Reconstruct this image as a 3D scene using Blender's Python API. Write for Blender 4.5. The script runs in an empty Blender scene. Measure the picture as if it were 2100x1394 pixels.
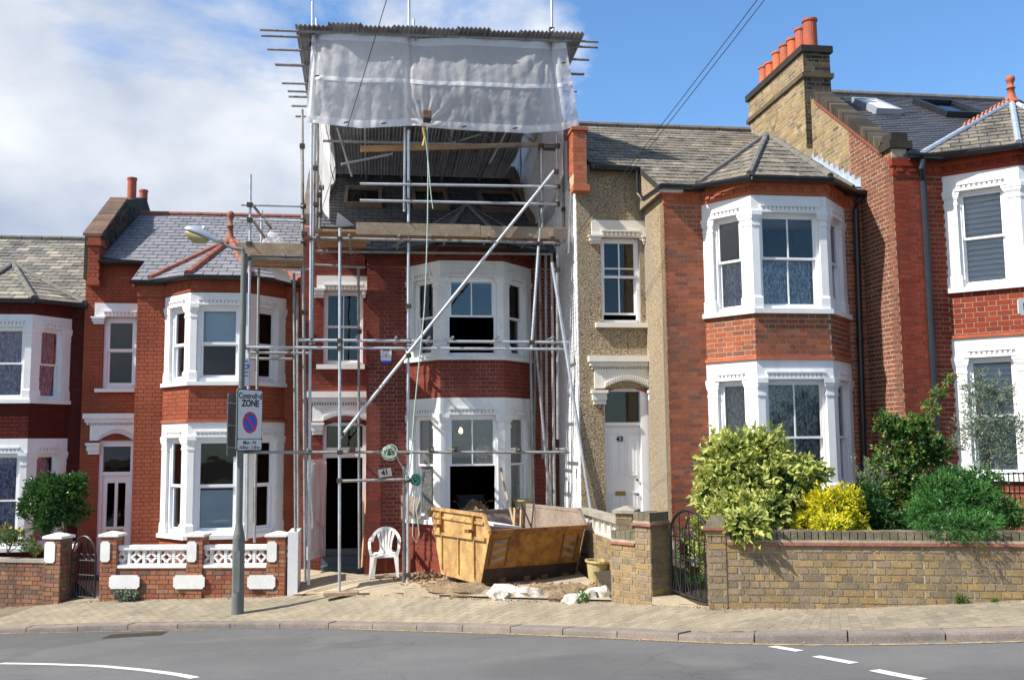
import bpy, bmesh, math, random
import numpy as np
from mathutils import Vector, Matrix
rnd = random.Random(7)
nr = np.random.RandomState(11)
SC = bpy.context.scene
COL = SC.collection

# ------------------------------------------------------------------ camera
EZ = 2.7                                   # eye height in scene metres
FP, CX, CY = 2000.0, 1050.0, 697.0         # focal length and centre in photo pixels
TH = math.atan(212/2000.0); RO = 0.0106
_f = Vector((0, math.cos(TH), math.sin(TH)))
_r0 = Vector((1, 0, 0)); _u0 = Vector((0, -math.sin(TH), math.cos(TH)))
_r = _r0*math.cos(RO) - _u0*math.sin(RO)
_u = _r0*math.sin(RO) + _u0*math.cos(RO)
EYE = Vector((0, 0, EZ))
cd = bpy.data.cameras.new('camera'); cam = bpy.data.objects.new('camera', cd); COL.objects.link(cam)
cd.sensor_width = 36; cd.lens = 36*FP/2100.0; cd.clip_start = 0.1; cd.clip_end = 2000
cam.matrix_world = Matrix(((_r.x, _u.x, -_f.x, 0), (_r.y, _u.y, -_f.y, 0), (_r.z, _u.z, -_f.z, EZ), (0, 0, 0, 1)))
SC.camera = cam
def ray(x, y): return _f + _r*((x-CX)/FP) + _u*((CY-y)/FP)
def proj(p):
    q = p-EYE; d = q.dot(_f)
    return CX+FP*q.dot(_r)/d, CY-FP*q.dot(_u)/d, d
def onz(x, y, z):
    d = ray(x, y); k = (z-EZ)/d.z
    return Vector((d.x*k, d.y*k, z))
def ony(x, y, Y):
    d = ray(x, y); k = Y/d.y
    return Vector((d.x*k, Y, d.z*k+EZ))
# ------------------------------------------------------------------ light
SUN_AZ, SUN_EL = 23.0, 46.0                # the light travels towards +x, turned SUN_AZ to +y
sd = bpy.data.lights.new('sun', 'SUN'); sun = bpy.data.objects.new('sun', sd); COL.objects.link(sun)
sd.energy = 4.8; sd.angle = math.radians(0.53); sd.color = (1.0, 0.95, 0.87)
_L = Vector((math.cos(math.radians(SUN_AZ))*math.cos(math.radians(SUN_EL)), math.sin(math.radians(SUN_AZ))*math.cos(math.radians(SUN_EL)), -math.sin(math.radians(SUN_EL))))
sun.rotation_euler = _L.to_track_quat('-Z', 'Y').to_euler()
sun.location = (-20, -5, 30)
W = bpy.data.worlds.new('World'); SC.world = W; W.use_nodes = True
SKYGAIN = (0.70, 0.90, 1.08)
def build_world():
    nt = W.node_tree; nt.nodes.clear(); N = nt.nodes.new; K = nt.links.new
    out = N('ShaderNodeOutputWorld'); bg = N('ShaderNodeBackground'); bg.inputs[1].default_value = 0.115
    sky = N('ShaderNodeTexSky'); sky.sky_type = 'NISHITA'; sky.sun_disc = False
    sky.sun_elevation = math.radians(SUN_EL)
    sp = -_L
    sky.sun_rotation = math.atan2(sp.x, sp.y)
    sky.air_density = 1.2; sky.dust_density = 0.3; sky.ozone_density = 4.0
    tc = N('ShaderNodeTexCoord')
    # clouds live on the sky sphere: noise of the direction, drier towards +x
    mp = N('ShaderNodeMapping'); mp.inputs['Scale'].default_value = (1.0, 1.0, 1.9); mp.inputs['Location'].default_value = (0.35, 0.2, 0.1)
    K(tc.outputs['Generated'], mp.inputs[0])
    n1 = N('ShaderNodeTexNoise'); n1.inputs['Scale'].default_value = 2.6; n1.inputs['Detail'].default_value = 9; n1.inputs['Roughness'].default_value = 0.56; n1.inputs['Distortion'].default_value = 0.25
    K(mp.outputs[0], n1.inputs[0])
    sx = N('ShaderNodeSeparateXYZ'); K(tc.outputs['Generated'], sx.inputs[0])
    def M(op, a, b=None, c=None):
        m = N('ShaderNodeMath'); m.operation = op
        for i, v in enumerate((a, b, c)):
            if v is None: continue
            if isinstance(v, (int, float)): m.inputs[i].default_value = v
            else: K(v, m.inputs[i])
        return m.outputs[0]
    bias = M('MULTIPLY', M('SUBTRACT', sx.outputs[0], 0.0), -1.25)
    bias = M('MINIMUM', bias, 0.15)
    dens = M('ADD', n1.outputs[0], bias)
    rp = N('ShaderNodeMapRange'); rp.inputs[1].default_value = 0.47; rp.inputs[2].default_value = 0.60; K(dens, rp.inputs[0]); rp.clamp = True
    n2 = N('ShaderNodeTexNoise'); n2.inputs['Scale'].default_value = 3.0; n2.inputs['Detail'].default_value = 6; n2.inputs['Roughness'].default_value = 0.5
    mp2 = N('ShaderNodeMapping'); mp2.inputs['Location'].default_value = (1.3, 3.1, 0.6); mp2.inputs['Scale'].default_value = (1, 1, 1.6)
    K(tc.outputs['Generated'], mp2.inputs[0]); K(mp2.outputs[0], n2.inputs[0])
    cr = N('ShaderNodeValToRGB'); cr.color_ramp.elements[0].position = 0.40; cr.color_ramp.elements[0].color = (2.4, 2.85, 3.8, 1)
    cr.color_ramp.elements[1].position = 0.68; cr.color_ramp.elements[1].color = (5.9, 6.0, 6.1, 1)
    K(n2.outputs[0], cr.inputs[0])
    mx = N('ShaderNodeMix'); mx.data_type = 'RGBA'
    gn = N('ShaderNodeVectorMath'); gn.operation = 'MULTIPLY'; gn.inputs[1].default_value = SKYGAIN; K(sky.outputs[0], gn.inputs[0])
    K(rp.outputs[0], mx.inputs[0]); K(gn.outputs[0], mx.inputs[6]); K(cr.outputs[0], mx.inputs[7])
    K(mx.outputs[2], bg.inputs[0]); K(bg.outputs[0], out.inputs[0])
build_world()
SC.view_settings.view_transform = 'Standard'; SC.view_settings.look = 'None'
SC.view_settings.exposure = 0.70; SC.view_settings.gamma = 1; SC.view_settings.use_curve_mapping = False
SC.render.engine = 'CYCLES'
SC.cycles.max_bounces = 8; SC.cycles.transparent_max_bounces = 24
# ------------------------------------------------------------------ materials
def _nt(name):
    m = bpy.data.materials.new(name); m.use_nodes = True; nt = m.node_tree; nt.nodes.clear()
    out = nt.nodes.new('ShaderNodeOutputMaterial'); return m, nt, out
def mat(name, cols, rough=.8, ns=3., na=.25, fs=60., fa=.15, bump=.15, bs=90., metal=0., spec=.35, dirt=None, dirts=1.2, dirtt=(.5, .75), coord='pos', trans=0., cracks=0.):
    """cols: one colour or a list picked per piece; broad and fine noise vary it; dirt is a second colour in patches."""
    m, nt, out = _nt(name); N = nt.nodes.new; K = nt.links.new
    bs_ = N('ShaderNodeBsdfPrincipled'); K(bs_.outputs[0], out.inputs[0])
    bs_.inputs['Roughness'].default_value = rough; bs_.inputs['Metallic'].default_value = metal
    bs_.inputs['Specular IOR Level'].default_value = spec
    geo = N('ShaderNodeNewGeometry'); P = geo.outputs['Position']
    if isinstance(cols[0], (int, float)): cols = [cols]
    if len(cols) > 1:
        oi = N('ShaderNodeObjectInfo')
        a = N('ShaderNodeMath'); a.operation = 'ADD'; K(oi.outputs['Random'], a.inputs[0]); K(geo.outputs['Random Per Island'], a.inputs[1])
        fr = N('ShaderNodeMath'); fr.operation = 'FRACT'; K(a.outputs[0], fr.inputs[0])
        cr = N('ShaderNodeValToRGB'); cr.color_ramp.interpolation = 'LINEAR' if len(cols) > 3 else 'LINEAR'
        e = cr.color_ramp.elements
        while len(e) < len(cols): e.new(0.5)
        for i, c in enumerate(cols):
            e[i].position = i/(len(cols)-1); e[i].color = (c[0], c[1], c[2], 1)
        K(fr.outputs[0], cr.inputs[0]); base = cr.outputs[0]
    else:
        rgb = N('ShaderNodeRGB'); rgb.outputs[0].default_value = (*cols[0][:3], 1); base = rgb.outputs[0]
    def noise(s, d, r=.6):
        n = N('ShaderNodeTexNoise'); n.inputs['Scale'].default_value = s; n.inputs['Detail'].default_value = d; n.inputs['Roughness'].default_value = r
        K(P, n.inputs[0]); return n.outputs[0]
    def mulc(col, fac, amt):
        r = N('ShaderNodeMapRange'); r.inputs[1].default_value = .25; r.inputs[2].default_value = .75
        r.inputs[3].default_value = 1-amt; r.inputs[4].default_value = 1+amt*.7; K(fac, r.inputs[0])
        v = N('ShaderNodeVectorMath'); v.operation = 'SCALE'; K(col, v.inputs[0]); K(r.outputs[0], v.inputs['Scale']); return v.outputs[0]
    if na: base = mulc(base, noise(ns, 4), na)
    if fa: base = mulc(base, noise(fs, 2), fa)
    if dirt:
        n = N('ShaderNodeTexNoise'); n.inputs['Scale'].default_value = dirts; n.inputs['Detail'].default_value = 7; n.inputs['Roughness'].default_value = .68
        mpd = N('ShaderNodeMapping'); mpd.inputs['Scale'].default_value = (1, 1, .8) if 'steel' in name else (1.25, 1.25, .38); K(P, mpd.inputs[0]); K(mpd.outputs[0], n.inputs[0]); n = n.outputs[0]
        r = N('ShaderNodeMapRange'); r.inputs[1].default_value = dirtt[0]; r.inputs[2].default_value = dirtt[1]; K(n, r.inputs[0])
        mx = N('ShaderNodeMix'); mx.data_type = 'RGBA'; K(r.outputs[0], mx.inputs[0]); K(base, mx.inputs[6]); mx.inputs[7].default_value = (*dirt, 1); base = mx.outputs[2]
    if cracks:
        wn = N('ShaderNodeTexNoise'); wn.inputs['Scale'].default_value = 1.1; wn.inputs['Detail'].default_value = 5; K(P, wn.inputs[0])
        ad = N('ShaderNodeMix'); ad.data_type = 'RGBA'; ad.blend_type = 'ADD'; ad.inputs[0].default_value = .9; K(P, ad.inputs[6]); K(wn.outputs['Color'], ad.inputs[7])
        vo = N('ShaderNodeTexVoronoi'); vo.feature = 'DISTANCE_TO_EDGE'; vo.inputs['Scale'].default_value = .33; K(ad.outputs[2], vo.inputs[0])
        r = N('ShaderNodeMapRange'); r.inputs[1].default_value = .0; r.inputs[2].default_value = .006; r.inputs[3].default_value = 1-cracks; r.inputs[4].default_value = 1.; K(vo.outputs['Distance'], r.inputs[0])
        v = N('ShaderNodeVectorMath'); v.operation = 'SCALE'; K(base, v.inputs[0]); K(r.outputs[0], v.inputs['Scale']); base = v.outputs[0]
        # an oily darker track and a resurfaced strip
        for sc_, lo_, amt_ in ((.16, .56, .82), (.8, .62, .88)):
            n = noise(sc_, 3, .5); r = N('ShaderNodeMapRange'); r.inputs[1].default_value = lo_; r.inputs[2].default_value = lo_+.03; r.inputs[3].default_value = 1.; r.inputs[4].default_value = amt_; K(n, r.inputs[0])
            v = N('ShaderNodeVectorMath'); v.operation = 'SCALE'; K(base, v.inputs[0]); K(r.outputs[0], v.inputs['Scale']); base = v.outputs[0]
    K(base, bs_.inputs['Base Color'])
    if bump:
        b = N('ShaderNodeBump'); b.inputs['Strength'].default_value = bump; b.inputs['Distance'].default_value = .01
        K(noise(bs, 3), b.inputs['Height']); K(b.outputs[0], bs_.inputs['Normal'])
    if trans:
        tr = N('ShaderNodeBsdfTranslucent'); K(base, tr.inputs[0]); mx = N('ShaderNodeMixShader'); mx.inputs[0].default_value = trans
        K(bs_.outputs[0], mx.inputs[1]); K(tr.outputs[0], mx.inputs[2]); K(mx.outputs[0], out.inputs[0])
    return m
def glass_mat(name, tint=(.9, .93, .95), refl=.10, dust=None):
    m, nt, out = _nt(name); N = nt.nodes.new; K = nt.links.new
    t = N('ShaderNodeBsdfTransparent'); t.inputs[0].default_value = (*tint, 1)
    g = N('ShaderNodeBsdfGlossy'); g.inputs['Roughness'].default_value = .015; g.inputs[0].default_value = (1, 1, 1, 1)
    lw = N('ShaderNodeFresnel'); lw.inputs[0].default_value = 1.5
    a = N('ShaderNodeMath'); a.operation = 'ADD'; K(lw.outputs[0], a.inputs[0]); a.inputs[1].default_value = refl-.04; a.use_clamp = True
    nb = N('ShaderNodeTexNoise'); nb.inputs['Scale'].default_value = 1.7; gg = N('ShaderNodeNewGeometry'); K(gg.outputs['Position'], nb.inputs[0])
    b = N('ShaderNodeBump'); b.inputs['Strength'].default_value = .12; b.inputs['Distance'].default_value = .02; K(nb.outputs[0], b.inputs['Height']); K(b.outputs[0], g.inputs['Normal'])
    mx = N('ShaderNodeMixShader'); K(a.outputs[0], mx.inputs[0]); K(t.outputs[0], mx.inputs[1]); K(g.outputs[0], mx.inputs[2])
    sh = mx.outputs[0]
    if dust:
        d = N('ShaderNodeBsdfDiffuse'); d.inputs[0].default_value = (.6, .6, .58, 1)
        n = N('ShaderNodeTexNoise'); n.inputs['Scale'].default_value = 42; n.inputs['Detail'].default_value = 3; K(gg.outputs['Position'], n.inputs[0])
        r = N('ShaderNodeMapRange'); r.inputs[1].default_value = .56; r.inputs[2].default_value = .72; r.inputs[3].default_value = dust*.25; r.inputs[4].default_value = dust; K(n.outputs[0], r.inputs[0])
        m2 = N('ShaderNodeMixShader'); K(r.outputs[0], m2.inputs[0]); K(sh, m2.inputs[1]); K(d.outputs[0], m2.inputs[2]); sh = m2.outputs[0]
    K(sh, out.inputs[0]); return m
def lace_mat(name, col, scale, lo, hi, stretch=(1, 1, 1)):
    m, nt, out = _nt(name); N = nt.nodes.new; K = nt.links.new
    g = N('ShaderNodeNewGeometry'); mp = N('ShaderNodeMapping'); mp.inputs['Scale'].default_value = stretch; K(g.outputs['Position'], mp.inputs[0])
    v = N('ShaderNodeTexNoise'); v.inputs['Scale'].default_value = scale; v.inputs['Detail'].default_value = 4; v.inputs['Distortion'].default_value = 1.2; K(mp.outputs[0], v.inputs[0])
    r = N('ShaderNodeMapRange'); r.inputs[1].default_value = .42; r.inputs[2].default_value = .58; r.inputs[3].default_value = lo; r.inputs[4].default_value = hi; K(v.outputs[0], r.inputs[0])
    d = N('ShaderNodeBsdfDiffuse'); d.inputs[0].default_value = (*col, 1); tl = N('ShaderNodeBsdfTranslucent'); tl.inputs[0].default_value = (*col, 1)
    a = N('ShaderNodeMixShader'); a.inputs[0].default_value = .3; K(d.outputs[0], a.inputs[1]); K(tl.outputs[0], a.inputs[2])
    t = N('ShaderNodeBsdfTransparent'); mx = N('ShaderNodeMixShader'); K(r.outputs[0], mx.inputs[0]); K(t.outputs[0], mx.inputs[1]); K(a.outputs[0], mx.inputs[2])
    K(mx.outputs[0], out.inputs[0]); return m
def sheet_mat(name, col, alpha, tl=.5):
    m, nt, out = _nt(name); N = nt.nodes.new; K = nt.links.new
    p = N('ShaderNodeBsdfPrincipled'); p.inputs['Base Color'].default_value = (*col, 1); p.inputs['Roughness'].default_value = .42; p.inputs['Specular IOR Level'].default_value = .5
    t = N('ShaderNodeBsdfTranslucent'); t.inputs[0].default_value = (*col, 1)
    a = N('ShaderNodeMixShader'); a.inputs[0].default_value = tl; K(p.outputs[0], a.inputs[1]); K(t.outputs[0], a.inputs[2])
    tr = N('ShaderNodeBsdfTransparent'); mx = N('ShaderNodeMixShader'); mx.inputs[0].default_value = alpha; K(tr.outputs[0], mx.inputs[1]); K(a.outputs[0], mx.inputs[2])
    K(mx.outputs[0], out.inputs[0])
    n = N('ShaderNodeTexNoise'); n.inputs['Scale'].default_value = 9; n.inputs['Detail'].default_value = 5; g = N('ShaderNodeNewGeometry'); K(g.outputs['Position'], n.inputs[0])
    b = N('ShaderNodeBump'); b.inputs['Strength'].default_value = .5; b.inputs['Distance'].default_value = .03; K(n.outputs[0], b.inputs['Height']); K(b.outputs[0], p.inputs['Normal'])
    return m
def emit_mat(name, col, s):
    m, nt, out = _nt(name); e = nt.nodes.new('ShaderNodeEmission'); e.inputs[0].default_value = (*col, 1); e.inputs[1].default_value = s; nt.links.new(e.outputs[0], out.inputs[0]); return m
M = {}
RED43 = [(.25, .080, .048), (.36, .105, .055), (.33, .095, .048), (.40, .13, .065), (.29, .09, .052), (.19, .085, .065), (.39, .14, .078)]
M['brick43'] = mat('orange_red_brick', RED43, rough=.9, ns=1.5, na=.25, fs=45, fa=.25, spec=.12, dirt=(.24, .11, .07), dirts=1.3, dirtt=(.58, .8))
M['rub43'] = mat('orange_rubbed_brick', [(.40, .105, .045), (.46, .14, .065), (.34, .085, .042)], rough=.85, ns=3, na=.2, fs=45, fa=.2)
M['mortar43'] = mat('buff_mortar', (.50, .40, .27), rough=.95, na=.2)
M['paint39'] = mat('terracotta_painted_brick', [(.28, .078, .044), (.335, .096, .052), (.30, .084, .047)], rough=.75, ns=1.1, na=.28, fs=40, fa=.15, spec=.12, dirt=(.24, .06, .035), dirts=1.4, dirtt=(.58, .8))
M['pmort39'] = mat('terracotta_painted_joint', (.24, .064, .038), rough=.8, na=.2, spec=.1)
M['paint41'] = mat('shaded_oxblood_painted_brick', [(.165, .038, .026), (.22, .054, .034), (.14, .034, .026)], spec=.15, rough=.6, ns=1.2, na=.3, fs=40, fa=.2, dirt=(.20, .085, .04), dirts=.9, dirtt=(.62, .75))  # red paint, its colour also darkened for shade under the scaffold roof
M['pmort41'] = mat('oxblood_joint', (.30, .12, .095), rough=.8, na=.3, dirt=(.50, .33, .27), dirts=.8, dirtt=(.5, .62))
M['paint37'] = mat('shaded_maroon_painted_brick', [(.085, .018, .015), (.10, .021, .017)], spec=.1, rough=.8, ns=1.2, na=.2, fs=40, fa=.15)  # maroon paint with the shade on this front put into its colour
M['pmort37'] = mat('maroon_joint', (.075, .017, .015), rough=.85, spec=.1)
M['brick45'] = mat('deep_red_brick', [(.20, .036, .022), (.27, .050, .028), (.23, .040, .024), (.30, .060, .032), (.17, .04, .03)], spec=.12, rough=.9, ns=2, na=.15, fs=45, fa=.2)
M['mort45'] = mat('cream_mortar', (.42, .32, .22), rough=.95, na=.2)
M['side45'] = mat('brown_side_brick', [(.17, .06, .038), (.21, .075, .045), (.24, .085, .05), (.14, .055, .04), (.19, .065, .04)], rough=.9, ns=2, na=.2, fs=45, fa=.25)
M['mortside'] = mat('pale_raised_mortar', (.52, .43, .30), rough=.95, na=.2)
M['stock'] = mat('yellow_stock_brick', [(.30, .22, .11), (.36, .27, .14), (.26, .19, .10), (.20, .16, .10), (.40, .30, .16), (.12, .10, .08), (.34, .24, .12), (.30, .20, .13)], rough=.92, ns=2.2, na=.3, fs=45, fa=.3)
M['stockdark'] = mat('sooty_stock_brick', [(.035, .03, .025), (.065, .055, .042), (.12, .095, .06), (.03, .027, .023), (.045, .038, .03)], rough=.92, ns=3, na=.3, fs=45, fa=.3)
M['wallbrick'] = mat('weathered_yellow_brick', [(.32, .225, .10), (.29, .205, .11), (.35, .24, .105), (.26, .19, .105), (.17, .14, .10), (.34, .225, .095), (.28, .21, .135), (.27, .195, .14), (.31, .21, .09), (.25, .19, .115), (.20, .16, .105), (.31, .235, .14)], rough=.92, ns=5, na=.28, fs=50, fa=.32, bump=.4, dirt=(.13, .105, .075), dirts=2.2, dirtt=(.58, .85))
M['wallmort'] = mat('weathered_mortar', (.40, .34, .24), rough=.97, ns=6, na=.35, fs=60, fa=.3, bump=.5)
M['wall39brick'] = mat('mixed_red_brown_brick', [(.33, .10, .055), (.36, .16, .08), (.28, .085, .05), (.30, .19, .12), (.40, .15, .075), (.16, .10, .08)], rough=.92, ns=5, na=.25, fs=50, fa=.3, bump=.4)
M['wall39mort'] = mat('dark_mortar', (.17, .12, .09), rough=.97, ns=6, na=.3)
M['wall37brick'] = mat('sooty_brown_brick', [(.30, .13, .07), (.22, .12, .08), (.34, .17, .09), (.14, .10, .075), (.26, .10, .06)], rough=.92, ns=3, na=.4, fs=50, fa=.3, bump=.4, dirt=(.05, .045, .035), dirts=1.6, dirtt=(.5, .7))
M['terracotta'] = mat('terracotta', (.38, .11, .055), rough=.75, ns=4, na=.3, fs=40, fa=.2)
M['pot'] = mat('orange_chimney_pot', [(.60, .16, .055), (.54, .13, .05), (.36, .09, .06), (.58, .17, .06)], rough=.75, ns=3, na=.25, fs=40, fa=.2)
M['tilered'] = mat('red_tile', (.31, .125, .09), rough=.85, ns=6, na=.35, fs=40, fa=.3)
M['white'] = mat('white_masonry_paint', (.80, .80, .79), rough=.6, ns=3, na=.08, fs=40, fa=.04, bump=.12, bs=40, dirt=(.60, .58, .53), dirts=2.6, dirtt=(.56, .82))
M['whiteold'] = mat('scuffed_white_paint', (.74, .74, .72), rough=.65, ns=3, na=.12, fs=40, fa=.08, dirt=(.42, .40, .35), dirts=3.5, dirtt=(.60, .80))
M['slatwhite'] = mat('pale_blue_slat', (.78, .84, .90), rough=.6, na=.03, fa=0, bump=0, trans=.35)
M['cream'] = mat('cream_stone_paint', (.74, .70, .62), rough=.6, ns=3, na=.08, fs=40, fa=.05)
M['wood'] = mat('white_gloss_wood', (.82, .82, .82), rough=.3, ns=3, na=.04, fs=40, fa=.02, bump=0)
M['upvc'] = mat('white_plastic_frame', (.80, .81, .84), rough=.3, ns=3, na=.02, fa=0, bump=0)
M['partywhite'] = mat('whitewashed_brick', (.80, .81, .83), rough=.7, ns=3, na=.1, fs=30, fa=.08, bump=.3, bs=30, dirt=(.45, .42, .38), dirts=4, dirtt=(.68, .8))
M['pebble'] = mat('pebbledash', (.37, .285, .18), rough=.95, ns=.9, na=.15, fs=44, fa=1.1, bump=1.0, bs=44, dirt=(.25, .225, .18), dirts=.8, dirtt=(.45, .65))
M['mossy'] = mat('mossy_brick', [(.13, .115, .075), (.17, .15, .10), (.20, .17, .12), (.11, .10, .07)], rough=.95, ns=5, na=.35, fs=40, fa=.35, bump=.5)
M['coping37'] = mat('brown_sooty_coping', [(.15, .095, .065), (.11, .08, .06), (.20, .12, .08)], rough=.95, ns=4, na=.35, fs=40, fa=.3)
M['hipsheet'] = mat('grey_hip_membrane', (.15, .155, .17), rough=.6)
M['blindtan'] = mat('tan_slatted_blind', (.62, .50, .34), rough=.8)
M['stone'] = mat('grey_stone', (.34, .31, .26), rough=.9, ns=4, na=.3, fs=50, fa=.3, bump=.3)
M['slateold'] = mat('lichened_slate', [(.25, .215, .165), (.19, .168, .135), (.29, .25, .19), (.14, .13, .115), (.23, .20, .158), (.17, .152, .13)], rough=.85, ns=1.6, na=.35, fs=18, fa=.45, bump=.3, dirt=(.05, .05, .05), dirts=1.8, dirtt=(.52, .66))
M['slate37'] = mat('mottled_slate', [(.30, .27, .21), (.13, .125, .12), (.24, .22, .18), (.10, .10, .10), (.36, .32, .25), (.17, .16, .15)], rough=.85, ns=2.5, na=.25, fs=25, fa=.3, bump=.3, dirt=(.05, .05, .05), dirts=2.2, dirtt=(.6, .72))
M['slate39'] = mat('blue_grey_slate', [(.19, .195, .22), (.22, .225, .25), (.205, .205, .225), (.17, .175, .20)], rough=.6, ns=3, na=.12, fs=30, fa=.1)
M['slate41'] = mat('new_dark_slate', [(.075, .08, .09), (.09, .095, .106), (.065, .07, .08)], rough=.5, ns=3, na=.15, fs=30, fa=.12)
M['slate45'] = mat('dark_grey_slate', [(.085, .085, .10), (.10, .10, .115), (.075, .078, .09)], rough=.45, ns=3, na=.15, fs=30, fa=.1)
M['lead'] = mat('bright_lead', (.40, .46, .54), rough=.4, ns=5, na=.2, fs=40, fa=.1, metal=.15, bump=.3, bs=30)
M['deck'] = mat('dark_batten', (.035, .033, .03), rough=.95)
M['hip'] = mat('grey_hip_tile', (.16, .15, .135), rough=.85, ns=5, na=.3, fs=40, fa=.25)
M['black'] = mat('black_iron', (.015, .016, .02), rough=.4, na=0, fa=0, bump=0, spec=.5)
M['pipe'] = mat('black_gutter_plastic', (.018, .02, .026), rough=.35, ns=3, na=.3, fa=0, bump=0, spec=.5)
M['steel'] = mat('galvanised_tube', (.58, .61, .65), rough=.42, ns=3, na=.25, fs=30, fa=.2, metal=.55, bump=.05, dirt=(.22, .20, .17), dirts=3, dirtt=(.62, .8))
M['steelworn'] = mat('rusty_grey_tube', (.34, .34, .33), rough=.55, ns=4, na=.3, fs=30, fa=.3, metal=.35, dirt=(.12, .075, .05), dirts=5, dirtt=(.55, .7))
M['coupler'] = mat('rusty_coupler', (.10, .075, .055), rough=.7, ns=20, na=.5, metal=.4)
M['plank'] = mat('weathered_scaffold_board', [(.36, .27, .18), (.30, .23, .16), (.40, .29, .19), (.27, .20, .14)], rough=.85, ns=5, na=.3, fs=40, fa=.3)
M['plankbrown'] = mat('orange_scaffold_board', [(.46, .27, .12), (.40, .23, .11), (.36, .21, .11)], rough=.8, ns=5, na=.3, fs=40, fa=.25)
M['tin'] = mat('corrugated_iron', [(.42, .42, .44), (.50, .50, .52), (.36, .36, .38)], rough=.6, ns=3, na=.35, fs=30, fa=.2, metal=.3, dirt=(.10, .07, .05), dirts=2, dirtt=(.6, .75))
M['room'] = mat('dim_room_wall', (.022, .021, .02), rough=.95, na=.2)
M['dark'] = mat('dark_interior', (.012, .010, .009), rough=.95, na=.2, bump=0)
M['glass'] = glass_mat('window_glass', refl=.033)
M['glassdusty'] = glass_mat('dusty_glass', refl=.035, dust=.5)
M['lace'] = lace_mat('patterned_lace', (.84, .87, .95), 22, .3, .98, (1.6, 1.6, .55))
M['lacefull'] = lace_mat('dense_lace', (.74, .78, .80), 24, .15, .9, (1.2, 1.2, .7))
M['lacepurple'] = lace_mat('striped_net_curtain', (.66, .64, .90), 20, .2, .95, (1.6, 1.6, .5))
M['net'] = lace_mat('plain_net_curtain', (.60, .62, .64), 8, .75, .95)
M['blindblue'] = mat('white_roller_blind', (.62, .72, .76), rough=.8, na=.05, fa=0)
M['asphalt'] = mat('asphalt', (.140, .140, .142), rough=.92, ns=.35, na=.2, fs=130, fa=.5, bump=.6, bs=150, dirt=(.16, .157, .15), dirts=.5, dirtt=(.5, .7), cracks=.22)
M['paver'] = mat('buff_paver', [(.28, .24, .172), (.32, .272, .20), (.25, .213, .156), (.30, .258, .186), (.235, .20, .15), (.29, .245, .172)], rough=.92, ns=1.4, na=.2, fs=70, fa=.3, bump=.3, dirt=(.36, .30, .21), dirts=.9, dirtt=(.52, .72))
M['paverjoint'] = mat('sandy_joint', (.19, .155, .11), rough=.97, ns=5, na=.3)
M['kerb'] = mat('pink_granite_kerb', [(.25, .205, .18), (.22, .19, .168), (.28, .225, .195)], rough=.85, ns=5, na=.25, fs=90, fa=.4, bump=.3)
M['yellowline'] = mat('faded_yellow_paint', (.48, .37, .17), rough=.8, ns=6, na=.25, fs=60, fa=.3, dirt=(.18, .15, .11), dirts=9, dirtt=(.40, .62))
M['whiteline'] = mat('road_white_paint', (.66, .65, .62), rough=.8, ns=6, na=.15, fs=60, fa=.2, dirt=(.2, .19, .18), dirts=14, dirtt=(.6, .72))
M['concrete'] = mat('pale_concrete', (.40, .33, .235), rough=.92, ns=2, na=.25, fs=50, fa=.25, bump=.4, bs=40, dirt=(.22, .17, .12), dirts=1.8, dirtt=(.55, .75))
M['soil'] = mat('dry_soil', (.23, .165, .10), rough=.98, ns=3, na=.4, fs=30, fa=.5, bump=1.0, bs=25)
M['garden'] = mat('dark_soil', (.05, .038, .025), rough=.98, ns=3, na=.4, fs=30, fa=.5, bump=1.0, bs=25)
M['rubblewhite'] = mat('white_painted_stone', (.56, .54, .50), rough=.9, ns=7, na=.25, fs=30, fa=.3, bump=1.0, bs=22, dirt=(.26, .215, .16), dirts=6, dirtt=(.50, .64))
M['skip'] = mat('rusty_yellow_steel', (.44, .205, .035), rough=.6, ns=2, na=.3, fs=30, fa=.15, bump=.15, dirt=(.16, .058, .022), dirts=3.8, dirtt=(.38, .64))
M['skiplight'] = mat('scraped_yellow_steel', (.50, .33, .13), rough=.65, ns=2.5, na=.35, fs=30, fa=.25, dirt=(.27, .12, .05), dirts=4.5, dirtt=(.46, .66))
M['skipdark'] = mat('scorched_steel', (.055, .035, .025), rough=.8, ns=3, na=.5, fs=30, fa=.3)
M['skipin'] = mat('worn_bare_steel', (.30, .235, .19), rough=.8, ns=3, na=.35, fs=30, fa=.3)
M['rust'] = mat('rust', (.20, .085, .04), rough=.85, ns=8, na=.4)
M['chairwhite'] = mat('white_moulded_plastic', (.78, .77, .73), rough=.35, ns=4, na=.05, fa=0, bump=0, spec=.5)
M['lamppost'] = mat('grey_lamp_post_paint', (.15, .165, .155), rough=.55, ns=4, na=.2, fs=30, fa=.12, dirt=(.22, .18, .13), dirts=3, dirtt=(.62, .8))
M['lamphead'] = mat('silver_lamp_housing', (.42, .45, .50), rough=.35, na=.1, metal=.3)
M['lampglass'] = mat('yellowed_lens', (.42, .36, .16), rough=.25, na=.2, spec=.6)
M['signwhite'] = mat('sign_white', (.62, .66, .70), rough=.3, na=.05, fa=0, bump=0)
M['signgrey'] = mat('sign_back_grey', (.10, .135, .14), rough=.5, na=.1)
M['signred'] = mat('sign_red', (.55, .04, .03), rough=.35, na=0, fa=0, bump=0)
M['signblue'] = mat('sign_blue', (.02, .09, .62), rough=.35, na=0, fa=0, bump=0)
M['signblack'] = mat('sign_black', (.015, .016, .02), rough=.4, na=0, fa=0, bump=0)
M['brass'] = mat('old_brass', (.40, .28, .08), rough=.4, metal=.6, na=.2)
M['rope'] = mat('pale_green_rope', (.42, .52, .44), rough=.8, ns=30, na=.3)
M['ropeteal'] = mat('teal_rope', (.04, .17, .15), rough=.85, ns=30, na=.4)
M['plastic'] = sheet_mat('clear_plastic', (.85, .88, .92), .45, .5)
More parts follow.
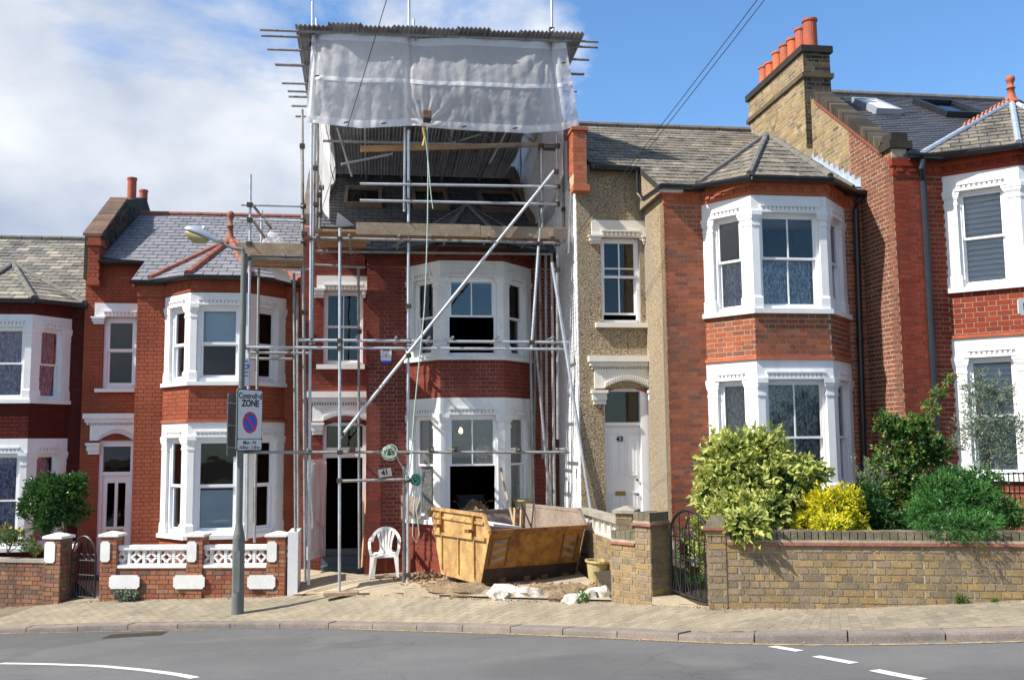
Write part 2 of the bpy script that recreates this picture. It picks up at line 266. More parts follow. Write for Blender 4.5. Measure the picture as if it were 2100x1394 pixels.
M['netting'] = sheet_mat('white_debris_sheet', (.88, .89, .92), .80, .6)
M['netband'] = sheet_mat('white_sheet_hem', (.93, .93, .95), .98, .5)
M['netside'] = sheet_mat('bright_side_sheet', (.88, .88, .90), .96, .5)
M['bucketcream'] = mat('dirty_yellow_plastic', (.46, .37, .16), rough=.7, ns=5, na=.3, fs=30, fa=.2, dirt=(.30, .26, .20), dirts=5, dirtt=(.5, .7))
M['timber'] = mat('new_timber', [(.52, .33, .16), (.46, .28, .13)], rough=.7, ns=6, na=.25)
M['darktimber'] = mat('dark_parapet_render', (.16, .125, .10), rough=.9, ns=3, na=.35)
M['cloth'] = mat('white_cloth', (.78, .74, .72), rough=.9, na=.08, trans=.2)
M['rubble'] = mat('brown_rubble', [(.26, .15, .085), (.34, .20, .11), (.17, .10, .06), (.40, .27, .16)], rough=.95, ns=20, na=.3)
M['lampbulb'] = emit_mat('lit_bulb', (1.0, .55, .18), 14)
M['wire'] = mat('overhead_wire', (.03, .033, .04), rough=.6, na=0, fa=0, bump=0)
M['bark'] = mat('bark', (.12, .085, .05), rough=.95, ns=20, na=.4)
def leaf(name, cols, tr=.35, rough=.45): return mat(name, cols, rough=rough, ns=4, na=.2, fa=0, bump=0, trans=tr, spec=.4)
M['leafvar'] = leaf('variegated_leaf', [(.13, .21, .035), (.58, .58, .15), (.28, .37, .06), (.70, .68, .24), (.15, .24, .04), (.62, .62, .19), (.38, .44, .09), (.66, .65, .22)])
M['leafyel'] = leaf('golden_leaf', [(.62, .56, .02), (.78, .70, .03), (.44, .46, .025), (.72, .64, .03)])
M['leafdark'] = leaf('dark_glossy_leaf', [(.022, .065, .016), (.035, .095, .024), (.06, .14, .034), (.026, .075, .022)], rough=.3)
M['leafrose'] = leaf('rose_leaf', [(.055, .15, .03), (.10, .24, .045), (.15, .30, .055), (.30, .19, .06), (.08, .18, .035)])
M['leafolive'] = leaf('olive_leaf', [(.18, .24, .16), (.26, .32, .23), (.13, .18, .12), (.34, .40, .30)])
M['leafpine'] = leaf('bright_needle', [(.04, .14, .03), (.07, .23, .045), (.11, .32, .06), (.045, .16, .035)])
M['leaflaurel'] = leaf('laurel_leaf', [(.03, .085, .018), (.05, .13, .025), (.08, .18, .04), (.025, .07, .015)], rough=.28)
M['grass'] = leaf('grass_blade', [(.07, .17, .02), (.10, .22, .03), (.14, .22, .05)])
M['petpink'] = mat('pink_petal', (.55, .06, .16), rough=.6, fa=0, bump=0, trans=.3)
M['petpurple'] = mat('violet_petal', (.16, .08, .55), rough=.6, fa=0, bump=0, trans=.3)
M['petyellow'] = mat('yellow_petal', (.65, .40, .03), rough=.6, fa=0, bump=0, trans=.3)
M['petwhite'] = mat('white_petal', (.72, .66, .72), rough=.6, fa=0, bump=0, trans=.3)
M['petred'] = mat('red_petal', (.55, .03, .03), rough=.6, fa=0, bump=0, trans=.3)
# ------------------------------------------------------------------ building blocks
WL = {}
class Fr:
    """A vertical working plane: u along it, v out towards the street, z up."""
    def __init__(s, X, Y, yaw):
        s.X, s.Y, s.yaw = X, Y, math.radians(yaw)
        s.t = Vector((math.cos(s.yaw), math.sin(s.yaw), 0)); s.n = Vector((math.sin(s.yaw), -math.cos(s.yaw), 0))
    def w(s, u, v, z): return Vector((s.X+s.t.x*u+s.n.x*v, s.Y+s.t.y*u+s.n.y*v, z))
    def px(s, x, y, off=0.):
        d = ray(x, y); o = s.w(0, off, 0); k = (o.x*s.n.x+o.y*s.n.y)/(d.x*s.n.x+d.y*s.n.y)
        P = d*k+EYE; return (P-o).dot(s.t), P.z
    def pw(s, x, y, off=0.):
        u, z = s.px(x, y, off); return s.w(u, off, z)
    def side(s, u, v=0.):   # plane through u running back into depth (its n faces -u)
        o = s.w(u, v, 0); return Fr(o.x, o.y, math.degrees(s.yaw)+90)
def face(Pa, Pb):
    d = Pb-Pa; return Fr(Pa.x, Pa.y, math.degrees(math.atan2(d.y, d.x))), math.hypot(d.x, d.y)
class MB:
    def __init__(s): s.v = []; s.f = []
    def add(s, vs, fs):
        b = len(s.v); s.v += [tuple(p) for p in vs]; s.f += [tuple(i+b for i in f) for f in fs]; return s
    def hexa(s, c):  # 8 corners: bottom 4 ccw, top 4
        return s.add(c, [(3, 2, 1, 0), (4, 5, 6, 7), (0, 1, 5, 4), (1, 2, 6, 5), (2, 3, 7, 6), (3, 0, 4, 7)])
    def box(s, F, u0, u1, v0, v1, z0, z1):
        # v1 outward
        return s.hexa([F.w(u0, v1, z0), F.w(u1, v1, z0), F.w(u1, v0, z0), F.w(u0, v0, z0), F.w(u0, v1, z1), F.w(u1, v1, z1), F.w(u1, v0, z1), F.w(u0, v0, z1)])
    def prism(s, pts, z0, z1, top=None):
        n = len(pts); t = top or pts
        vs = [Vector((p[0], p[1], z0)) for p in pts]+[Vector((p[0], p[1], z1)) for p in t]
        return s.add(vs, [tuple(range(n-1, -1, -1)), tuple(range(n, 2*n))]+[(i, (i+1) % n, n+(i+1) % n, n+i) for i in range(n)])
    def slab(s, pts, nrm, th):  # 3d polygon pts extruded by -nrm*th
        n = len(pts); q = [p-nrm*th for p in pts]
        return s.add(list(pts)+q, [tuple(range(n)), tuple(range(2*n-1, n-1, -1))]+[(i, n+i, n+(i+1) % n, (i+1) % n) for i in range(n)])
    def tube(s, path, r=.024, n=8, r2=None):
        path = [Vector(p) for p in path]; k = len(path); rings = []
        for i, p in enumerate(path):
            d = (path[min(i+1, k-1)]-path[max(i-1, 0)]).normalized()
            a = Vector((0, 0, 1)) if abs(d.z) < .9 else Vector((1, 0, 0))
            x = d.cross(a).normalized(); y = d.cross(x)
            rr = r if r2 is None else r+(r2-r)*i/(k-1)
            rings.append([p+x*rr*math.cos(2*math.pi*j/n)+y*rr*math.sin(2*math.pi*j/n) for j in range(n)])
        vs = [q for R_ in rings for q in R_]
        fs = [(i*n+j, i*n+(j+1) % n, (i+1)*n+(j+1) % n, (i+1)*n+j) for i in range(k-1) for j in range(n)]
        fs += [tuple(range(n-1, -1, -1)), tuple((k-1)*n+j for j in range(n))]
        return s.add(vs, fs)
    def lathe(s, c, prof, n=16, caps=True):
        c = Vector(c); vs = []
        for r, z in prof: vs += [c+Vector((r*math.cos(2*math.pi*j/n), r*math.sin(2*math.pi*j/n), z)) for j in range(n)]
        k = len(prof); fs = [(i*n+j, i*n+(j+1) % n, (i+1)*n+(j+1) % n, (i+1)*n+j) for i in range(k-1) for j in range(n)]
        if caps: fs += [tuple(range(n-1, -1, -1)), tuple((k-1)*n+j for j in range(n))]
        return s.add(vs, fs)
    def build(s, name, m, parent=None, kind=None, smooth=False, label=None, loc=None):
        me = bpy.data.meshes.new(name)
        if not s.v: s.add([(0, 0, 0), (0, 0, .001), (0, .001, 0)], [(0, 1, 2)])
        A = np.array(s.v, dtype=np.float64)
        o0 = Vector(loc) if loc is not None else Vector(((A[:, 0].min()+A[:, 0].max())/2, (A[:, 1].min()+A[:, 1].max())/2, A[:, 2].min()))
        A -= np.array(o0)
        me.from_pydata(A.tolist(), [], s.f)
        mm = M[m] if isinstance(m, str) else m
        me.materials.append(mm)
        if smooth: me.polygons.foreach_set('use_smooth', [True]*len(me.polygons))
        return link(name, me, o0, parent, kind, label)
def link(name, data, wloc, parent=None, kind=None, label=None, rot=None):
    o = bpy.data.objects.new(name, data); COL.objects.link(o)
    wloc = Vector(wloc)
    if parent is not None: o.parent = parent; o.location = wloc-WL[parent.name]
    else: o.location = wloc
    if rot is not None: o.rotation_euler = rot
    WL[o.name] = wloc
    if kind: o['kind'] = kind
    if label: o['label'] = label
    return o
def thing(name, label, cat, loc, group=None):
    o = link(name, None, loc); o.empty_display_size = .2
    o['label'] = label; o['category'] = cat
    if group: o['group'] = group
    return o
def tag(o, label, cat, group=None):
    o['label'] = label; o['category'] = cat
    if group: o['group'] = group
    return o
# boxes with rectangular holes
def intervals(a, b, holes):
    out = [(a, b)]
    for h0, h1 in holes:
        nx = []
        for x0, x1 in out:
            if h1 <= x0 or h0 >= x1: nx.append((x0, x1)); continue
            if h0 > x0: nx.append((x0, h0))
            if h1 < x1: nx.append((h1, x1))
        out = nx
    return out
def wallcells(mb, F, u0, u1, z0, z1, holes, v0, v1):
    zs = sorted({z0, z1, *[h for H in holes for h in H[2:4] if z0 < h < z1]})
    for a, b in zip(zs, zs[1:]):
        for x0, x1 in intervals(u0, u1, [(H[0], H[1]) for H in holes if H[2] < b-1e-6 and H[3] > a+1e-6]):
            if x1-x0 > .004: mb.box(F, x0, x1, v0, v1, a, b)
# ---- brickwork: every panel adds bricks to a list; the largest in view become objects, the rest one mesh
class Brickwork:
    def __init__(s, parent, m, name='brick', L=.215, Hh=.065, j=.010, proud=.006, cap=300, W_=.1025, restname='brickwork'):
        s.p = parent; s.m = m; s.name = name; s.L, s.H, s.j, s.W, s.proud, s.cap, s.rest = L, Hh, j, W_, proud, cap, restname
        s.items = []
    def panel(s, F, u0, u1, z0, z1, holes=(), v=0., lim=None, flush=0, bond='flemish', m=None):
        per = s.L+s.j+s.W+s.j; row = int(round((z0-100*(s.H+s.j))/(s.H+s.j))); k = 0
        rows = int((z1-z0+.5*s.j)/(s.H+s.j)); ph = (z1-z0)/max(rows, 1)
        for i in range(rows):
            za = z0+i*ph+s.j*.5*ph/(s.H+s.j); zb = za+ph*s.H/(s.H+s.j)
            a, b = u0, u1
            if lim:
                q0 = lim(za+.0); q1 = lim(zb)
                a, b = max(a, q0[0], q1[0]), min(b, q0[1], q1[1])
            if b-a < .03: continue
            segs = intervals(a, b, [(h[0], h[1]) for h in holes if h[2] < zb-.012 and h[3] > za+.012])
            for x0, x1 in segs:
                if x1-x0 < .02: continue
                if bond == 'flemish':
                    st = u0-per+(i % 2)*(s.L/2+s.W/2+s.j); seq = (s.L, s.W)
                elif bond == 'header': st = u0-per+(i % 2)*(s.W+s.j)/2; seq = (s.W,)
                else: st = u0-per*2+(i % 2)*(s.L+s.j)/2; seq = (s.L,)
                x = st; q = 0
                while x < x1:
                    w = seq[q % len(seq)]; q += 1
                    if bond == 'header' and nr.rand() < .22: w = s.L
                    c, d = max(x, x0), min(x+w, x1)
                    if d-c > .025: s.items.append((F, c, d, za, zb, v, d-c > w-.001 and w >= max(seq), nr.uniform(-.0018, .0018)))
                    x += w+s.j
    def finish(s):
        sc = []
        for i, it in enumerate(s.items):
            F, c, d, za, zb, v, full, dv = it
            if not full: continue
            P = F.w((c+d)/2, v, (za+zb)/2); x, y, dd = proj(P)
            if not (5 < x < 2095 and 5 < y < 1389) or dd < 0: continue
            vd = (EYE-P).normalized().dot(F.n)
            if vd < .1: continue
            sc.append((vd*(zb-za)*(d-c)/dd**2, i))
        sc.sort(reverse=True); pick = set(i for _, i in sc[:s.cap])
        me = None; meshes = {}
        rest = MB()
        for i, it in enumerate(s.items):
            F, c, d, za, zb, v, full, dv = it; dp = .03
            if i in pick:
                key = (round(d-c, 3), round(zb-za, 3))
                me = meshes.get(key)
                if me is None:
                    b = MB(); F0 = Fr(0, 0, 0); b.box(F0, -(d-c)/2, (d-c)/2, -dp, s.proud, -(zb-za)/2, (zb-za)/2)
                    me = bpy.data.meshes.new(s.name); me.from_pydata(b.v, [], b.f); me.materials.append(M[s.m]); meshes[key] = me
                link(s.name, me, F.w((c+d)/2, v+dv, (za+zb)/2), s.p, rot=(0, 0, F.yaw))
            else:
                # five faces only
                o1 = s.proud+dv
                vs = [F.w(c, v+o1, za), F.w(d, v+o1, za), F.w(d, v+o1, zb), F.w(c, v+o1, zb), F.w(c, v-.004, za), F.w(d, v-.004, za), F.w(d, v-.004, zb), F.w(c, v-.004, zb)]
                rest.add(vs, [(0, 1, 2, 3), (4, 5, 1, 0), (5, 6, 2, 1), (6, 7, 3, 2), (7, 4, 0, 3)])
        if rest.v: rest.build(s.rest, s.m, s.p, kind='stuff')
# ---- roof slates on a plane (A left-eave, B right-eave, C right-top, D left-top)
class Slates:
    def __init__(s, parent, m, gauge=.26, w=.27, cap=300, name='slate', seed=1):
        s.p, s.m, s.g, s.w, s.cap, s.name = parent, m, gauge, w, cap, name; s.items = []; s.r = random.Random(seed)
    def plane(s, O, U, V, poly, lift=.0):
        """O origin, U unit along eaves, V unit up the slope, poly: list of (a,b) in those axes, convex or not."""
        N_ = U.cross(V).normalized()
        bmin = min(b for a, b in poly); bmax = max(b for a, b in poly)
        nrow = int((bmax-bmin)/s.g)+1
        for i in range(nrow):
            b0 = bmin+i*s.g; b1 = min(b0+s.g, bmax)
            if b1-b0 < .05: continue
            def span(bb):
                xs = []
                for (a0, c0), (a1, c1) in zip(poly, poly[1:]+poly[:1]):
                    if (c0 <= bb < c1) or (c1 <= bb < c0): xs.append(a0+(a1-a0)*(bb-c0)/(c1-c0))
                xs.sort(); return [(xs[k], xs[k+1]) for k in range(0, len(xs)-1, 2)]
            lo = span(b0+.012); hi = span(b1-.012)
            for k, (x0, x1) in enumerate(lo):
                y0, y1 = hi[k] if k < len(hi) else ((x0+x1)/2-.01, (x0+x1)/2+.01)
                st = math.floor(min(x0, y0)/s.w)*s.w-(i % 2)*s.w/2; x = st
                while x < max(x1, y1):
                    e = x+s.w-.016
                    c0, c1 = max(x, x0), min(e, x1); d0, d1 = max(x, y0), min(e, y1)
                    x += s.w
                    if c1-c0 < .02 and d1-d0 < .02: continue
                    full = abs((c1-c0)-(s.w-.016)) < 1e-6 and abs((d1-d0)-(s.w-.016)) < 1e-6 and b1-b0 > s.g*.98
                    if c1-c0 < .0: c0 = c1 = min(max((d0+d1)/2, x0), x1)
                    if d1-d0 < .0: d0 = d1 = min(max((c0+c1)/2, y0), y1)
                    s.items.append((O, U, V, N_, c0, c1, d0, d1, b0, b1, full, lift, s.r.uniform(0, .006)))
    def finish(s):
        sc = []
        for i, (O, U, V, N_, c0, c1, d0, d1, b0, b1, full, lift, dz) in enumerate(s.items):
            if not full: continue
            P = O+U*((c0+c1)/2)+V*((b0+b1)/2); x, y, dd = proj(P)
            if not (5 < x < 2095 and 5 < y < 1389): continue
            f = (EYE-P).normalized().dot(N_)
            if f > .02: sc.append((f/dd**2, i))
        sc.sort(reverse=True); pick = set(i for _, i in sc[:s.cap]); rest = MB(); meshes = {}
        for i, (O, U, V, N_, c0, c1, d0, d1, b0, b1, full, lift, dz) in enumerate(s.items):
            t0, t1 = lift+.014+dz*1.3, lift+.004
            def q(a, b, t): return O+U*a+V*b+N_*t
            vs = [q(c0, b0, t0), q(c1, b0, t0), q(d1, b1, t1), q(d0, b1, t1), q(c0, b0, lift-.0), q(c1, b0, lift-.0)]
            fs = [(0, 1, 2, 3), (4, 5, 1, 0), (4, 0, 3), (1, 5, 2)]
            if i in pick:
                key = (round(U.x, 3), round(V.z, 3), round(c1-c0, 3), round(dz, 3)//.002)
                me = meshes.get(key); O0 = q(c0, b0, 0)
                if me is None:
                    me = bpy.data.meshes.new(s.name); me.from_pydata([tuple(v-O0) for v in vs], [], fs); me.materials.append(M[s.m]); meshes[key] = me
                link(s.name, me, O0, s.p)
            else: rest.add(vs, fs)
        if rest.v: rest.build('slating', s.m, s.p, kind='stuff')
# ---- windows
def glazed(parent, F, u0, u1, z0, z1, v=-.10, m='wood', fw=.05, rail=None, vbars=(), hbars=(), glass='glass', behind=None, open_low=None, label=None, sash=.035):
    """outer frame, sashes, panes; rail = height of the meeting rail"""
    b = MB()
    b.box(F, u0, u0+fw, v-.06, v+.035, z0, z1).box(F, u1-fw, u1, v-.06, v+.035, z0, z1).box(F, u0+fw, u1-fw, v-.06, v+.033, z1-fw, z1).box(F, u0+fw, u1-fw, v-.06, v+.045, z0, z0+fw*1.2)
    a, c, lo, hi = u0+fw, u1-fw, z0+fw*1.2, z1-fw
    w = b.build('window', m, parent, label=label)
    def leafsash(za, zb, vv, vb, hb):
        s = MB(); s.box(F, a, a+sash, vv-.02, vv+.018, za, zb).box(F, c-sash, c, vv-.02, vv+.018, za, zb).box(F, a+sash, c-sash, vv-.02, vv+.018, zb-sash, zb).box(F, a+sash, c-sash, vv-.02, vv+.018, za, za+sash)
        for t in vb: x = a+(c-a)*t; s.box(F, x-.011, x+.011, vv-.015, vv+.015, za+sash, zb-sash)
        for t in hb: s.box(F, a+sash, c-sash, vv-.014, vv+.014, t-.011, t+.011)
        s.build('sash', m, w)
        ed = [a+sash]+[a+(c-a)*t for t in vb]+[c-sash]; zz = [za+sash]+list(hb)+[zb-sash]
        for x0, x1 in zip(ed, ed[1:]):
            for y0, y1 in zip(zz, zz[1:]):
                MB().box(F, x0+.002, x1-.002, vv-.003, vv+.002, y0+.002, y1-.002).build('pane', glass, w)
    if rail is None: leafsash(lo, hi, v, vbars, hbars)
    else:
        leafsash(rail-.015, hi, v, vbars, [h for h in hbars if h > rail])
        if open_low is None: leafsash(lo, rail+.015, v-.04, vbars, [h for h in hbars if h < rail])
        elif open_low == 'raised': leafsash(rail-.01, hi-.02, v-.045, vbars, ())
        else: leafsash(lo+open_low, rail+.015+open_low*.3, v-.04, vbars, [h+open_low for h in hbars if h < rail])
    for kind in (behind or []):
        if kind[0] == 'curtain':
            _, mm, y0, y1 = kind; cb = MB(); n = 40; amp = .018
            pts = [F.w(a+(c-a)*i/n, v-.11+amp*math.sin(i*1.7)+amp*.5*math.sin(i*.61), 0) for i in range(n+1)]
            vs = [Vector((p.x, p.y, y0)) for p in pts]+[Vector((p.x, p.y, y1)) for p in pts]
            cb.add(vs, [(i, i+1, n+2+i, n+1+i) for i in range(n)]); cb.build('curtain', mm, w)
        elif kind[0] == 'blind':
            _, mm, y0, y1 = kind; MB().box(F, a, c, v-.10, v-.096, y0, y1).build('blind', mm, w)
        elif kind[0] == 'slats':
            _, mm, y0, y1, st, tilt = kind; k = int((y1-y0)/st)
            for i in range(k):
                z = y0+(i+.5)*st; cb = MB(); d = st*.60; dz = d*math.sin(tilt); dv = d*math.cos(tilt)
                cb.add([F.w(a, v-.08+dv, z-dz), F.w(c, v-.08+dv, z-dz), F.w(c, v-.08-dv, z+dz), F.w(a, v-.08-dv, z+dz), F.w(a, v-.08+dv, z-dz+.006), F.w(c, v-.08+dv, z-dz+.006), F.w(c, v-.08-dv, z+dz+.006), F.w(a, v-.08-dv, z+dz+.006)], [(3, 2, 1, 0), (4, 5, 6, 7), (0, 1, 5, 4), (1, 2, 6, 5), (2, 3, 7, 6), (3, 0, 4, 7)])
                cb.build('blind_slat', mm, w)
    return w
def dentils(mb, F, u0, u1, z0, z1, v0, v1):
    h = z1-z0
    mb.box(F, u0, u1, v0, v1, z1-h*.32, z1)
    n = max(3, int((u1-u0)/(h*.75)))
    for i in range(n):
        a = u0+(u1-u0)*(i+.15)/n; b = u0+(u1-u0)*(i+.68)/n
        mb.box(F, a, b, v0, v1-.012, z0, z1-h*.32-.0005)
def text(body, size, F, u, z, v, parent, m, align='CENTER', rot=0, sx=1., bold=0., name='lettering'):
    c = bpy.data.curves.new(name, 'FONT'); c.body = body; c.size = size; c.align_x = align; c.align_y = 'CENTER'; c.extrude = .0008; c.offset = bold
    c.materials.append(M[m]); o = bpy.data.objects.new(name, c); COL.objects.link(o)
    w = F.w(u, v, z); R3 = Matrix(((F.t.x, 0, F.n.x), (F.t.y, 0, F.n.y), (0, 1, 0))) @ Matrix.Rotation(rot, 3, 'Z')
    o.rotation_euler = R3.to_euler(); o.scale = (sx, 1, 1)
    if parent: o.parent = parent; o.location = w-WL[parent.name]
    else: o.location = w
    WL[o.name] = w
    return o
# ================================================================== GROUND
BPX = [((-700, 1262), -.55), ((0, 1245), -.16), ((92, 1240), -.10), ((205, 1230), .045), ((587, 1222), .11), ((625, 1222), .13), ((800, 1219), .36), ((1000, 1228), .52), ((1255, 1235), .65), ((1357, 1240), .72), ((1455, 1244), .80), ((1700, 1248), .80), ((1900, 1240), .86), ((2100, 1230), .93), ((2900, 1200), 1.2)]
KPX = [((-700, 1318), -.55), ((0, 1288), -.16), ((60, 1286), -.13), ((200, 1281), -.08), ((400, 1278), -.0), ((520, 1277), .03), ((700, 1277.5), .13), ((900, 1281), .31), ((1150, 1288), .53), ((1260, 1293), .62), ((1360, 1298), .69), ((1480, 1301), .78), ((1800, 1299), .86), ((2100, 1292), .93), ((2900, 1262), 1.2)]
Bp = [onz(x, y, z) for (x, y), z in BPX]; Kp = [onz(x, y, z) for (x, y), z in KPX]
def resample(P, n, smooth=0):
    P = [Vector(p) for p in P]; L = [0]
    for a, b in zip(P, P[1:]): L.append(L[-1]+(b-a).length)
    out = []
    for i in range(n+1):
        d = L[-1]*i/n; k = max(j for j in range(len(L)) if L[j] <= d+1e-9); k = min(k, len(P)-2)
        out.append(P[k].lerp(P[k+1], (d-L[k])/(L[k+1]-L[k])))
    for _ in range(smooth):
        out = [out[0]]+[(out[i-1]+out[i]*2+out[i+1])/4 for i in range(1, len(out)-1)]+[out[-1]]
    return out
NK = 130
Kc = resample(Kp, NK, 10)
# matching boundary points: same count, monotone
Bc = resample(Bp, NK*3, 0)
KH = .075
# road height: thin-plate fit through the kerb foot, the camera's stand and far points
ctrl = [(p.x, p.y, p.z-KH) for p in Kc[::6]]+[(0, 0, 1.05), (-8, 0, .55), (8, 0, 1.45), (-14, 6, -.1), (14, 4, 1.6), (-22, 10, -.9), (22, 2, 2.0), (0, -30, 1.6), (-40, -10, -1.2), (40, -10, 3), (0, 5.5, .86), (-5, 8, .42), (5, 5, 1.12)]
ctrl = np.array(ctrl, dtype=float)
def _tps(r): return np.where(r > 1e-9, r*r*np.log(np.maximum(r, 1e-9)), 0)
_n = len(ctrl); _Kmat = _tps(np.linalg.norm(ctrl[:, None, :2]-ctrl[None, :, :2], axis=2))+np.eye(_n)*.15
_P = np.c_[np.ones(_n), ctrl[:, :2]]; _A = np.zeros((_n+3, _n+3)); _A[:_n, :_n] = _Kmat; _A[:_n, _n:] = _P; _A[_n:, :_n] = _P.T
_w = np.linalg.solve(_A, np.r_[ctrl[:, 2], 0, 0, 0])
def gz(X, Y):
    X = np.atleast_1d(np.asarray(X, float)); Y = np.atleast_1d(np.asarray(Y, float))
    r = np.sqrt((X[:, None]-ctrl[:, 0])**2+(Y[:, None]-ctrl[:, 1])**2)
    return _tps(r) @ _w[:_n]+_w[_n]+_w[_n+1]*X+_w[_n+2]*Y
def gz1(x, y): return float(gz(x, y)[0])
def strip(name, A, Bq, nc, m, kind='structure', lift=0., zf=None):
    b = MB(); n = len(A)
    for i in range(n):
        for j in range(nc+1):
            p = A[i].lerp(Bq[i], j/nc); z = p.z if zf is None else zf(p.x, p.y)
            b.v.append((p.x, p.y, z+lift))
    for i in range(n-1):
        for j in range(nc): q = i*(nc+1)+j; b.f.append((q, q+1, q+nc+2, q+nc+1))
    return b
# base ground: one big sheet well below everything, rolling with the road far away
g = MB(); xs = np.concatenate([np.linspace(-300, -30, 10), np.linspace(-25, 25, 21), np.linspace(30, 300, 10)]); ys = xs.copy()
for X in xs:
    for Y in ys: g.v.append((X, Y, -1.9))
nn = len(xs)
for i in range(nn-1):
    for j in range(nn-1): q = i*nn+j; g.f.append((q, q+nn, q+nn+1, q+1))
g.build('ground', 'garden', kind='structure')
# road: kerb foot swept towards the viewer
near = []
for p in Kc: near.append(Vector((p.x*2.2, -14, 0)))
rb = MB(); nc = 46
for i, p in enumerate(Kc):
    for j in range(nc+1):
        t = (j/nc)**1.5; q = Vector((p.x+(near[i].x-p.x)*t, p.y+(near[i].y-p.y)*t, 0))
        rb.v.append((q.x, q.y, p.z-KH if j == 0 else gz1(q.x, q.y)))
for i in range(len(Kc)-1):
    for j in range(nc): q = i*(nc+1)+j; rb.f.append((q, q+1, q+nc+2, q+nc+1))
rb.build('road', 'asphalt', kind='structure', smooth=True)
def road_z(x, y): return gz1(x, y)
from mathutils.bvhtree import BVHTree
_rt = BVHTree.FromPolygons([Vector(v) for v in rb.v], rb.f)
def onroad(px_, py_):
    h = _rt.ray_cast(EYE, ray(px_, py_).normalized())
    if h[0]: return h[0]
    z = .4
    for _ in range(6): p = onz(px_, py_, z); z = gz1(p.x, p.y)
    return onz(px_, py_, z)
def paint_line(name, pix, w, m, lift=.005, group=None):
    pts = [onroad(*p) for p in pix]; pts = resample(pts, max(2, int(len(pts)*5)), 2)
    b = MB()
    for i, p in enumerate(pts):
        d = (pts[min(i+1, len(pts)-1)]-pts[max(i-1, 0)]); s_ = Vector((-d.y, d.x, 0)).normalized()*w/2
        for q in (p+s_, p-s_):
            h = _rt.ray_cast(Vector((q.x, q.y, 8)), Vector((0, 0, -1))); b.v.append((q.x, q.y, (h[0].z if h[0] else gz1(q.x, q.y))+lift))
    b.f += [(2*i, 2*i+1, 2*i+3, 2*i+2) for i in range(len(pts)-1)]
    return b.build(name, m, kind='structure')
paint_line('yellow_line', [(700, 1289), (760, 1291), (900, 1295), (1050, 1300), (1200, 1306), (1350, 1313), (1500, 1320), (1650, 1323), (1850, 1321), (2099, 1315)], .075, 'yellowline')
paint_line('yellow_line', [(2, 1299), (120, 1297), (300, 1293), (420, 1291)], .05, 'yellowline')
paint_line('white_dash', [(1583, 1325), (1612, 1330), (1640, 1335)], .10, 'whiteline')
paint_line('white_dash', [(1673, 1345.5), (1712, 1352.5), (1752, 1360)], .10, 'whiteline')
paint_line('white_dash', [(1793, 1374), (1840, 1384), (1892, 1393.5)], .11, 'whiteline')
paint_line('white_line', [(1, 1360), (100, 1361.5), (200, 1365), (290, 1373), (360, 1382), (400, 1390)], .11, 'whiteline')
# drain cover in the road
c0 = onroad(276, 1302); b = MB()
sl = Fr(c0.x, c0.y, 5)
def rz(u, v): p = sl.w(u, v, 0); return gz1(p.x, p.y)
dc = thing('manhole_cover', 'dark round cornered iron cover of small blocks let into the left of the road', 'drain cover', c0)
for i in range(9):
    for j in range(3):
        u = -.36+i*.09; v = -.17+j*.12
        q = MB(); z = gz1(*sl.w(u, v, 0).xy); q.box(sl, u-.036, u+.036, v-.045, v+.045, z-.012, z+.007); q.build('cast_block', 'skipdark', dc)
q = MB(); q.add([sl.w(u, v, rz(u, v)+.0045) for u, v in ((-.42, .17), (.42, .17), (.42, -.24), (-.42, -.24))], [(0, 1, 2, 3)]); q.build('rim', 'signblack', dc)
# kerb stones
kerb = link('kerb', None, Kc[NK//2]); kerb['kind'] = 'structure'
Kf = resample(Kp, NK*8, 60)
acc = 0; start = 0; KW = .21
def koff(P, i, w):
    d = P[min(i+1, len(P)-1)]-P[max(i-1, 0)]; return Vector((-d.y, d.x, 0)).normalized()*w
ks = []
for i in range(1, len(Kf)):
    acc += (Kf[i]-Kf[i-1]).length
    if acc > .86 or i == len(Kf)-1: ks.append((start, i)); start = i; acc = 0
for a, c in ks:
    x0, _, _ = proj(Kf[a]); b = MB(); idx = sorted({a, (a+c)//2, c}); g_ = .007
    P = []
    for k, i in enumerate(idx):
        p = Kf[i].copy(); d = (Kf[c]-Kf[a]).normalized()
        if k == 0: p += d*g_
        if i == c: p -= d*g_
        P.append((p, koff(Kf, i, KW)))
    dz = rnd.uniform(-.007, .009)
    prof = [(0.0, -.16), (0.0, -.022), (.022, 0.0), (1.0, .0), (1.0, -.16)]
    vs = []
    for p, o in P:
        for t, z in prof: vs.append(p+o*t+Vector((0, 0, z+dz)))
    m_ = len(prof); fs = []
    for k in range(len(P)-1):
        for j in range(m_-1): q = k*m_+j; fs.append((q, q+m_, q+m_+1, q+1))
    fs += [tuple(range(m_)), tuple(reversed([(len(P)-1)*m_+j for j in range(m_)]))]
    b.add(vs, fs).build('kerb_stone', 'kerb', kerb)
# pavement base and pavers
pave = link('pavement', None, Kc[NK//2]); pave['kind'] = 'structure'
Kin = [Kf[i]+koff(Kf, i, KW+.008) for i in range(0, len(Kf), 8)]
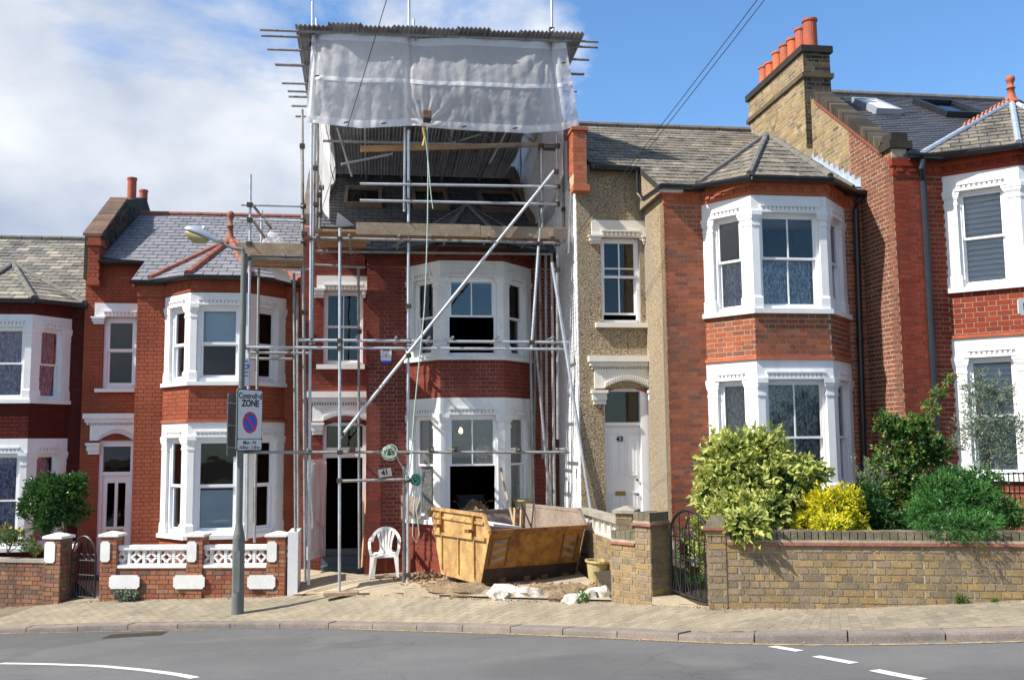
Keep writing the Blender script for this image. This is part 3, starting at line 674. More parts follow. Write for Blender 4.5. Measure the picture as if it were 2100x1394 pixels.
# partner on the boundary: nearest ordered point along the normal
Bc2 = []; last = 0
for i, p in enumerate(Kin):
    o = koff(Kf, min(i*8, len(Kf)-1), 1.); best = None
    for k in range(last, len(Bc)):
        d = Bc[k]-p; al = d.dot(o); la = abs(d.cross(o).z)
        s_ = la
        if al > 0 and (best is None or s_ < best[0]): best = (s_, k)
        if best and k-best[1] > 30: break
    last = best[1]; Bc2.append(Bc[last])
for _ in range(6): Bc2 = [Bc2[0]]+[(Bc2[i-1]+Bc2[i]*2+Bc2[i+1])/4 for i in range(1, len(Bc2)-1)]+[Bc2[-1]]
Bext = [q+(q-p).normalized()*.35 for p, q in zip(Kin, Bc2)]
pb = strip('pavement', Kin, Bext, 6, 'paver', lift=-.004); po = pb.build('paving_bed', 'paverjoint', pave)
_pt = BVHTree.FromPolygons([Vector(v) for v in pb.v], pb.f)
def onpave(px_, py_):
    h = _pt.ray_cast(EYE, ray(px_, py_).normalized()); return h[0] if h[0] else onz(px_, py_, .5)
PL, PW = .205, .105
S = [0]
for a, b_ in zip(Kin, Kin[1:]): S.append(S[-1]+(b_-a).length)
def at_s(s_):
    k = min(max(int(np.searchsorted(S, s_))-1, 0), len(S)-2); t = (s_-S[k])/(S[k+1]-S[k])
    return Kin[k].lerp(Kin[k+1], t), Bext[k].lerp(Bext[k+1], t)
pitems = []
s_lo = min(S[i] for i, p in enumerate(Kin) if proj(p)[0] > -60); s_hi = max(S[i] for i, p in enumerate(Kin) if proj(p)[0] < 2180)
smid = s_lo
ncross = 40
s_ = s_lo; col = 0
while s_ < s_hi:
    A0, B0 = at_s(s_); A1, B1 = at_s(s_+PW)
    wd = (B0-A0).length; k = int(wd/PL)+1; sh = .5*(col % 2)
    for j in range(-1, k+1):
        t0 = max(0, (j+sh)*PL/wd+.005/wd); t1 = min(1, ((j+1+sh)*PL-.013)/wd)
        if t1-t0 < .05/wd: continue
        g_ = .0013/PW
        q = [A0.lerp(B0, t0).lerp(A1.lerp(B1, t0), g_), A0.lerp(B0, t0).lerp(A1.lerp(B1, t0), 1-g_), A0.lerp(B0, t1).lerp(A1.lerp(B1, t1), 1-g_), A0.lerp(B0, t1).lerp(A1.lerp(B1, t1), g_)]
        dz = rnd.uniform(-.0008, .001)+.0005
        pitems.append(([p+Vector((0, 0, dz)) for p in q], t1-t0 > PL*.9/wd))
    s_ += PW; col += 1
def pscore(it):
    c = sum(it[0], Vector())/4; x, y, d = proj(c)
    return -d if (0 < x < 2100 and it[1]) else -1e3
order = sorted(range(len(pitems)), key=lambda i: -pscore(pitems[i])); pick = set(order[:300]); rest = MB()
for i, (q, full) in enumerate(pitems):
    vs = q+[p-Vector((0, 0, .02)) for p in q]; fs = [(0, 3, 2, 1), (0, 1, 5, 4), (1, 2, 6, 5), (2, 3, 7, 6), (3, 0, 4, 7)]
    if i in pick: MB().add(vs, fs).build('paver', 'paver', pave)
    else: rest.add(vs, fs)
rest.build('paving', 'paver', pave, kind='stuff')
# ================================================================== HOUSES
A = 8.2
H43 = Fr(2.536, 15.85, A); H41 = Fr(-2.3, 18.25, A); H39 = Fr(-7.1, 19.3, A); H37 = Fr(-9.3, 20.3, A); H45 = Fr(6.14, 15.3, A)
REC = 1.2
def planpt(F, u, v): p = F.w(u, v, 0); return p
def bay(h, bw, F, uL, fL, fR, uR, p, base, eaves, floors, m, mwhite='white', skip_faces=(), door=None):
    P = [planpt(F, uL, 0), planpt(F, fL, p), planpt(F, fR, p), planpt(F, uR, 0)]
    inside = [planpt(F, uL, -.25), planpt(F, uR, -.25)]
    FC = [face(P[0], P[1]), face(P[1], P[2]), face(P[2], P[3])]
    def off(d, back=-.25):
        # outline pushed outward by d
        L = []
        for i in range(4):
            ns = []
            if i > 0: ns.append(FC[i-1][0].n)
            if i < 3: ns.append(FC[i][0].n)
            if i == 0: L.append(P[0]+FC[0][0].n*d+ (P[0]-P[1]).normalized()*0); continue
            if i == 3: L.append(P[3]+FC[2][0].n*d); continue
            a = (ns[0]+ns[1]).normalized(); L.append(P[i]+a*(d/a.dot(ns[0])))
        L = [planpt(F, uL, back)]+L+[planpt(F, uR, back)]
        # keep the ends from spreading beyond the wall line
        return L
    zones = []; z = base
    for fl in floors: zones.append((z, fl['sb'])); z = fl['ft']
    zones.append((z, eaves))
    for k_, (a, b_) in enumerate(zones):
        if b_-a < .02: continue
        top_ = k_ == len(zones)-1
        MB().prism(off(0), a, b_+(.27 if top_ else 0)).build('bay_wall', bw.mort, h)
        for FF, L in FC: bw.panel(FF, .0, L, a, b_)
    for fl in floors:
        MB().prism(off(.07), fl['sb'], fl['sb']+.075).build('sill', mwhite, h)
        MB().prism(off(.012), fl['wt'], fl['ft']).build('bay_lintel', mwhite, h)
        if fl.get('string'): MB().prism(off(.045), fl['ft']+.002, fl['ft']+.05).build('string_course', fl['string'], h)
        st = fl['sb']+.075
        capb = fl['cap']
        # corner piers
        def pier(poly, nm='pillar'):
            c = sum(poly, Vector())/len(poly)
            def sc(s): return [c+(q-c)*s for q in poly]
            b = MB(); zb = st+.18
            b.prism(sc(1.22), st-.003, zb).prism(sc(1.22), zb, zb+.035, sc(1.0)).prism(sc(1.0), zb+.034, capb+.003)
            o = b.build(nm, mwhite, h)
            k = MB(); t = fl['wt']+.0; hh = t-capb
            k.prism(sc(1.12), capb, capb+hh*.16).prism(sc(1.04), capb+hh*.16, capb+hh*.42).prism(sc(1.10), capb+hh*.42, capb+hh*.60, sc(1.30)).prism(sc(1.30), capb+hh*.60, capb+hh*.78, sc(1.34)).prism(sc(1.42), capb+hh*.78, t+.02)
            k.build('capital', mwhite, o)
        for i in (1, 2):
            FA, LA = FC[i-1]; FB, LB = FC[i]
            a, c = (.20, .12) if i == 1 else (.12, .20)
            q0 = FA.w(LA-a, .004, 0); q1 = P[i]+(FA.n+FB.n).normalized()*.004; q2 = FB.w(c, .004, 0)
            q3 = FB.w(c, -.12, 0); q4 = FA.w(LA-a, -.12, 0)
            pier([q0, q1, q2, q3, q4])
        FA, LA = FC[0]; pier([FA.w(-.02, .003, 0), FA.w(.19, .003, 0), FA.w(.19, -.13, 0), FA.w(-.02, -.13, 0)])
        FB, LB = FC[2]; pier([FB.w(LB-.19, .003, 0), FB.w(LB+.02, .003, 0), FB.w(LB+.02, -.13, 0), FB.w(LB-.19, -.13, 0)])
        for k, (FF, L) in enumerate(FC):
            a, c = ((.19, L-.20), (.12, L-.12), (.20, L-.19))[k]
            dm = MB(); dentils(dm, FF, a+.02, c-.02, fl['wt']+.035, fl['wt']+.125, .014, .05)
            dm.box(FF, a-.03, c+.03, .014, .045, fl['wt']-.0, fl['wt']+.034); dm.build('dentil_moulding', mwhite, h)
            spec = dict(fl['win'][k])
            glazed(h, FF, a, c, st, fl['wt'], v=-.09, **spec)
    return P, FC
def roofplane(F, u0, u1, v0, z0, v1, z1):
    O = F.w(u0, v0, z0); U = F.t.copy(); V = (F.w(u0, v1, z1)-O); Lv = V.length; V.normalize(); return O, U, V, Lv
def bayroof(h, sl, F, fL, fR, uL, uR, p, ze, apexu, apexv, apexz, hipm, over=.12, hr=.055, finial=None, hips=True, roofm=None):
    """hipped little roof over the bay; its back edges run onto the main slope"""
    ap = F.w(apexu, apexv, apexz)
    c0 = F.w(uL-.25, .16, ze+.015); c1 = F.w(fL-.05, p+over, ze); c2 = F.w(fR+.05, p+over, ze); c3 = F.w(uR+.25, .16, ze+.015)
    for a, b_ in ((c0, c1), (c1, c2), (c2, c3)):
        U = (b_-a).normalized(); L = (b_-a).length; d = ap-a; au = d.dot(U); V = (d-U*au); Lv = V.length; V.normalize()
        sl.plane(a, U, V, [(0, 0), (L, 0), (au, Lv)], lift=.02)
        mb = MB(); N_ = U.cross(V); mb.slab([a+N_*.018, b_+N_*.018, ap+N_*.018], N_, .05); mb.build('bay_roof', 'deck', h)
    if hips:
        for q in (c0, c1, c2, c3):
            n = max(2, int((ap-q).length/.36)); up = Vector((0, 0, .045))
            for i in range(n):
                a = q.lerp(ap, i/n)+up; b_ = q.lerp(ap, (i+1.06)/n)+up
                MB().tube([a, b_], hr*1.06, 8, hr*.94).build('hip_tile', hipm, h)
    if finial:
        MB().lathe(ap+Vector((0, 0, .0)), [(.16, 0), (.13, .06), (.075, .12), (.06, .22), (.055, .34), (.075, .345), (.075, .365), (.05, .37), (.048, .50), (.075, .56), (.085, .60), (.075, .65), (.03, .69)], 14).build('finial', finial, h, smooth=True)
    return ap, (c0, c1, c2, c3)
def gutter(h, pts, r=.055, name='gutter', m='pipe'):
    b = MB(); n = 8
    for a, c in zip(pts, pts[1:]):
        d = (c-a); x = Vector((-d.y, d.x, 0)).normalized()
        ring = []
        for P_ in (a, c):
            ring.append([P_+x*r*math.cos(math.pi+math.pi*j/n)+Vector((0, 0, r*1.2*math.sin(math.pi+math.pi*j/n))) for j in range(n+1)]+[P_+x*(r-.008)*math.cos(2*math.pi-math.pi*j/n)+Vector((0, 0, r*1.05*math.sin(2*math.pi-math.pi*j/n))) for j in range(n+1)])
        k = len(ring[0]); b.add(ring[0]+ring[1], [(j, (j+1) % k, k+(j+1) % k, k+j) for j in range(k)]+[tuple(range(k-1, -1, -1)), tuple(range(k, 2*k))])
    return b.build(name, m, h)
def shell(h, F, u0, u1, v1, zb, ze, ridgev, ridgez, backv, m, rooml=True):
    """side and back walls, rear slope, floors: what makes the house a solid"""
    b = MB(); th = .2
    S0 = [(v1, zb), (v1, ze), (ridgev, ridgez-.12), (backv, ze-.3), (backv, zb)]
    for ua, ub in ((u0, u0+th), (u1-th, u1)):
        vs = [F.w(ua, v, z) for v, z in S0]+[F.w(ub, v, z) for v, z in S0]
        b.add(vs, [tuple(range(5)), tuple(range(9, 4, -1))]+[(i, 5+i, 5+(i+1) % 5, (i+1) % 5) for i in range(5)])
    b.box(F, u0+th+.002, u1-th-.002, backv, backv+th, zb, ze-.35)
    b.build('outer_wall', m, h)
    r = MB(); r.add([F.w(u0, ridgev, ridgez), F.w(u1, ridgev, ridgez), F.w(u1, backv-.2, ze-.25), F.w(u0, backv-.2, ze-.25), F.w(u0, ridgev, ridgez-.1), F.w(u1, ridgev, ridgez-.1), F.w(u1, backv-.2, ze-.35), F.w(u0, backv-.2, ze-.35)], [(3, 2, 1, 0), (4, 5, 6, 7), (0, 1, 5, 4), (1, 2, 6, 5), (2, 3, 7, 6), (3, 0, 4, 7)])
    r.build('rear_roof', 'slate45', h)
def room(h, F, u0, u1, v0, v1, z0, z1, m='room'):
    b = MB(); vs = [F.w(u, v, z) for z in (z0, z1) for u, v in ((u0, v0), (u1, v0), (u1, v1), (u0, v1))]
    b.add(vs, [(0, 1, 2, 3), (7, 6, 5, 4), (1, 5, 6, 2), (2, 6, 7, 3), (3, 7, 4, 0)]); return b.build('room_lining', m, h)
def band_corbel(h, FC, z0, z1, m, over=.05, teeth=True):
    for FF, L in FC:
        b = MB(); b.box(FF, -.03, L+.03, -.05, over, z0+(z1-z0)*.55, z1)
        b.box(FF, -.01, L+.01, -.05, over*.55, z0, z0+(z1-z0)*.22)
        b.box(FF, -.005, L+.005, -.05, over*.42, z0+(z1-z0)*.2195, z0+(z1-z0)*.5505)
        if teeth:
            n = int(L/.2)
            for i in range(n): a = L*(i+.2)/n; b.box(FF, a, a+L/n*.55, -.05, over*.8, z0+(z1-z0)*.221, z0+(z1-z0)*.549)
        b.build('eaves_course', m, h)
def entrance(h, bw, F, off, q, mwhite, brickm, wallm):
    """door surround, from photo measurements on the recessed wall (all on the plane v=off)"""
    R = lambda x, y: F.px(x, y, off)
    u0, z1 = R(*q['corn'][0]); u1, z0 = R(*q['corn'][1])
    b = MB(); hh = z1-z0
    b.box(F, u0, u1, off, off+.13, z0+hh*.55, z1).box(F, u0+.03, u1-.0, off, off+.09, z0+hh*.25, z0+hh*.55-.001)
    b.build('door_cornice', mwhite, h)
    d = MB(); dentils(d, F, u0+.06, u1, z0, z0+hh*.249, off, off+.07); d.build('dentil_moulding', mwhite, h)
    # lintel with arched soffit
    a0, _ = R(*q['lin'][0]); a1, lz = R(*q['lin'][1]); o0, spring = R(*q['arch'][0]); o1, crown = R(*q['arch'][1])
    n = 14; b = MB(); top = z0-.001
    pts = [(o0+(o1-o0)*i/n, spring+(crown-spring)*math.sin(math.pi*i/n)) for i in range(n+1)]
    for (x0, y0), (x1, y1) in zip(pts, pts[1:]):
        b.hexa([F.w(x0, off+.05, y0), F.w(x1, off+.05, y1), F.w(x1, off-.02, y1), F.w(x0, off-.02, y0), F.w(x0, off+.05, top), F.w(x1, off+.05, top), F.w(x1, off-.02, top), F.w(x0, off-.02, top)])
    b.box(F, a0, o0-.0005, off-.02, off+.05, spring-.0, top)
    if a1 > o1+.01: b.box(F, o1+.0005, a1, off-.02, off+.05, spring, top)
    b.build('door_lintel', mwhite, h)
    # rope moulding over the arch
    d = MB(); k = 26
    for i in range(k):
        t0, t1 = (i+.1)/k, (i+.72)/k; P = []
        for t in (t0, t1):
            x = o0+(o1-o0)*t; y = spring+(crown-spring)*math.sin(math.pi*t)
            P.append((x, y))
        d.hexa([F.w(P[0][0], off+.085, P[0][1]+.02), F.w(P[1][0], off+.085, P[1][1]+.02), F.w(P[1][0], off+.05, P[1][1]+.02), F.w(P[0][0], off+.05, P[0][1]+.02), F.w(P[0][0]+.02, off+.085, P[0][1]+.10), F.w(P[1][0]+.02, off+.085, P[1][1]+.10), F.w(P[1][0]+.02, off+.05, P[1][1]+.10), F.w(P[0][0]+.02, off+.05, P[0][1]+.10)])
    d.build('arch_moulding', mwhite, h)
    # brick arch under it
    if brickm:
        k = 13
        for i in range(k):
            t0, t1 = (i+.06)/k, (i+.94)/k; P = []
            for t in (t0, t1): x = o0+(o1-o0)*t; P.append((x, spring+(crown-spring)*math.sin(math.pi*t)))
            th = .10; c = MB()
            c.hexa([F.w(P[0][0], off-.04, P[0][1]-th), F.w(P[1][0], off-.04, P[1][1]-th), F.w(P[1][0], off-.2, P[1][1]-th), F.w(P[0][0], off-.2, P[0][1]-th), F.w(P[0][0], off-.04, P[0][1]-.002), F.w(P[1][0], off-.04, P[1][1]-.002), F.w(P[1][0], off-.2, P[1][1]-.002), F.w(P[0][0], off-.2, P[0][1]-.002)])
            c.build('arch_brick', brickm, h)
    for cb in q['corbels']:
        c0, cz1 = R(*cb[0]); c1, cz0 = R(*cb[1]); b = MB(); H_ = cz1-cz0
        b.box(F, c0, c1, off, off+.12, cz0+H_*.78, cz1).box(F, c0+.02, c1-.02, off, off+.09, cz0+H_*.30, cz0+H_*.779).box(F, c0+.04, c1-.03, off, off+.06, cz0, cz0+H_*.299)
        b.build('corbel', mwhite, h)
    return (o0, o1, spring, crown)
def win_recess(h, F, off, q, mwhite, wallm, **kw):
    """small first-floor window over a door: lintel, corbels, sill, from photo measurements"""
    R = lambda x, y: F.px(x, y, off)
    u0, z1 = R(*q['open'][0]); u1, z0 = R(*q['open'][1])
    a0, lz1 = R(*q['lin'][0]); a1, _ = R(*q['lin'][1])
    b = MB(); b.box(F, a0, a1, off-.02, off+.05, z1+.13, lz1).box(F, a0, u0-.0, off-.02, off+.049, z1-.04, z1+.129)
    if a1 > u1+.03: b.box(F, u1, a1, off-.02, off+.049, z1-.04, z1+.129)
    b.box(F, u0, u1, off-.02, off+.047, z1+.0, z1+.1295); b.build('window_lintel', mwhite, h)
    d = MB(); dentils(d, F, u0+.0, u1-.0, z1+.03, z1+.129, off+.048, off+.085); d.build('dentil_moulding', mwhite, h)
    for cb in q['corbels']:
        c0, cz1 = R(*cb[0]); c1, cz0 = R(*cb[1]); b = MB(); H_ = cz1-cz0
        b.box(F, c0, c1, off, off+.12, cz0+H_*.78, cz1).box(F, c0+.02, c1-.02, off, off+.09, cz0+H_*.3, cz0+H_*.779).box(F, c0+.04, c1-.03, off, off+.06, cz0, cz0+H_*.299)
        b.build('corbel', mwhite, h)
    s0, sz1 = R(*q['sill'][0]); s1, sz0 = R(*q['sill'][1])
    MB().box(F, s0, s1, off-.12, off+.09, sz0, sz1).build('sill', mwhite, h)
    zb = max(sz1, z0-.0)
    w = glazed(h, F, u0, u1, sz1+.001, z1, v=off-.11, **kw)
    return (u0, u1, sz1, z1)
def mainroof(h, F, uL, uc, uR, ze, ridgepx, slm, gauge, w, recv=-1.0, rv=-4.4, ridgem='hip', seed=1, ridge_r=.07, capn=300, sides=.0, extra=None):
    rz_ = sum(F.px(x, y, rv)[1] for x, y in ridgepx)/len(ridgepx)
    O, U, V, Lv = roofplane(F, uL, uR, .15, ze, rv, rz_)
    k = Lv/(rv-.15); b1 = (recv-.15)*k
    poly = [(uc-uL, 0), (uR-uL, 0), (uR-uL, Lv), (0, Lv), (0, b1), (uc-uL, b1)] if uc > uL else [(0, 0), (uR-uL, 0), (uR-uL, Lv), (0, Lv)]
    sl = Slates(h, slm, gauge, w, capn, seed=seed)
    sl.plane(O, U, V, poly)
    N_ = U.cross(V)
    mb = MB()
    P = lambda a, b: O+U*a+V*b
    if uc > uL:
        mb.slab([P(uc-uL, 0), P(uR-uL, 0), P(uR-uL, Lv), P(uc-uL, Lv)], N_, .1); mb.slab([P(0, b1), P(uc-uL-.001, b1), P(uc-uL-.001, Lv), P(0, Lv)], N_, .1)
    else: mb.slab([P(0, 0), P(uR-uL, 0), P(uR-uL, Lv), P(0, Lv)], N_, .1)
    mb.build('roof', 'deck', h)
    n = int((uR-uL)/.45)
    for i in range(n):
        a = F.w(uL+(uR-uL)*i/n, rv, rz_+.03); c = F.w(uL+(uR-uL)*(i+.97)/n, rv, rz_+.03); MB().tube([a, c], ridge_r, 8).build('ridge_tile', ridgem, h)
    slope = (rz_-ze)/(.15-rv)
    return sl, (lambda v: ze+slope*(.15-v)), rz_
def downpipe(h, F, pts, r=.04, col='pipe'):
    b = MB(); b.tube(pts, r, 10)
    L = len(pts)
    for t in (.15, .4, .65, .9):
        a = pts[-2]; c = pts[-1]; p = a.lerp(c, t); b.tube([p, p+(c-a).normalized()*.05], r*1.3, 10)
    return b.build('downpipe', col, h, smooth=False)
# ------------------------------------------------------------------ 43, red brick and pebbledash
F = H43; zb = .85
h43 = thing('terraced_house', 'orange red brick and pebbledash terraced house with white bays and a door numbered 43', 'house', F.w(1, 0, zb), 'bay fronted terraced houses in the row')
bw = Brickwork(h43, 'brick43', j=.013, L=.212, W_=.0995, Hh=.062); bw.mort = 'mortar43'
uR = 3.566; uL = -1.216; ZE = 6.90
fl = [dict(sb=1.75, wt=3.66, ft=3.97, cap=3.40, string='rub43', win=[
        dict(rail=2.745, vbars=(.5,)[:0], behind=[('curtain', 'lacefull', 1.85, 3.6)]),
        dict(rail=2.745, vbars=(.5,), behind=[('curtain', 'lacefull', 1.85, 3.6)]),
        dict(rail=2.745, behind=[('curtain', 'lacefull', 1.85, 3.6)])]),
      dict(sb=4.70, wt=6.33, ft=6.61, cap=6.12, win=[
        dict(rail=5.6, behind=[('curtain', 'lace', 4.8, 5.58)]),
        dict(rail=5.6, vbars=(.5,), behind=[('curtain', 'lace', 4.8, 5.58)]),
        dict(rail=5.6, behind=[('curtain', 'lace', 4.8, 5.58)])])]
P43, FC43 = bay(h43, bw, F, .66, 1.21, 2.47, 3.17, .75, zb, 6.62, fl, 'brick43', 'white')
holes = [(.70, 3.13, 1.83, 3.62), (.70, 3.13, 4.78, 6.28)]
b = MB(); wallcells(b, F, 0, uR, zb, ZE, holes, -.22, 0); b.build('front_wall', 'mortar43', h43)
bw.panel(F, .0, .66, 1.12, 6.60); bw.panel(F, 3.17, uR, 1.12, 6.60)
MB().box(F, -.0, .66, 0, .03, zb, 1.12).build('plinth', 'stone', h43)
band_corbel(h43, FC43+[(F, .66), (Fr(F.w(3.17, 0, 0).x, F.w(3.17, 0, 0).y, A), .39)], 6.615, 6.86, 'rub43')
bw.finish()
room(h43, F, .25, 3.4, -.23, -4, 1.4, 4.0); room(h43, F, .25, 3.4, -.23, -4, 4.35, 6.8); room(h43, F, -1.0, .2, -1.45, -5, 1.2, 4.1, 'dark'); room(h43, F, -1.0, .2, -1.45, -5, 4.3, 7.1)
# recessed entrance
qd = dict(corn=[(1205, 730), (1337.5, 757)], lin=[(1218, 757), (1338, 800)], arch=[(1238, 796), (1330, 781)], corbels=[[(1211, 800), (1245, 829)], [(1326, 800), (1340, 829)]])
o0, o1, spr, crn = entrance(h43, bw, F, -REC, qd, 'cream', 'rub43', 'pebble')
qw = dict(open=[(1231, 487), (1315, 660)], lin=[(1212, 452), (1327, 452)], corbels=[[(1205, 483), (1234, 501)], [(1313, 485), (1330, 502)]], sill=[(1220, 662), (1334, 672.5)])
wr = win_recess(h43, F, -REC, qw, 'cream', 'pebble', rail=F.px(1270, 567, -REC)[1], vbars=(.5,), hbars=(F.px(1270, 549, -REC)[1],), open_low=.10)
b = MB(); wallcells(b, F, uL, -.0, zb, 7.6, [(o0, o1, 0, spr), (wr[0], wr[1], wr[2], wr[3])], -REC-.22, -REC); b.build('pebbledash_wall', 'pebble', h43)
MB().box(Fr(F.w(0, 0, 0).x, F.w(0, 0, 0).y, A-90), -REC, 0, -.05, .0, zb, 7.0).build('pebbledash_wall', 'pebble', h43)
MB().box(F, .0, .27, -.04, .013, zb, 6.62).build('pebbledash_wall', 'pebble', h43) if False else None
dz1 = F.px(1275, 803, -REC-.15)[1]; dz0 = F.px(1275, 866, -REC-.15)[1]
fr_ = MB(); fr_.box(F, o1-.14, o1, -REC-.2, -REC-.06, zb, spr).box(F, o0, o0+.03, -REC-.2, -REC-.08, zb, spr).box(F, o0+.03, o1-.14, -REC-.2, -REC-.09, dz0-.06, dz0).box(F, o0+.03, o1-.14, -REC-.2, -REC-.09, dz1, crn-.02); fr_.build('door_frame', 'wood', h43)
MB().box(F, o0+.03, o1-.14, -REC-.16, -REC-.155, dz0, dz1).build('fanlight', 'glass', h43)
D0, D1 = o0+.03, o1-.14; dh = dz0-.062-1.2
db = MB(); db.box(F, D0, D1, -REC-.19, -REC-.145, 1.2, dz0-.062)
dr = db.build('front_door', 'wood', h43)
for (a, c, z0, z1) in ((.10, .44, .52, .94), (.56, .90, .52, .94), (.10, .44, .08, .36), (.56, .90, .08, .36)):
    x0, x1 = D0+(D1-D0)*a, D0+(D1-D0)*c; p = MB(); y0, y1 = 1.2+dh*z0, 1.2+dh*z1; v = -REC-.144
    p.box(F, x0, x0+.02, v, v+.014, y0, y1).box(F, x1-.02, x1, v, v+.014, y0, y1).box(F, x0+.02, x1-.02, v, v+.013, y1-.02, y1).box(F, x0+.02, x1-.02, v, v+.013, y0, y0+.02).box(F, x0+.05, x1-.05, v, v+.008, y0+.05, y1-.05)
    p.build('door_panel', 'wood', dr)
lz = F.px(1272, 1011, -REC-.15)
MB().box(F, lz[0]-.09, lz[0]+.09, -REC-.144, -REC-.125, lz[1]-.035, lz[1]+.035).build('letterbox', 'brass', dr)
for yy in (983, 1013):
    kz = F.px(1310, yy, -REC-.15); c = F.w(D1-.07, -REC-.12, kz[1]); MB().lathe(c, [(.0, -.02), (.022, -.014), (.026, 0), (.022, .014), (0, .02)], 10, False).build('knob', 'black', dr)
nz = F.px(1270, 900, -REC-.15); text('43', .125, F, nz[0], nz[1], -REC-.120, dr, 'black', bold=.005, name='house_number')
# roof
sl, rz43, rg43 = mainroof(h43, F, uL+.25, -.12, uR, ZE, [(1190, 262), (1590, 268)], 'slateold', .255, .26, ridgem='hip', seed=3)
ax, ay = 1573, 280; av = -1.35
au, az = F.px(ax, ay, av)
ap, cs = bayroof(h43, sl, F, 1.21, 2.47, .80, 3.02, .75, ZE-.02, au, av, az, 'hip')
sl.finish()
gutter(h43, [F.w(-.12, .20, ZE), F.w(.45, .20, ZE-.01), F.w(1.16, .93, ZE-.03), F.w(2.52, .93, ZE-.03), F.w(3.3, .2, ZE-.02), F.w(uR-.02, .2, ZE-.02)], .06)
gz_ = rz43(-1.0)
gutter(h43, [F.w(uL+.27, -.95, gz_), F.w(-.12, -.95, gz_-.02)], .06)
MB().tube([F.w(-.17, -.95, gz_-.02), F.w(-.17, -.95, gz_-.5), F.w(-.10, -.8, gz_-.62), F.w(-.1, .2, ZE-.05)], .038, 8).build('downpipe', 'pipe', h43)
downpipe(h43, F, [F.pw(1771, 398, .12), F.pw(1757, 415, .12), F.pw(1755, 430, .07), F.pw(1777, 1100, .07)], .05)
shell(h43, F, uL, uR, 0-.001 if False else -REC-.22, zb-.4, rz43(-REC-.22)-.15, -4.4, rg43, -9., 'mortar43')
# white party wall face towards 41, with brick relief, and brick pier on top
LW = Fr(F.w(uL, 0, 0).x, F.w(uL, 0, 0).y, A-90)     # u runs towards the street, n faces left
b = MB(); b.add([LW.w(-9, 0, .2), LW.w(-REC+.0, 0, .2), LW.w(-REC, 0, rz43(-REC)+.25), LW.w(-4.4, 0, rg43+.3), LW.w(-9, 0, 6)], [(0, 1, 2, 3, 4)])
b2 = MB(); q = [(-5.2, .2), (-REC, .2), (-REC, rz43(-REC)+.33), (-4.4, rg43+.33), (-5.2, rg43-.1)]
q = [(min(u, -REC-.003), z) for u, z in q]; vs = [LW.w(u, .012, z) for u, z in q]+[LW.w(u, -.02, z) for u, z in q]; b2.add(vs, [tuple(range(5)), tuple(range(9, 4, -1))]+[(i, 5+i, 5+(i+1) % 5, (i+1) % 5) for i in range(5)])
b2.build('party_wall', 'partywhite', h43)
bp = Brickwork(h43, 'partywhite', cap=0, restname='whitewashed_brickwork', proud=.010); bp.panel(LW, -3.4, -REC, .3, rz43(-REC)+.2, v=.008); bp.finish()
bp = Brickwork(h43, 'rub43', cap=60, name='pier_brick', restname='pier_brickwork'); z0 = F.px(1190, 378, -1.0)[1]; z1 = F.px(1190, 268, -1.0)[1]
pu0, pu1 = F.px(1176, 330, -1.0)[0], F.px(1203, 330, -1.0)[0]
MB().box(F, pu0, pu1, -1.5, -1.0, z0, z1).build('parapet_pier', 'mortar43', h43); bp.panel(F, pu0, pu1, z0+.02, z1, v=-1.0)
MB().box(F, pu0-.03, pu1+.03, -1.6, -.96, z1, z1+.06).build('parapet_cap', 'terracotta', h43)
MB().box(F, pu0-.02, pu1+.04, -1.2, -.955, z0-.12, z0-.002).build('corbel_brick', 'rub43', h43)
sf = Fr(F.w(pu0, 0, 0).x, F.w(pu0, 0, 0).y, A-90); bp.panel(sf, -1.5, -1.0, z0+.2, z1, v=0.0); bp.finish()
for i in range(9):
    v = -1.5-i*.33; a = MB(); zt = rz43(v)+.34; a.hexa([F.w(pu0-.03, v, max(zt, 0)), F.w(pu1, v, zt), F.w(pu1, v-.32, zt+.18), F.w(pu0-.03, v-.32, zt+.18), F.w(pu0-.03, v, zt+.07), F.w(pu1, v, zt+.07), F.w(pu1, v-.32, zt+.25), F.w(pu0-.03, v-.32, zt+.25)]); a.build('coping_stone', 'terracotta', h43)
def cheek(h, F, u, rz, ze, m):
    vs = []
    for uu in (u-.05, u+.0): vs += [F.w(uu, .12, ze-.12), F.w(uu, -REC-.1, ze-.12), F.w(uu, -REC-.1, rz(-REC-.1)-.05), F.w(uu, .12, rz(.12)-.05)]
    MB().add(vs, [(0, 1, 2, 3), (7, 6, 5, 4), (0, 4, 5, 1), (1, 5, 6, 2), (2, 6, 7, 3), (3, 7, 4, 0)]).build('eaves_cheek', m, h)
cheek(h43, H43, -.05, rz43, 6.90, 'pebble')
MB().box(H43, -.10, .3, -.0, .14, 6.80, 6.88).build('soffit', 'wood', h43)
# ------------------------------------------------------------------ 41, oxblood painted, under repair
F = H41; zb = .2; uR = 3.19; uc = -.43; uL = -1.744; ZE = 6.34
h41 = thing('terraced_house', 'oxblood painted terraced house behind the scaffolding with open doorway and white bay', 'house', F.w(1, 0, zb), 'bay fronted terraced houses in the row')
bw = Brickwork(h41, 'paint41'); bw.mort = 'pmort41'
fl = [dict(sb=1.27, wt=3.226, ft=3.535, cap=2.99, win=[
        dict(rail=2.32, glass='glassdusty', behind=[('curtain', 'net', 1.5, 3.1)]),
        dict(rail=2.32, vbars=(.5,), glass='glassdusty', open_low='raised'),
        dict(rail=2.32, glass='glassdusty')]),
      dict(sb=4.22, wt=5.75, ft=6.05, cap=5.58, win=[
        dict(rail=5.03),
        dict(rail=5.03, vbars=(.5,), open_low='raised'),
        dict(rail=5.03)])]
P41, FC41 = bay(h41, bw, F, .32, .90, 2.06, 2.70, .75, zb+.42, 6.06, fl, 'paint41', 'whiteold')
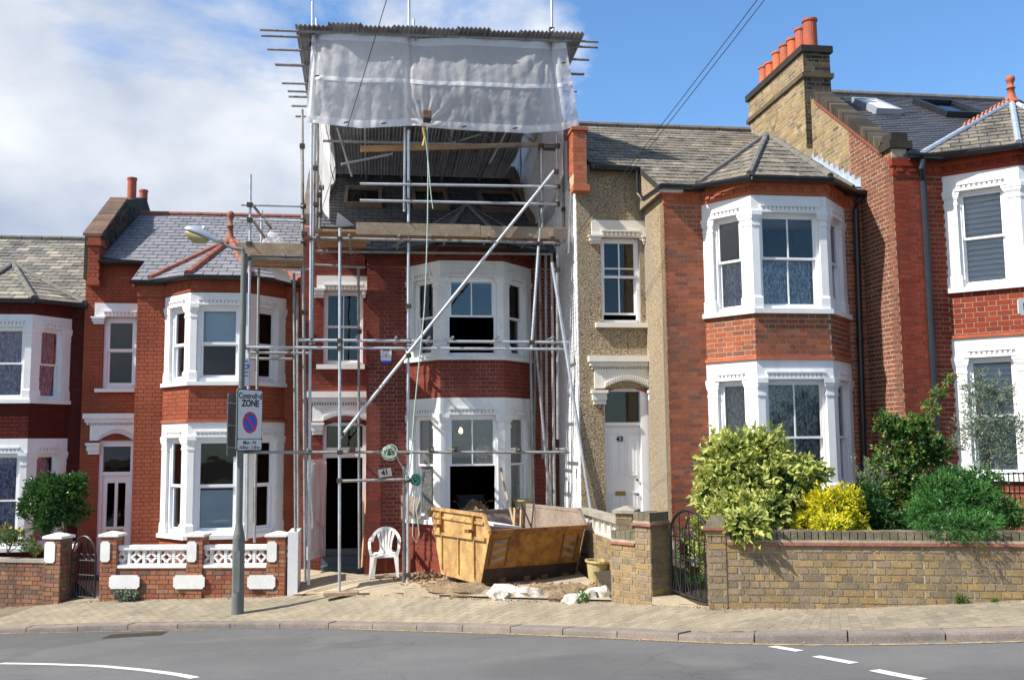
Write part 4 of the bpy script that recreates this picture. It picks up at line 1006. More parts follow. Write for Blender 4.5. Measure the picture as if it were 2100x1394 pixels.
MB().prism([planpt(F, .32, -.2), P41[0]+FC41[0][0].n*.03, P41[1]+(FC41[0][0].n+FC41[1][0].n).normalized()*.035, P41[2]+(FC41[1][0].n+FC41[2][0].n).normalized()*.035, P41[3]+FC41[2][0].n*.03, planpt(F, 2.7, -.2)], zb-.2, zb+.42).build('plinth', 'paint41', h41)
holes = [(.36, 2.66, 1.35, 3.19), (.36, 2.66, 4.30, 5.71)]
b = MB(); wallcells(b, F, uc, uR, zb-.2, ZE, holes, -.22, 0); b.build('front_wall', 'pmort41', h41)
bw.panel(F, uc, .32, zb+.42, 6.04); bw.panel(F, 2.70, uR, zb+.42, 6.04)
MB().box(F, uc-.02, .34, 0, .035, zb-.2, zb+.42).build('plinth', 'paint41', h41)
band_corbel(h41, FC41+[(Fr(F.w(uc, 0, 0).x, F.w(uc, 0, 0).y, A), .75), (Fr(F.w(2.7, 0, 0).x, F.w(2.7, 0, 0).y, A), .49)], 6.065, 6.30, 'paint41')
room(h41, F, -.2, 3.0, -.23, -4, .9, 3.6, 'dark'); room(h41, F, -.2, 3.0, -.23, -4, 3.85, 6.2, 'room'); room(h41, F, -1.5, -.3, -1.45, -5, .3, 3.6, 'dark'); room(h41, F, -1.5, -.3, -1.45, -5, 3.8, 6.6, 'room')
qd = dict(corn=[(630, 803), (752, 830)], lin=[(641, 830), (752, 868)], arch=[(662, 863), (751, 852)], corbels=[[(636, 866), (665, 891)]])
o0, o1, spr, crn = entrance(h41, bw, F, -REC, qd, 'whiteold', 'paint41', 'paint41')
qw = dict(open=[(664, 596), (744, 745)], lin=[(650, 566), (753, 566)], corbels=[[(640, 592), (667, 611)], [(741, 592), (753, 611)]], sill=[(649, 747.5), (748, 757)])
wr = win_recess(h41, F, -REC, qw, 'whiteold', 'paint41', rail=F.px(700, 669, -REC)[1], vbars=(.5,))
b = MB(); dhole = (o0, o1, 0, spr); whole = (wr[0], wr[1], wr[2], wr[3])
wallcells(b, F, uL, uc, zb-.2, 7.02, [dhole, whole], -REC-.22, -REC); b.build('front_wall', 'pmort41', h41)
bw.panel(F, uL, uc, zb, 6.85, [(o0-.0, o1, 0, crn+.02), (F.px(641, 830, -REC)[0], uc, F.px(700, 868, -REC)[1], F.px(700, 803, -REC)[1]), (wr[0], wr[1], wr[2]-.1, F.px(700, 566, -REC)[1])], v=-REC)
bw.finish()
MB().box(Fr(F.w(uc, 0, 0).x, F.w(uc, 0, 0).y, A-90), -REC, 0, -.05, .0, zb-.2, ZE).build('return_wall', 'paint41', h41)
tz1 = F.px(705, 873, -REC-.12)[1]; tz0 = F.px(705, 917, -REC-.12)[1]; hz = F.px(705, 938, -REC-.12)[1]
b = MB(); b.box(F, o0, o0+.07, -REC-.2, -REC-.06, zb, spr-.04).box(F, o1-.07, o1, -REC-.2, -REC-.06, zb, spr-.04).box(F, o0+.07, o1-.07, -REC-.2, -REC-.07, tz1, spr-.03).box(F, o0+.07, o1-.07, -REC-.2, -REC-.07, hz, tz0); b.build('door_frame', 'whiteold', h41)
MB().box(F, o0+.07, o1-.07, -REC-.14, -REC-.135, tz0, tz1).build('fanlight', 'glass', h41)
st0 = F.px(705, 1140, -REC)[1]
MB().box(F, o0, o1, -REC-.3, -REC+.05, zb-.2, st0).box(F, o0-.0, o1, -REC+.051, -REC+.32, zb-.2, st0-.16).build('doorstep', 'signgrey', h41)
MB().box(F, o0+.07, o1-.07, -REC-.2, -REC-.15, st0, st0+.13).build('threshold_board', 'lamppost', h41)
hinge = F.w(o0+.03, -REC-.02, 0); dF = Fr(hinge.x, hinge.y, A+(-180+70))
dlf = MB(); dW = .74; dtop = hz-.03; dlf.box(dF, 0, dW, -.02, .02, st0+.02, dtop); d41 = dlf.build('front_door', 'whiteold', h41, label='old white panelled front door standing open')
for s_ in (-1, 1):
    for (a, c, e, g_) in ((.12, .45, .55, .93), (.55, .88, .55, .93), (.12, .45, .08, .44), (.55, .88, .08, .44)):
        H_ = dtop-st0; p = MB(); x0, x1, y0, y1 = dW*a, dW*c, st0+H_*e, st0+H_*g_; v0, v1 = (.02, .032) if s_ > 0 else (-.032, -.02)
        p.box(dF, x0, x0+.02, v0, v1, y0, y1).box(dF, x1-.02, x1, v0, v1, y0, y1).box(dF, x0+.02, x1-.02, v0, v1, y0, y0+.02).box(dF, x0+.02, x1-.02, v0, v1, y1-.02, y1); p.build('door_panel', 'whiteold', d41)
MB().box(dF, dW-.1, dW-.06, -.07, .07, 1.35, 1.38).box(dF, dW-.09, dW-.06, -.028, .028, 1.25, 1.48).build('handle', 'black', d41)
# roof with three rooflights
sl, rz41, rg41 = mainroof(h41, F, uL+.2, uc-.12, uR, ZE, [(672, 362), (1085, 375)], 'slate41', .22, .27, ridgem='black', seed=5, ridge_r=.05)
au, az = F.px(957, 424, -1.35); bayroof(h41, sl, F, .90, 2.06, .3, 2.74, .75, ZE-.02, au, -1.35, az, 'slate39', hips=False)
apx = F.w(au, -1.35, az)
for q in ((.3-.25, .16, ZE), (.85, .87, ZE), (2.11, .87, ZE), (2.99, .16, ZE)):
    a = F.w(*q); d = (apx-a).normalized(); s_ = d.cross(Vector((0, 0, 1))).normalized()
    MB().add([a+s_*.09+Vector((0, 0, .05)), a-s_*.09+Vector((0, 0, .05)), apx-s_*.03+Vector((0, 0, .05)), apx+s_*.03+Vector((0, 0, .05)), a+Vector((0, 0, .085)), apx+Vector((0, 0, .075))], [(0, 1, 4), (0, 4, 5, 3), (1, 2, 5, 4)]).build('hip_sheet', 'hipsheet', h41)
sl.finish()
gutter(h41, [F.w(uL+.22, -.95, rz41(-1.)), F.w(uc-.12, -.95, rz41(-1.)-.01)], .055)
gutter(h41, [F.w(uc-.12, .2, ZE), F.w(.2, .2, ZE), F.w(.85, .93, ZE-.02), F.w(2.11, .93, ZE-.02), F.w(2.9, .2, ZE-.01), F.w(uR-.02, .2, ZE-.01)], .055)
def rooflight(h, F, rz, rv_range, u0, u1, sm, open_=0., blind=None, label=None, raised=0.):
    v0, v1 = rv_range; z0, z1 = rz(v0), rz(v1); U = F.t; V = (F.w(0, v1, z1)-F.w(0, v0, z0)).normalized(); N_ = U.cross(V)
    L = (F.w(0, v1, z1)-F.w(0, v0, z0)).length; O = F.w(u0, v0, z0)
    def bx(a0, a1, b0, b1, h0, h1, mb):
        q = lambda a, b_, c: O+U*a+V*b_+N_*c
        mb.hexa([q(a0, b0, h0), q(a1, b0, h0), q(a1, b1, h0), q(a0, b1, h0), q(a0, b0, h1), q(a1, b0, h1), q(a1, b1, h1), q(a0, b1, h1)])
    w_ = u1-u0; b = MB(); bx(0, .07, 0, L, 0, .13, b); bx(w_-.07, w_, 0, L, 0, .13, b); bx(.07, w_-.07, L-.07, L, 0, .129, b); bx(.07, w_-.07, 0, .07, 0, .129, b)
    o = b.build('rooflight', sm, h, label=label)
    b = MB(); bx(.07, w_-.07, .07, L-.07, .06, .065, b); b.build('pane', 'glass', o)
    b = MB(); bx(.075, w_-.075, .075, L-.075, .028+raised, .032+raised, b); b.build('blind', blind or 'dark', o)
    if blind:
        for i in range(5):
            b = MB(); y = .10+(L-.2)*i/5; bx(.08, w_-.08, y, y+.02, .034, .042, b); b.build('batten', 'timber', o)
    return o
for k, ((xa, ya), (xb, yb)) in enumerate([((705, 427), (783, 394)), ((848, 431), (918, 397)), ((990, 436), (1062, 402))]):
    # solve where the picture rows meet the slope
    def vat(x, y):
        for i in range(200):
            v = .15-i*.022; u, z = F.px(x, y, v)
            if z <= rz41(v)+.0 : return v, u
        return -2, 0
    va, ua = vat(xa, ya); vb, ub = vat(xb, yb)
    lo, hi = -1.0, -3.8
    def find(x, y):
        best = min(((abs(F.px(x, y, -i*.02)[1]-rz41(-i*.02)), -i*.02) for i in range(0, 220)), key=lambda t: t[0])[1]
        return best, F.px(x, y, best)[0]
    va, ua = find(xa, ya); vb, ub = find(xb, yb)
    rooflight(h41, F, rz41, (va, vb), ua, F.px(xb, (ya+yb)/2, (va+vb)/2)[0], 'darktimber', blind='blindtan')
shell(h41, F, uL, uR, -REC-.22, zb-.4, rz41(-REC-.22)-.15, -4.4, rg41, -9., 'pmort41')
for ua, ub, dr_ in ((uL+.0, uL+.27, 0), (uR-.25, uR-.02, .0)):
    pr = [(-1.5, rz41(-1.5)+.1), (-3.1, rz41(-3.1)+.45), (-4.3, rg41+.35), (-5.2, rg41+.35), (-5.2, rg41-.6), (-1.5, rz41(-1.5)-.3)]
    vs = [F.w(ua, v, z) for v, z in pr]+[F.w(ub, v, z) for v, z in pr]; n = len(pr)
    MB().add(vs, [tuple(range(n)), tuple(range(2*n-1, n-1, -1))]+[(i, n+i, n+(i+1) % n, (i+1) % n) for i in range(n)]).build('parapet', 'darktimber', h41)
# ------------------------------------------------------------------ 39, terracotta painted
F = H39; zb = -.1; uc = -.358; uL = -1.687; uR = 3.05; ZE = 5.99
h39 = thing('terraced_house', 'terracotta painted terraced house with plain white window frames, blue grey roof and finial', 'house', F.w(1, 0, zb), 'bay fronted terraced houses in the row')
bw = Brickwork(h39, 'paint39'); bw.mort = 'pmort39'
pv = dict(m='upvc', fw=.065, sash=.05)
fl = [dict(sb=.96, wt=2.88, ft=3.17, cap=2.64, string='terracotta', win=[
        dict(rail=1.95, behind=[('curtain', 'net', 1.05, 2.85)], **pv),
        dict(rail=1.95, behind=[('slats', 'blindblue', 1.1, 1.9, .045, .9)], **pv),
        dict(rail=1.95, **pv)]),
      dict(sb=3.87, wt=5.43, ft=5.67, cap=5.19, win=[
        dict(rail=4.68, behind=[('curtain', 'net', 3.95, 5.4)], **pv),
        dict(rail=4.68, behind=[('blind', 'blindblue', 4.70, 5.4)], **pv),
        dict(rail=4.68, behind=[('blind', 'net', 4.7, 5.4)], **pv)])]
P39, FC39 = bay(h39, bw, F, .18, .80, 1.88, 2.53, .75, zb, 5.68, fl, 'paint39', 'white')
holes = [(.22, 2.49, 1.04, 2.85), (.22, 2.49, 3.95, 5.40)]
b = MB(); wallcells(b, F, uc, uR, zb-.3, ZE-.02, holes, -.22, 0); b.build('front_wall', 'pmort39', h39)
bw.panel(F, uc, .18, zb, 5.66); bw.panel(F, 2.53, uR, zb, 5.66)
band_corbel(h39, FC39+[(Fr(F.w(uc, 0, 0).x, F.w(uc, 0, 0).y, A), .53), (Fr(F.w(2.53, 0, 0).x, F.w(2.53, 0, 0).y, A), .5)], 5.685, 5.95, 'paint39')
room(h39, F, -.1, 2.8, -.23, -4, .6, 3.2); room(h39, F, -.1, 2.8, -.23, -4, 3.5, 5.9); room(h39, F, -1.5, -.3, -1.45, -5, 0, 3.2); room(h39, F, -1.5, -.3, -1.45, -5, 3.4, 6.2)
qd = dict(corn=[(173, 848), (277, 871)], lin=[(186, 871), (277, 905)], arch=[(203, 903), (275, 888)], corbels=[[(178, 908), (207, 931)]])
o0, o1, spr, crn = entrance(h39, bw, F, -REC, qd, 'white', None, 'paint39')
qw = dict(open=[(213, 650), (278, 795)], lin=[(196, 622), (284, 622)], corbels=[[(189, 650), (217, 665)]], sill=[(196, 797), (277, 804)])
wr = win_recess(h39, F, -REC, qw, 'white', 'paint39', rail=F.px(245, 718, -REC)[1], m='upvc', fw=.065, sash=.05)
b = MB(); wallcells(b, F, uL, uc, zb-.3, 6.60, [(o0, o1, 0, spr), (wr[0], wr[1], wr[2], wr[3])], -REC-.22, -REC); b.build('front_wall', 'pmort39', h39)
bw.panel(F, uL, uc, zb, 6.3, [(o0, o1, 0, crn+.03), (F.px(186, 870, -REC)[0], uc, F.px(200, 905, -REC)[1], F.px(200, 848, -REC)[1]), (wr[0], wr[1], wr[2]-.08, F.px(240, 622, -REC)[1])], v=-REC)
bw.finish()
MB().box(Fr(F.w(uc, 0, 0).x, F.w(uc, 0, 0).y, A-90), -REC, 0, -.05, .0, zb-.2, ZE).build('return_wall', 'paint39', h39)
tz1 = F.px(240, 915, -REC-.12)[1]; tz0 = F.px(240, 967, -REC-.12)[1]; dzb = F.px(240, 1178, -REC)[1]
b = MB(); b.box(F, o0, o0+.07, -REC-.2, -REC-.06, dzb, spr).box(F, o1-.07, o1, -REC-.2, -REC-.06, dzb, spr).box(F, o0+.07, o1-.07, -REC-.2, -REC-.07, tz1, crn-.02).box(F, o0+.07, o1-.07, -REC-.2, -REC-.07, tz0-.07, tz0); b.build('door_frame', 'upvc', h39)
MB().box(F, o0+.07, o1-.07, -REC-.14, -REC-.135, tz0, tz1).build('fanlight', 'glass', h39)
D0, D1 = o0+.072, o1-.072; Dt = tz0-.072; gm = (D0+D1)/2; g0 = F.px(240, 1080, -REC)[1]; g1 = F.px(240, 990, -REC)[1]
db = MB(); wallcells(db, F, D0, D1, dzb, Dt, [(D0+.09, gm-.03, g0, g1), (gm+.03, D1-.09, g0, g1)], -REC-.16, -REC-.11); dr = db.build('front_door', 'upvc', h39)
for a, c in ((D0+.09, gm-.03), (gm+.03, D1-.09)):
    MB().box(F, a, c, -REC-.14, -REC-.135, g0, g1).build('pane', 'glass', dr)
p = MB(); y0, y1, v = dzb+.12, g0-.2, -REC-.109; p.box(F, D0+.12, D1-.12, v, v+.012, y0, y1); p.box(F, D0+.17, D1-.17, v+.0125, v+.022, y0+.05, y1-.05); p.build('door_panel', 'upvc', dr)
lz = F.px(240, 1088, -REC); MB().box(F, gm-.16, gm+.16, -REC-.11, -REC-.09, lz[1]-.025, lz[1]+.025).build('letterbox', 'brass', dr)
MB().box(F, o0-.05, o1+.05, -REC-.2, -REC+.2, zb-.4, dzb).build('doorstep', 'signgrey', h39)
cc = F.pw(462, 838, .55)
cm = thing('security_camera', 'small silver security camera on the bay beside the parking sign', 'camera', cc)
MB().tube([cc, cc+Vector((-.14, -.12, -.02))], .03, 10).build('camera_body', 'lamphead', cm); MB().tube([cc+Vector((-.05, -.02, 0)), F.w(.7, .45, cc.z-.09)], .012, 6).build('bracket', 'lamphead', cm)
sl, rz39, rg39 = mainroof(h39, F, uL+.3, uc-.1, uR, ZE, [(315, 440), (620, 447)], 'slate39', .25, .28, ridgem='tilered', seed=7, ridge_r=.06)
au, az = F.px(472, 497, -1.4); ap, cs = bayroof(h39, sl, F, .80, 1.88, .15, 2.56, .75, ZE-.02, au, -1.4, az, 'tilered', hr=.075, finial='tilered')
sl.finish()
gutter(h39, [F.w(uc-.12, .2, ZE), F.w(.1, .2, ZE), F.w(.75, .93, ZE-.02), F.w(1.93, .93, ZE-.02), F.w(2.7, .2, ZE-.01), F.w(uR-.02, .2, ZE-.01)], .055)
gutter(h39, [F.w(uL+.3, -.95, rz39(-1.)), F.w(uc-.12, -.95, rz39(-1.)-.01)], .055)
shell(h39, F, uL, uR, -REC-.22, zb-.4, rz39(-REC-.22)-.15, -4.4, rg39, -9., 'pmort39')
downpipe(h39, F, [F.w(2.86, .12, 5.9), F.w(2.86, .06, 5.7), F.w(2.86, .06, .0)], .045)
# parapet and chimney between 37 and 39 (its right face in view)
S9 = Fr(F.w(uL+.30, 0, 0).x, F.w(uL+.30, 0, 0).y, A+90)    # u into depth, n faces right
def S(x, y): return S9.px(x, y, 0)
pr = [(.95, 6.2), (.95, F.px(190, 492, -.95)[1]-.12), (3.05, S(262, 408)[1]), (5.1, S(262, 408)[1]-.02), (5.8, S(310, 440)[1]), (5.8, 6.2)]
pr = [(1.0, 6.2), (1.0, S(205, 492)[1]+.08), (S(258, 410)[0], S(258, 410)[1]), (S(300, 405)[0], S(300, 405)[1]), (S(318, 440)[0]+.2, rg39), (S(318, 440)[0]+.2, 6.2)]
n = len(pr); vs = [S9.w(u, 0, z) for u, z in pr]+[S9.w(u, -.30, z) for u, z in pr]
MB().add(vs, [tuple(range(n)), tuple(range(2*n-1, n-1, -1))]+[(i, n+i, n+(i+1) % n, (i+1) % n) for i in range(n)]).build('chimney_stack', 'stockdark', h39)
bp = Brickwork(h39, 'stockdark', cap=200, name='chimney_brick', restname='chimney_brickwork', proud=.008); 
def lim9(z):
    P0, P1 = pr[1], pr[2]; t = (z-P0[1])/(P1[1]-P0[1]); a = 1.0 if z < P0[1] else P0[0]+(P1[0]-P0[0])*t
    P0, P1 = pr[3], pr[4]; t = (z-P1[1])/(P0[1]-P1[1]); c = 5.8 if z < P1[1] else P1[0]+(P0[0]-P1[0])*t
    return a+.02, c
bp.panel(S9, 1.0, 6.2, 6.3, pr[2][1], v=.0, lim=lim9); bp.finish()
nn_ = 16
for i in range(nn_):
    a, c = pr[1], pr[2]; t0, t1 = i/nn_, (i+.93)/nn_
    u0, z0, u1, z1 = a[0]+(c[0]-a[0])*t0, a[1]+(c[1]-a[1])*t0, a[0]+(c[0]-a[0])*t1, a[1]+(c[1]-a[1])*t1
    MB().hexa([S9.w(u0, .04, z0), S9.w(u1, .04, z1), S9.w(u1, -.34, z1), S9.w(u0, -.34, z0), S9.w(u0, .04, z0+.06), S9.w(u1, .04, z1+.06), S9.w(u1, -.34, z1+.06), S9.w(u0, -.34, z0+.06)]).build('coping_brick', 'coping37', h39)
pz0 = F.px(190, 575, -.95)[1]; pz1 = F.px(190, 492, -.95)[1]; pa, pc = F.px(180, 540, -.95)[0], F.px(204, 540, -.95)[0]
MB().box(F, pa, pc, -1.3, -.95, pz0, pz1).build('parapet_pier', 'pmort39', h39); bp = Brickwork(h39, 'paint39', cap=40, name='pier_brick', restname='pier_brickwork'); bp.panel(F, pa, pc, pz0, pz1, v=-.95); bp.finish()
MB().box(F, pa-.03, pc+.03, -1.3, -.90, pz1-.12, pz1-.04).box(F, pa-.01, pc+.01, -1.3, -.92, pz1-.039, pz1+.04).box(F, pa-.02, pc+.02, -1.25, -.91, pz0-.1, pz0-.002).build('pier_moulding', 'paint39', h39)
for (x, y0, y1, r) in ((270, 404, 364, .105), (293.5, 427, 389, .10)):
    uu, zz = S9.px(x, y0, -.15); c = S9.w(uu, -.15, zz-.1); hh = S9.px(x, y1, -.15)[1]-zz+.1
    MB().lathe(c, [(r, 0), (r*1.0, hh*.9), (r*1.13, hh*.92), (r*1.13, hh), (r*.85, hh), (r*.85, hh*.7)], 18, False).build('chimney_pot', 'pot', h39, smooth=False)
cheek(h39, H39, uc-.04, rz39, 5.99, 'paint39')
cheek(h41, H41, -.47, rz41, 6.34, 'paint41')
# ------------------------------------------------------------------ 37, maroon painted, cut by the left edge
F = H37; zb = -.35; uR = .42; uL = -4.4; ZE = 5.68
h37 = thing('terraced_house', 'maroon painted terraced house at the left edge with net curtains and mottled slate roof', 'house', F.w(-1, 0, zb), 'bay fronted terraced houses in the row')
bw = Brickwork(h37, 'paint37'); bw.mort = 'pmort37'
cu = [('curtain', 'lacepurple', .75, 2.55)]; cu2 = [('curtain', 'lacepurple', 3.65, 5.1)]
fl = [dict(sb=.69, wt=2.61, ft=2.90, cap=2.37, win=[dict(rail=1.68, behind=cu)]*3),
      dict(sb=3.60, wt=5.14, ft=5.385, cap=4.92, win=[dict(rail=4.4, behind=cu2)]*3)]
P37, FC37 = bay(h37, bw, F, -2.25, -1.68, -.47, .06, .75, zb, 5.39, fl, 'paint37', 'white')
b = MB(); wallcells(b, F, uL, uR, zb-.3, ZE-.02, [(-2.2, .02, .77, 2.58), (-2.2, .02, 3.68, 5.1)], -.22, 0); b.build('front_wall', 'pmort37', h37)
bw.panel(F, .06, uR, zb, 5.37); bw.panel(F, -3.2, -2.25, zb, 5.37)
band_corbel(h37, FC37+[(Fr(F.w(.06, 0, 0).x, F.w(.06, 0, 0).y, A), .36)], 5.395, 5.64, 'paint37'); bw.finish()
room(h37, F, -2.9, .2, -.23, -4, .4, 2.95); room(h37, F, -2.9, .2, -.23, -4, 3.2, 5.5)
sl, rz37, rg37 = mainroof(h37, F, uL, uL, uR-.02, ZE, [(20, 490), (178, 492)], 'slate37', .25, .30, ridgem='hip', seed=9, ridge_r=.06)
au, az = F.px(27, 545, -1.3); bayroof(h37, sl, F, -1.68, -.47, -2.27, .09, .75, ZE-.02, au, -1.3, az, 'hip', hr=.06); sl.finish()
gutter(h37, [F.w(-2.4, .2, ZE), F.w(-1.73, .93, ZE-.02), F.w(-.42, .93, ZE-.02), F.w(.2, .2, ZE-.01), F.w(uR-.02, .2, ZE-.01)], .055)
shell(h37, F, uL, uR, -.22, zb-.4, ZE-.1, -4.4, rg37, -9., 'pmort37')
# ------------------------------------------------------------------ 45, taller, right edge
F = H45; zb = 1.0; uR = 5.2; ZE = 7.22
h45 = thing('terraced_house', 'deep red brick house at the right edge with tall chimney of seven orange pots', 'house', F.w(1, 0, zb), 'bay fronted terraced houses in the row')
bw = Brickwork(h45, 'brick45', j=.012, L=.213, W_=.1005, Hh=.063); bw.mort = 'mort45'
sh = lambda a, c, s_=.085: [('slats', 'slatwhite', a, c, s_, 1.1)]
fl = [dict(sb=2.05, wt=3.96, ft=4.27, cap=3.72, string='rub43', win=[dict(rail=3.05, behind=sh(2.15, 3.9))]*3),
      dict(sb=5.0, wt=6.63, ft=6.91, cap=6.42, win=[dict(rail=5.86, behind=sh(5.1, 6.6))]*3)]
P45, FC45 = bay(h45, bw, F, .86, 1.66, 2.9, 3.6, .75, zb, 6.92, fl, 'brick45', 'white')
b = MB(); wallcells(b, F, 0, uR, zb-.3, ZE, [(.9, 3.56, 2.13, 3.93), (.9, 3.56, 5.08, 6.6)], -.22, 0); b.build('front_wall', 'mort45', h45)
bw.panel(F, 0, .86, zb, 6.90); bw.panel(F, 3.6, uR, zb, 6.9); 
band_corbel(h45, FC45+[(F, .86)], 6.915, 7.18, 'brick45')
bw.finish()
room(h45, F, .5, 5, -.23, -4, 1.7, 4.3); room(h45, F, .5, 5, -.23, -4, 4.6, 7.1)
sl, rz45, rg45 = mainroof(h45, F, .25, .25, uR, ZE, [(1760, 200), (2060, 206)], 'slate45', .16, .34, ridgem='hip', seed=11, ridge_r=.08)
au, az = F.px(2075, 213, -1.15); sl.finish(); sl = Slates(h45, 'slateold', .22, .28, 120, name='bay_slate', seed=4); ap, cs = bayroof(h45, sl, F, 1.66, 2.9, .7, 3.7, .75, ZE-.03, au, -1.15, az, 'lead', hr=.05); sl.rest='bay_slating'; sl.finish()
MB().lathe(ap+Vector((0, 0, -.02)), [(.20, 0), (.15, .05), (.09, .10), (.065, .18), (.055, .29), (.075, .295), (.075, .315), (.055, .32), (.05, .40), (.07, .43), (.08, .47), (.07, .51), (.03, .54)], 14).build('finial', 'terracotta', h45, smooth=True)
for i in range(11):   # little crest along the left hip
    q = cs[0].lerp(ap, .42+i*.05); d = (ap-cs[0]).normalized(); s_ = d.cross(Vector((0, 0, 1))).normalized()
    MB().add([q+s_*.02+Vector((0, 0, .06)), q+d*.13+s_*.02+Vector((0, 0, .06)), q+d*.10+s_*.02+Vector((0, 0, .15)), q-s_*.02+Vector((0, 0, .06)), q+d*.13-s_*.02+Vector((0, 0, .06)), q+d*.10-s_*.02+Vector((0, 0, .15))], [(0, 1, 2), (5, 4, 3), (0, 3, 4, 1), (1, 4, 5, 2), (2, 5, 3, 0)]).build('crest_tile', 'terracotta', h45)
gutter(h45, [F.w(.12, .2, ZE), F.w(.75, .2, ZE), F.w(1.6, .93, ZE-.02), F.w(2.95, .93, ZE-.02), F.w(3.7, .2, ZE-.02)], .065)
downpipe(h45, F, [F.pw(1892, 328, .2), F.pw(1890, 345, .2), F.pw(1893, 372, .09), F.pw(1922, 900, .09), F.pw(1924, 960, .09)], .055)
def find45(x, y):
    best = min(((abs(F.px(x, y, -i*.02)[1]-rz45(-i*.02)), -i*.02) for i in range(0, 220)), key=lambda t: t[0])[1]
    return best, F.px(x, y, best)[0]
va, ua = find45(1850, 238); vb, ub = find45(1775, 214)
rooflight(h45, F, rz45, (va, vb), find45(1800, 238)[1], va*0+find45(1848, 238)[1], 'lamphead', blind='white', raised=.07)
va, ua = find45(1985, 244); vb, ub = find45(1985, 219)
o = rooflight(h45, F, rz45, (va, vb), find45(1945, 244)[1], find45(2022, 244)[1], 'pipe', blind=None)
shell(h45, F, 0.012, uR, -.22, zb-.4, ZE-.1, -4.4, rg45, -10., 'mortside')
# side wall with raised pale joints, stepped roof edge and stack
L5 = Fr(F.w(0, 0, 0).x, F.w(0, 0, 0).y, A-90)     # u to the street (negative = deeper), n faces left
def sd(x, y, off=0.): return L5.px(x, y, off)
cop0 = sd(1862, 268); cop1 = sd(1672, 192)
stk_f = -2.75; stk_b = -5.5
prof = [(-10, .5), (0, .5), (0, cop0[1]-.02), (-.35, cop0[1]), (cop1[0], cop1[1]-.1), (stk_f, cop1[1]-.1), (stk_b, 9.3), (-10, 6.4)]
n = len(prof); vs = [L5.w(u, 0, z) for u, z in prof]+[L5.w(u, -.26, z) for u, z in prof]
MB().add(vs, [tuple(range(n)), tuple(range(2*n-1, n-1, -1))]+[(i, n+i, n+(i+1) % n, (i+1) % n) for i in range(n)]).build('side_wall', 'mortside', h45)
def lim5(z):
    t = (z-cop0[1])/((cop1[1]-.1)-cop0[1]); r = 0 if z < cop0[1] else -.35+(cop1[0]+.35)*t
    back = -10+4.5*(z-6.4)/2.9 if z > 6.4 else -10
    return back+.05, min(0, r)-.02
split = -1.35
for i in range(23):
    def zf(u): P_ = L5.w(u, .02, 0); return rz43((P_-H43.w(0, 0, 0)).dot(H43.n))
    u_a = -.98-i*.19; u_b = u_a-.19; za_, zb_ = zf(u_a), zf(u_b)
    fl_ = MB(); fl_.hexa([L5.w(u_b, .02, zb_+.02), L5.w(u_a, .02, za_+.02), L5.w(u_a, .008, za_+.02), L5.w(u_b, .008, zb_+.02), L5.w(u_b, .02, zb_+.12), L5.w(u_a, .02, zb_+.12), L5.w(u_a, .008, zb_+.12), L5.w(u_b, .008, zb_+.12)])
    fl_.hexa([L5.w(u_b, .13, zb_+.035), L5.w(u_a, .13, za_+.035), L5.w(u_a, .021, za_+.035), L5.w(u_b, .021, zb_+.035), L5.w(u_b, .13, zb_+.05), L5.w(u_a, .13, za_+.05), L5.w(u_a, .021, za_+.05), L5.w(u_b, .021, zb_+.05)])
    fl_.build('lead_flashing', 'lead', h43)
zl = lambda a, c: (lambda z: (max(a, lim5(z)[0]), min(c, lim5(z)[1])))
b1 = Brickwork(h45, 'side45', cap=240, name='side_brick', restname='side_brickwork', proud=.004, j=.014, L=.211, W_=.0985, Hh=.061)
b1.panel(L5, split, 0, .9, 9.0, v=0, lim=zl(split, 0)); b1.panel(L5, -8.5, split-.01, .9, 7.4, v=0); b1.finish()
b2_ = Brickwork(h45, 'stock', cap=240, name='stock_brick', restname='stock_brickwork', proud=.004, j=.014, L=.211, W_=.0985, Hh=.061)
b2_.panel(L5, -8.5, split-.012, 7.402, 9.3, v=0, lim=zl(-8.5, split-.012))
# chimney stack proud of the side wall
so = .12; zt = sd(1652, 88, so)[1]; zk = sd(1655, 148, so)[1]
MB().box(L5, stk_b, stk_f, -.42, so, 7.9, zt-.12).build('chimney_stack', 'mortside', h45)
b2_.panel(L5, stk_b, stk_f, 7.92, zt-.1, v=so); b2_.finish()
FFs = Fr(L5.w(stk_f, so, 0).x, L5.w(stk_f, so, 0).y, A)
b3 = Brickwork(h45, 'stockdark', cap=120, name='chimney_brick', restname='chimney_brickwork', proud=.006); b3.panel(FFs, 0, .54, 8.2, zt-.1, v=0); b3.finish()
for z_, t_, e_ in ((zt-.13, .13, .05), (zk-.05, .09, .05)):
    MB().box(L5, stk_b-e_, stk_f+e_, -.42-e_, so+e_, z_, z_+t_).build('chimney_band', 'stockdark', h45)
npot = 7
px_ = [(1664, 22, 82), (1642, 40, 95), (1628, 57, 110), (1614, 72, 125), (1600, 90, 140), (1587, 105, 150), (1575, 122, 165)]
for i in range(npot):
    u = stk_f-.22-i*.375; c = L5.w(u, -.15, zt); hh = [.62, .60, .55, .58, .58, .5, .56][i]; r = [.135, .125, .125, .12, .12, .12, .11][i]
    MB().lathe(c, [(r*1.02, -.02), (r, .05), (r*.97, hh*.9), (r*1.12, hh*.93), (r*1.12, hh), (r*.85, hh), (r*.82, hh*.6)], 18, False).build('chimney_pot', 'pot', h45, smooth=False)
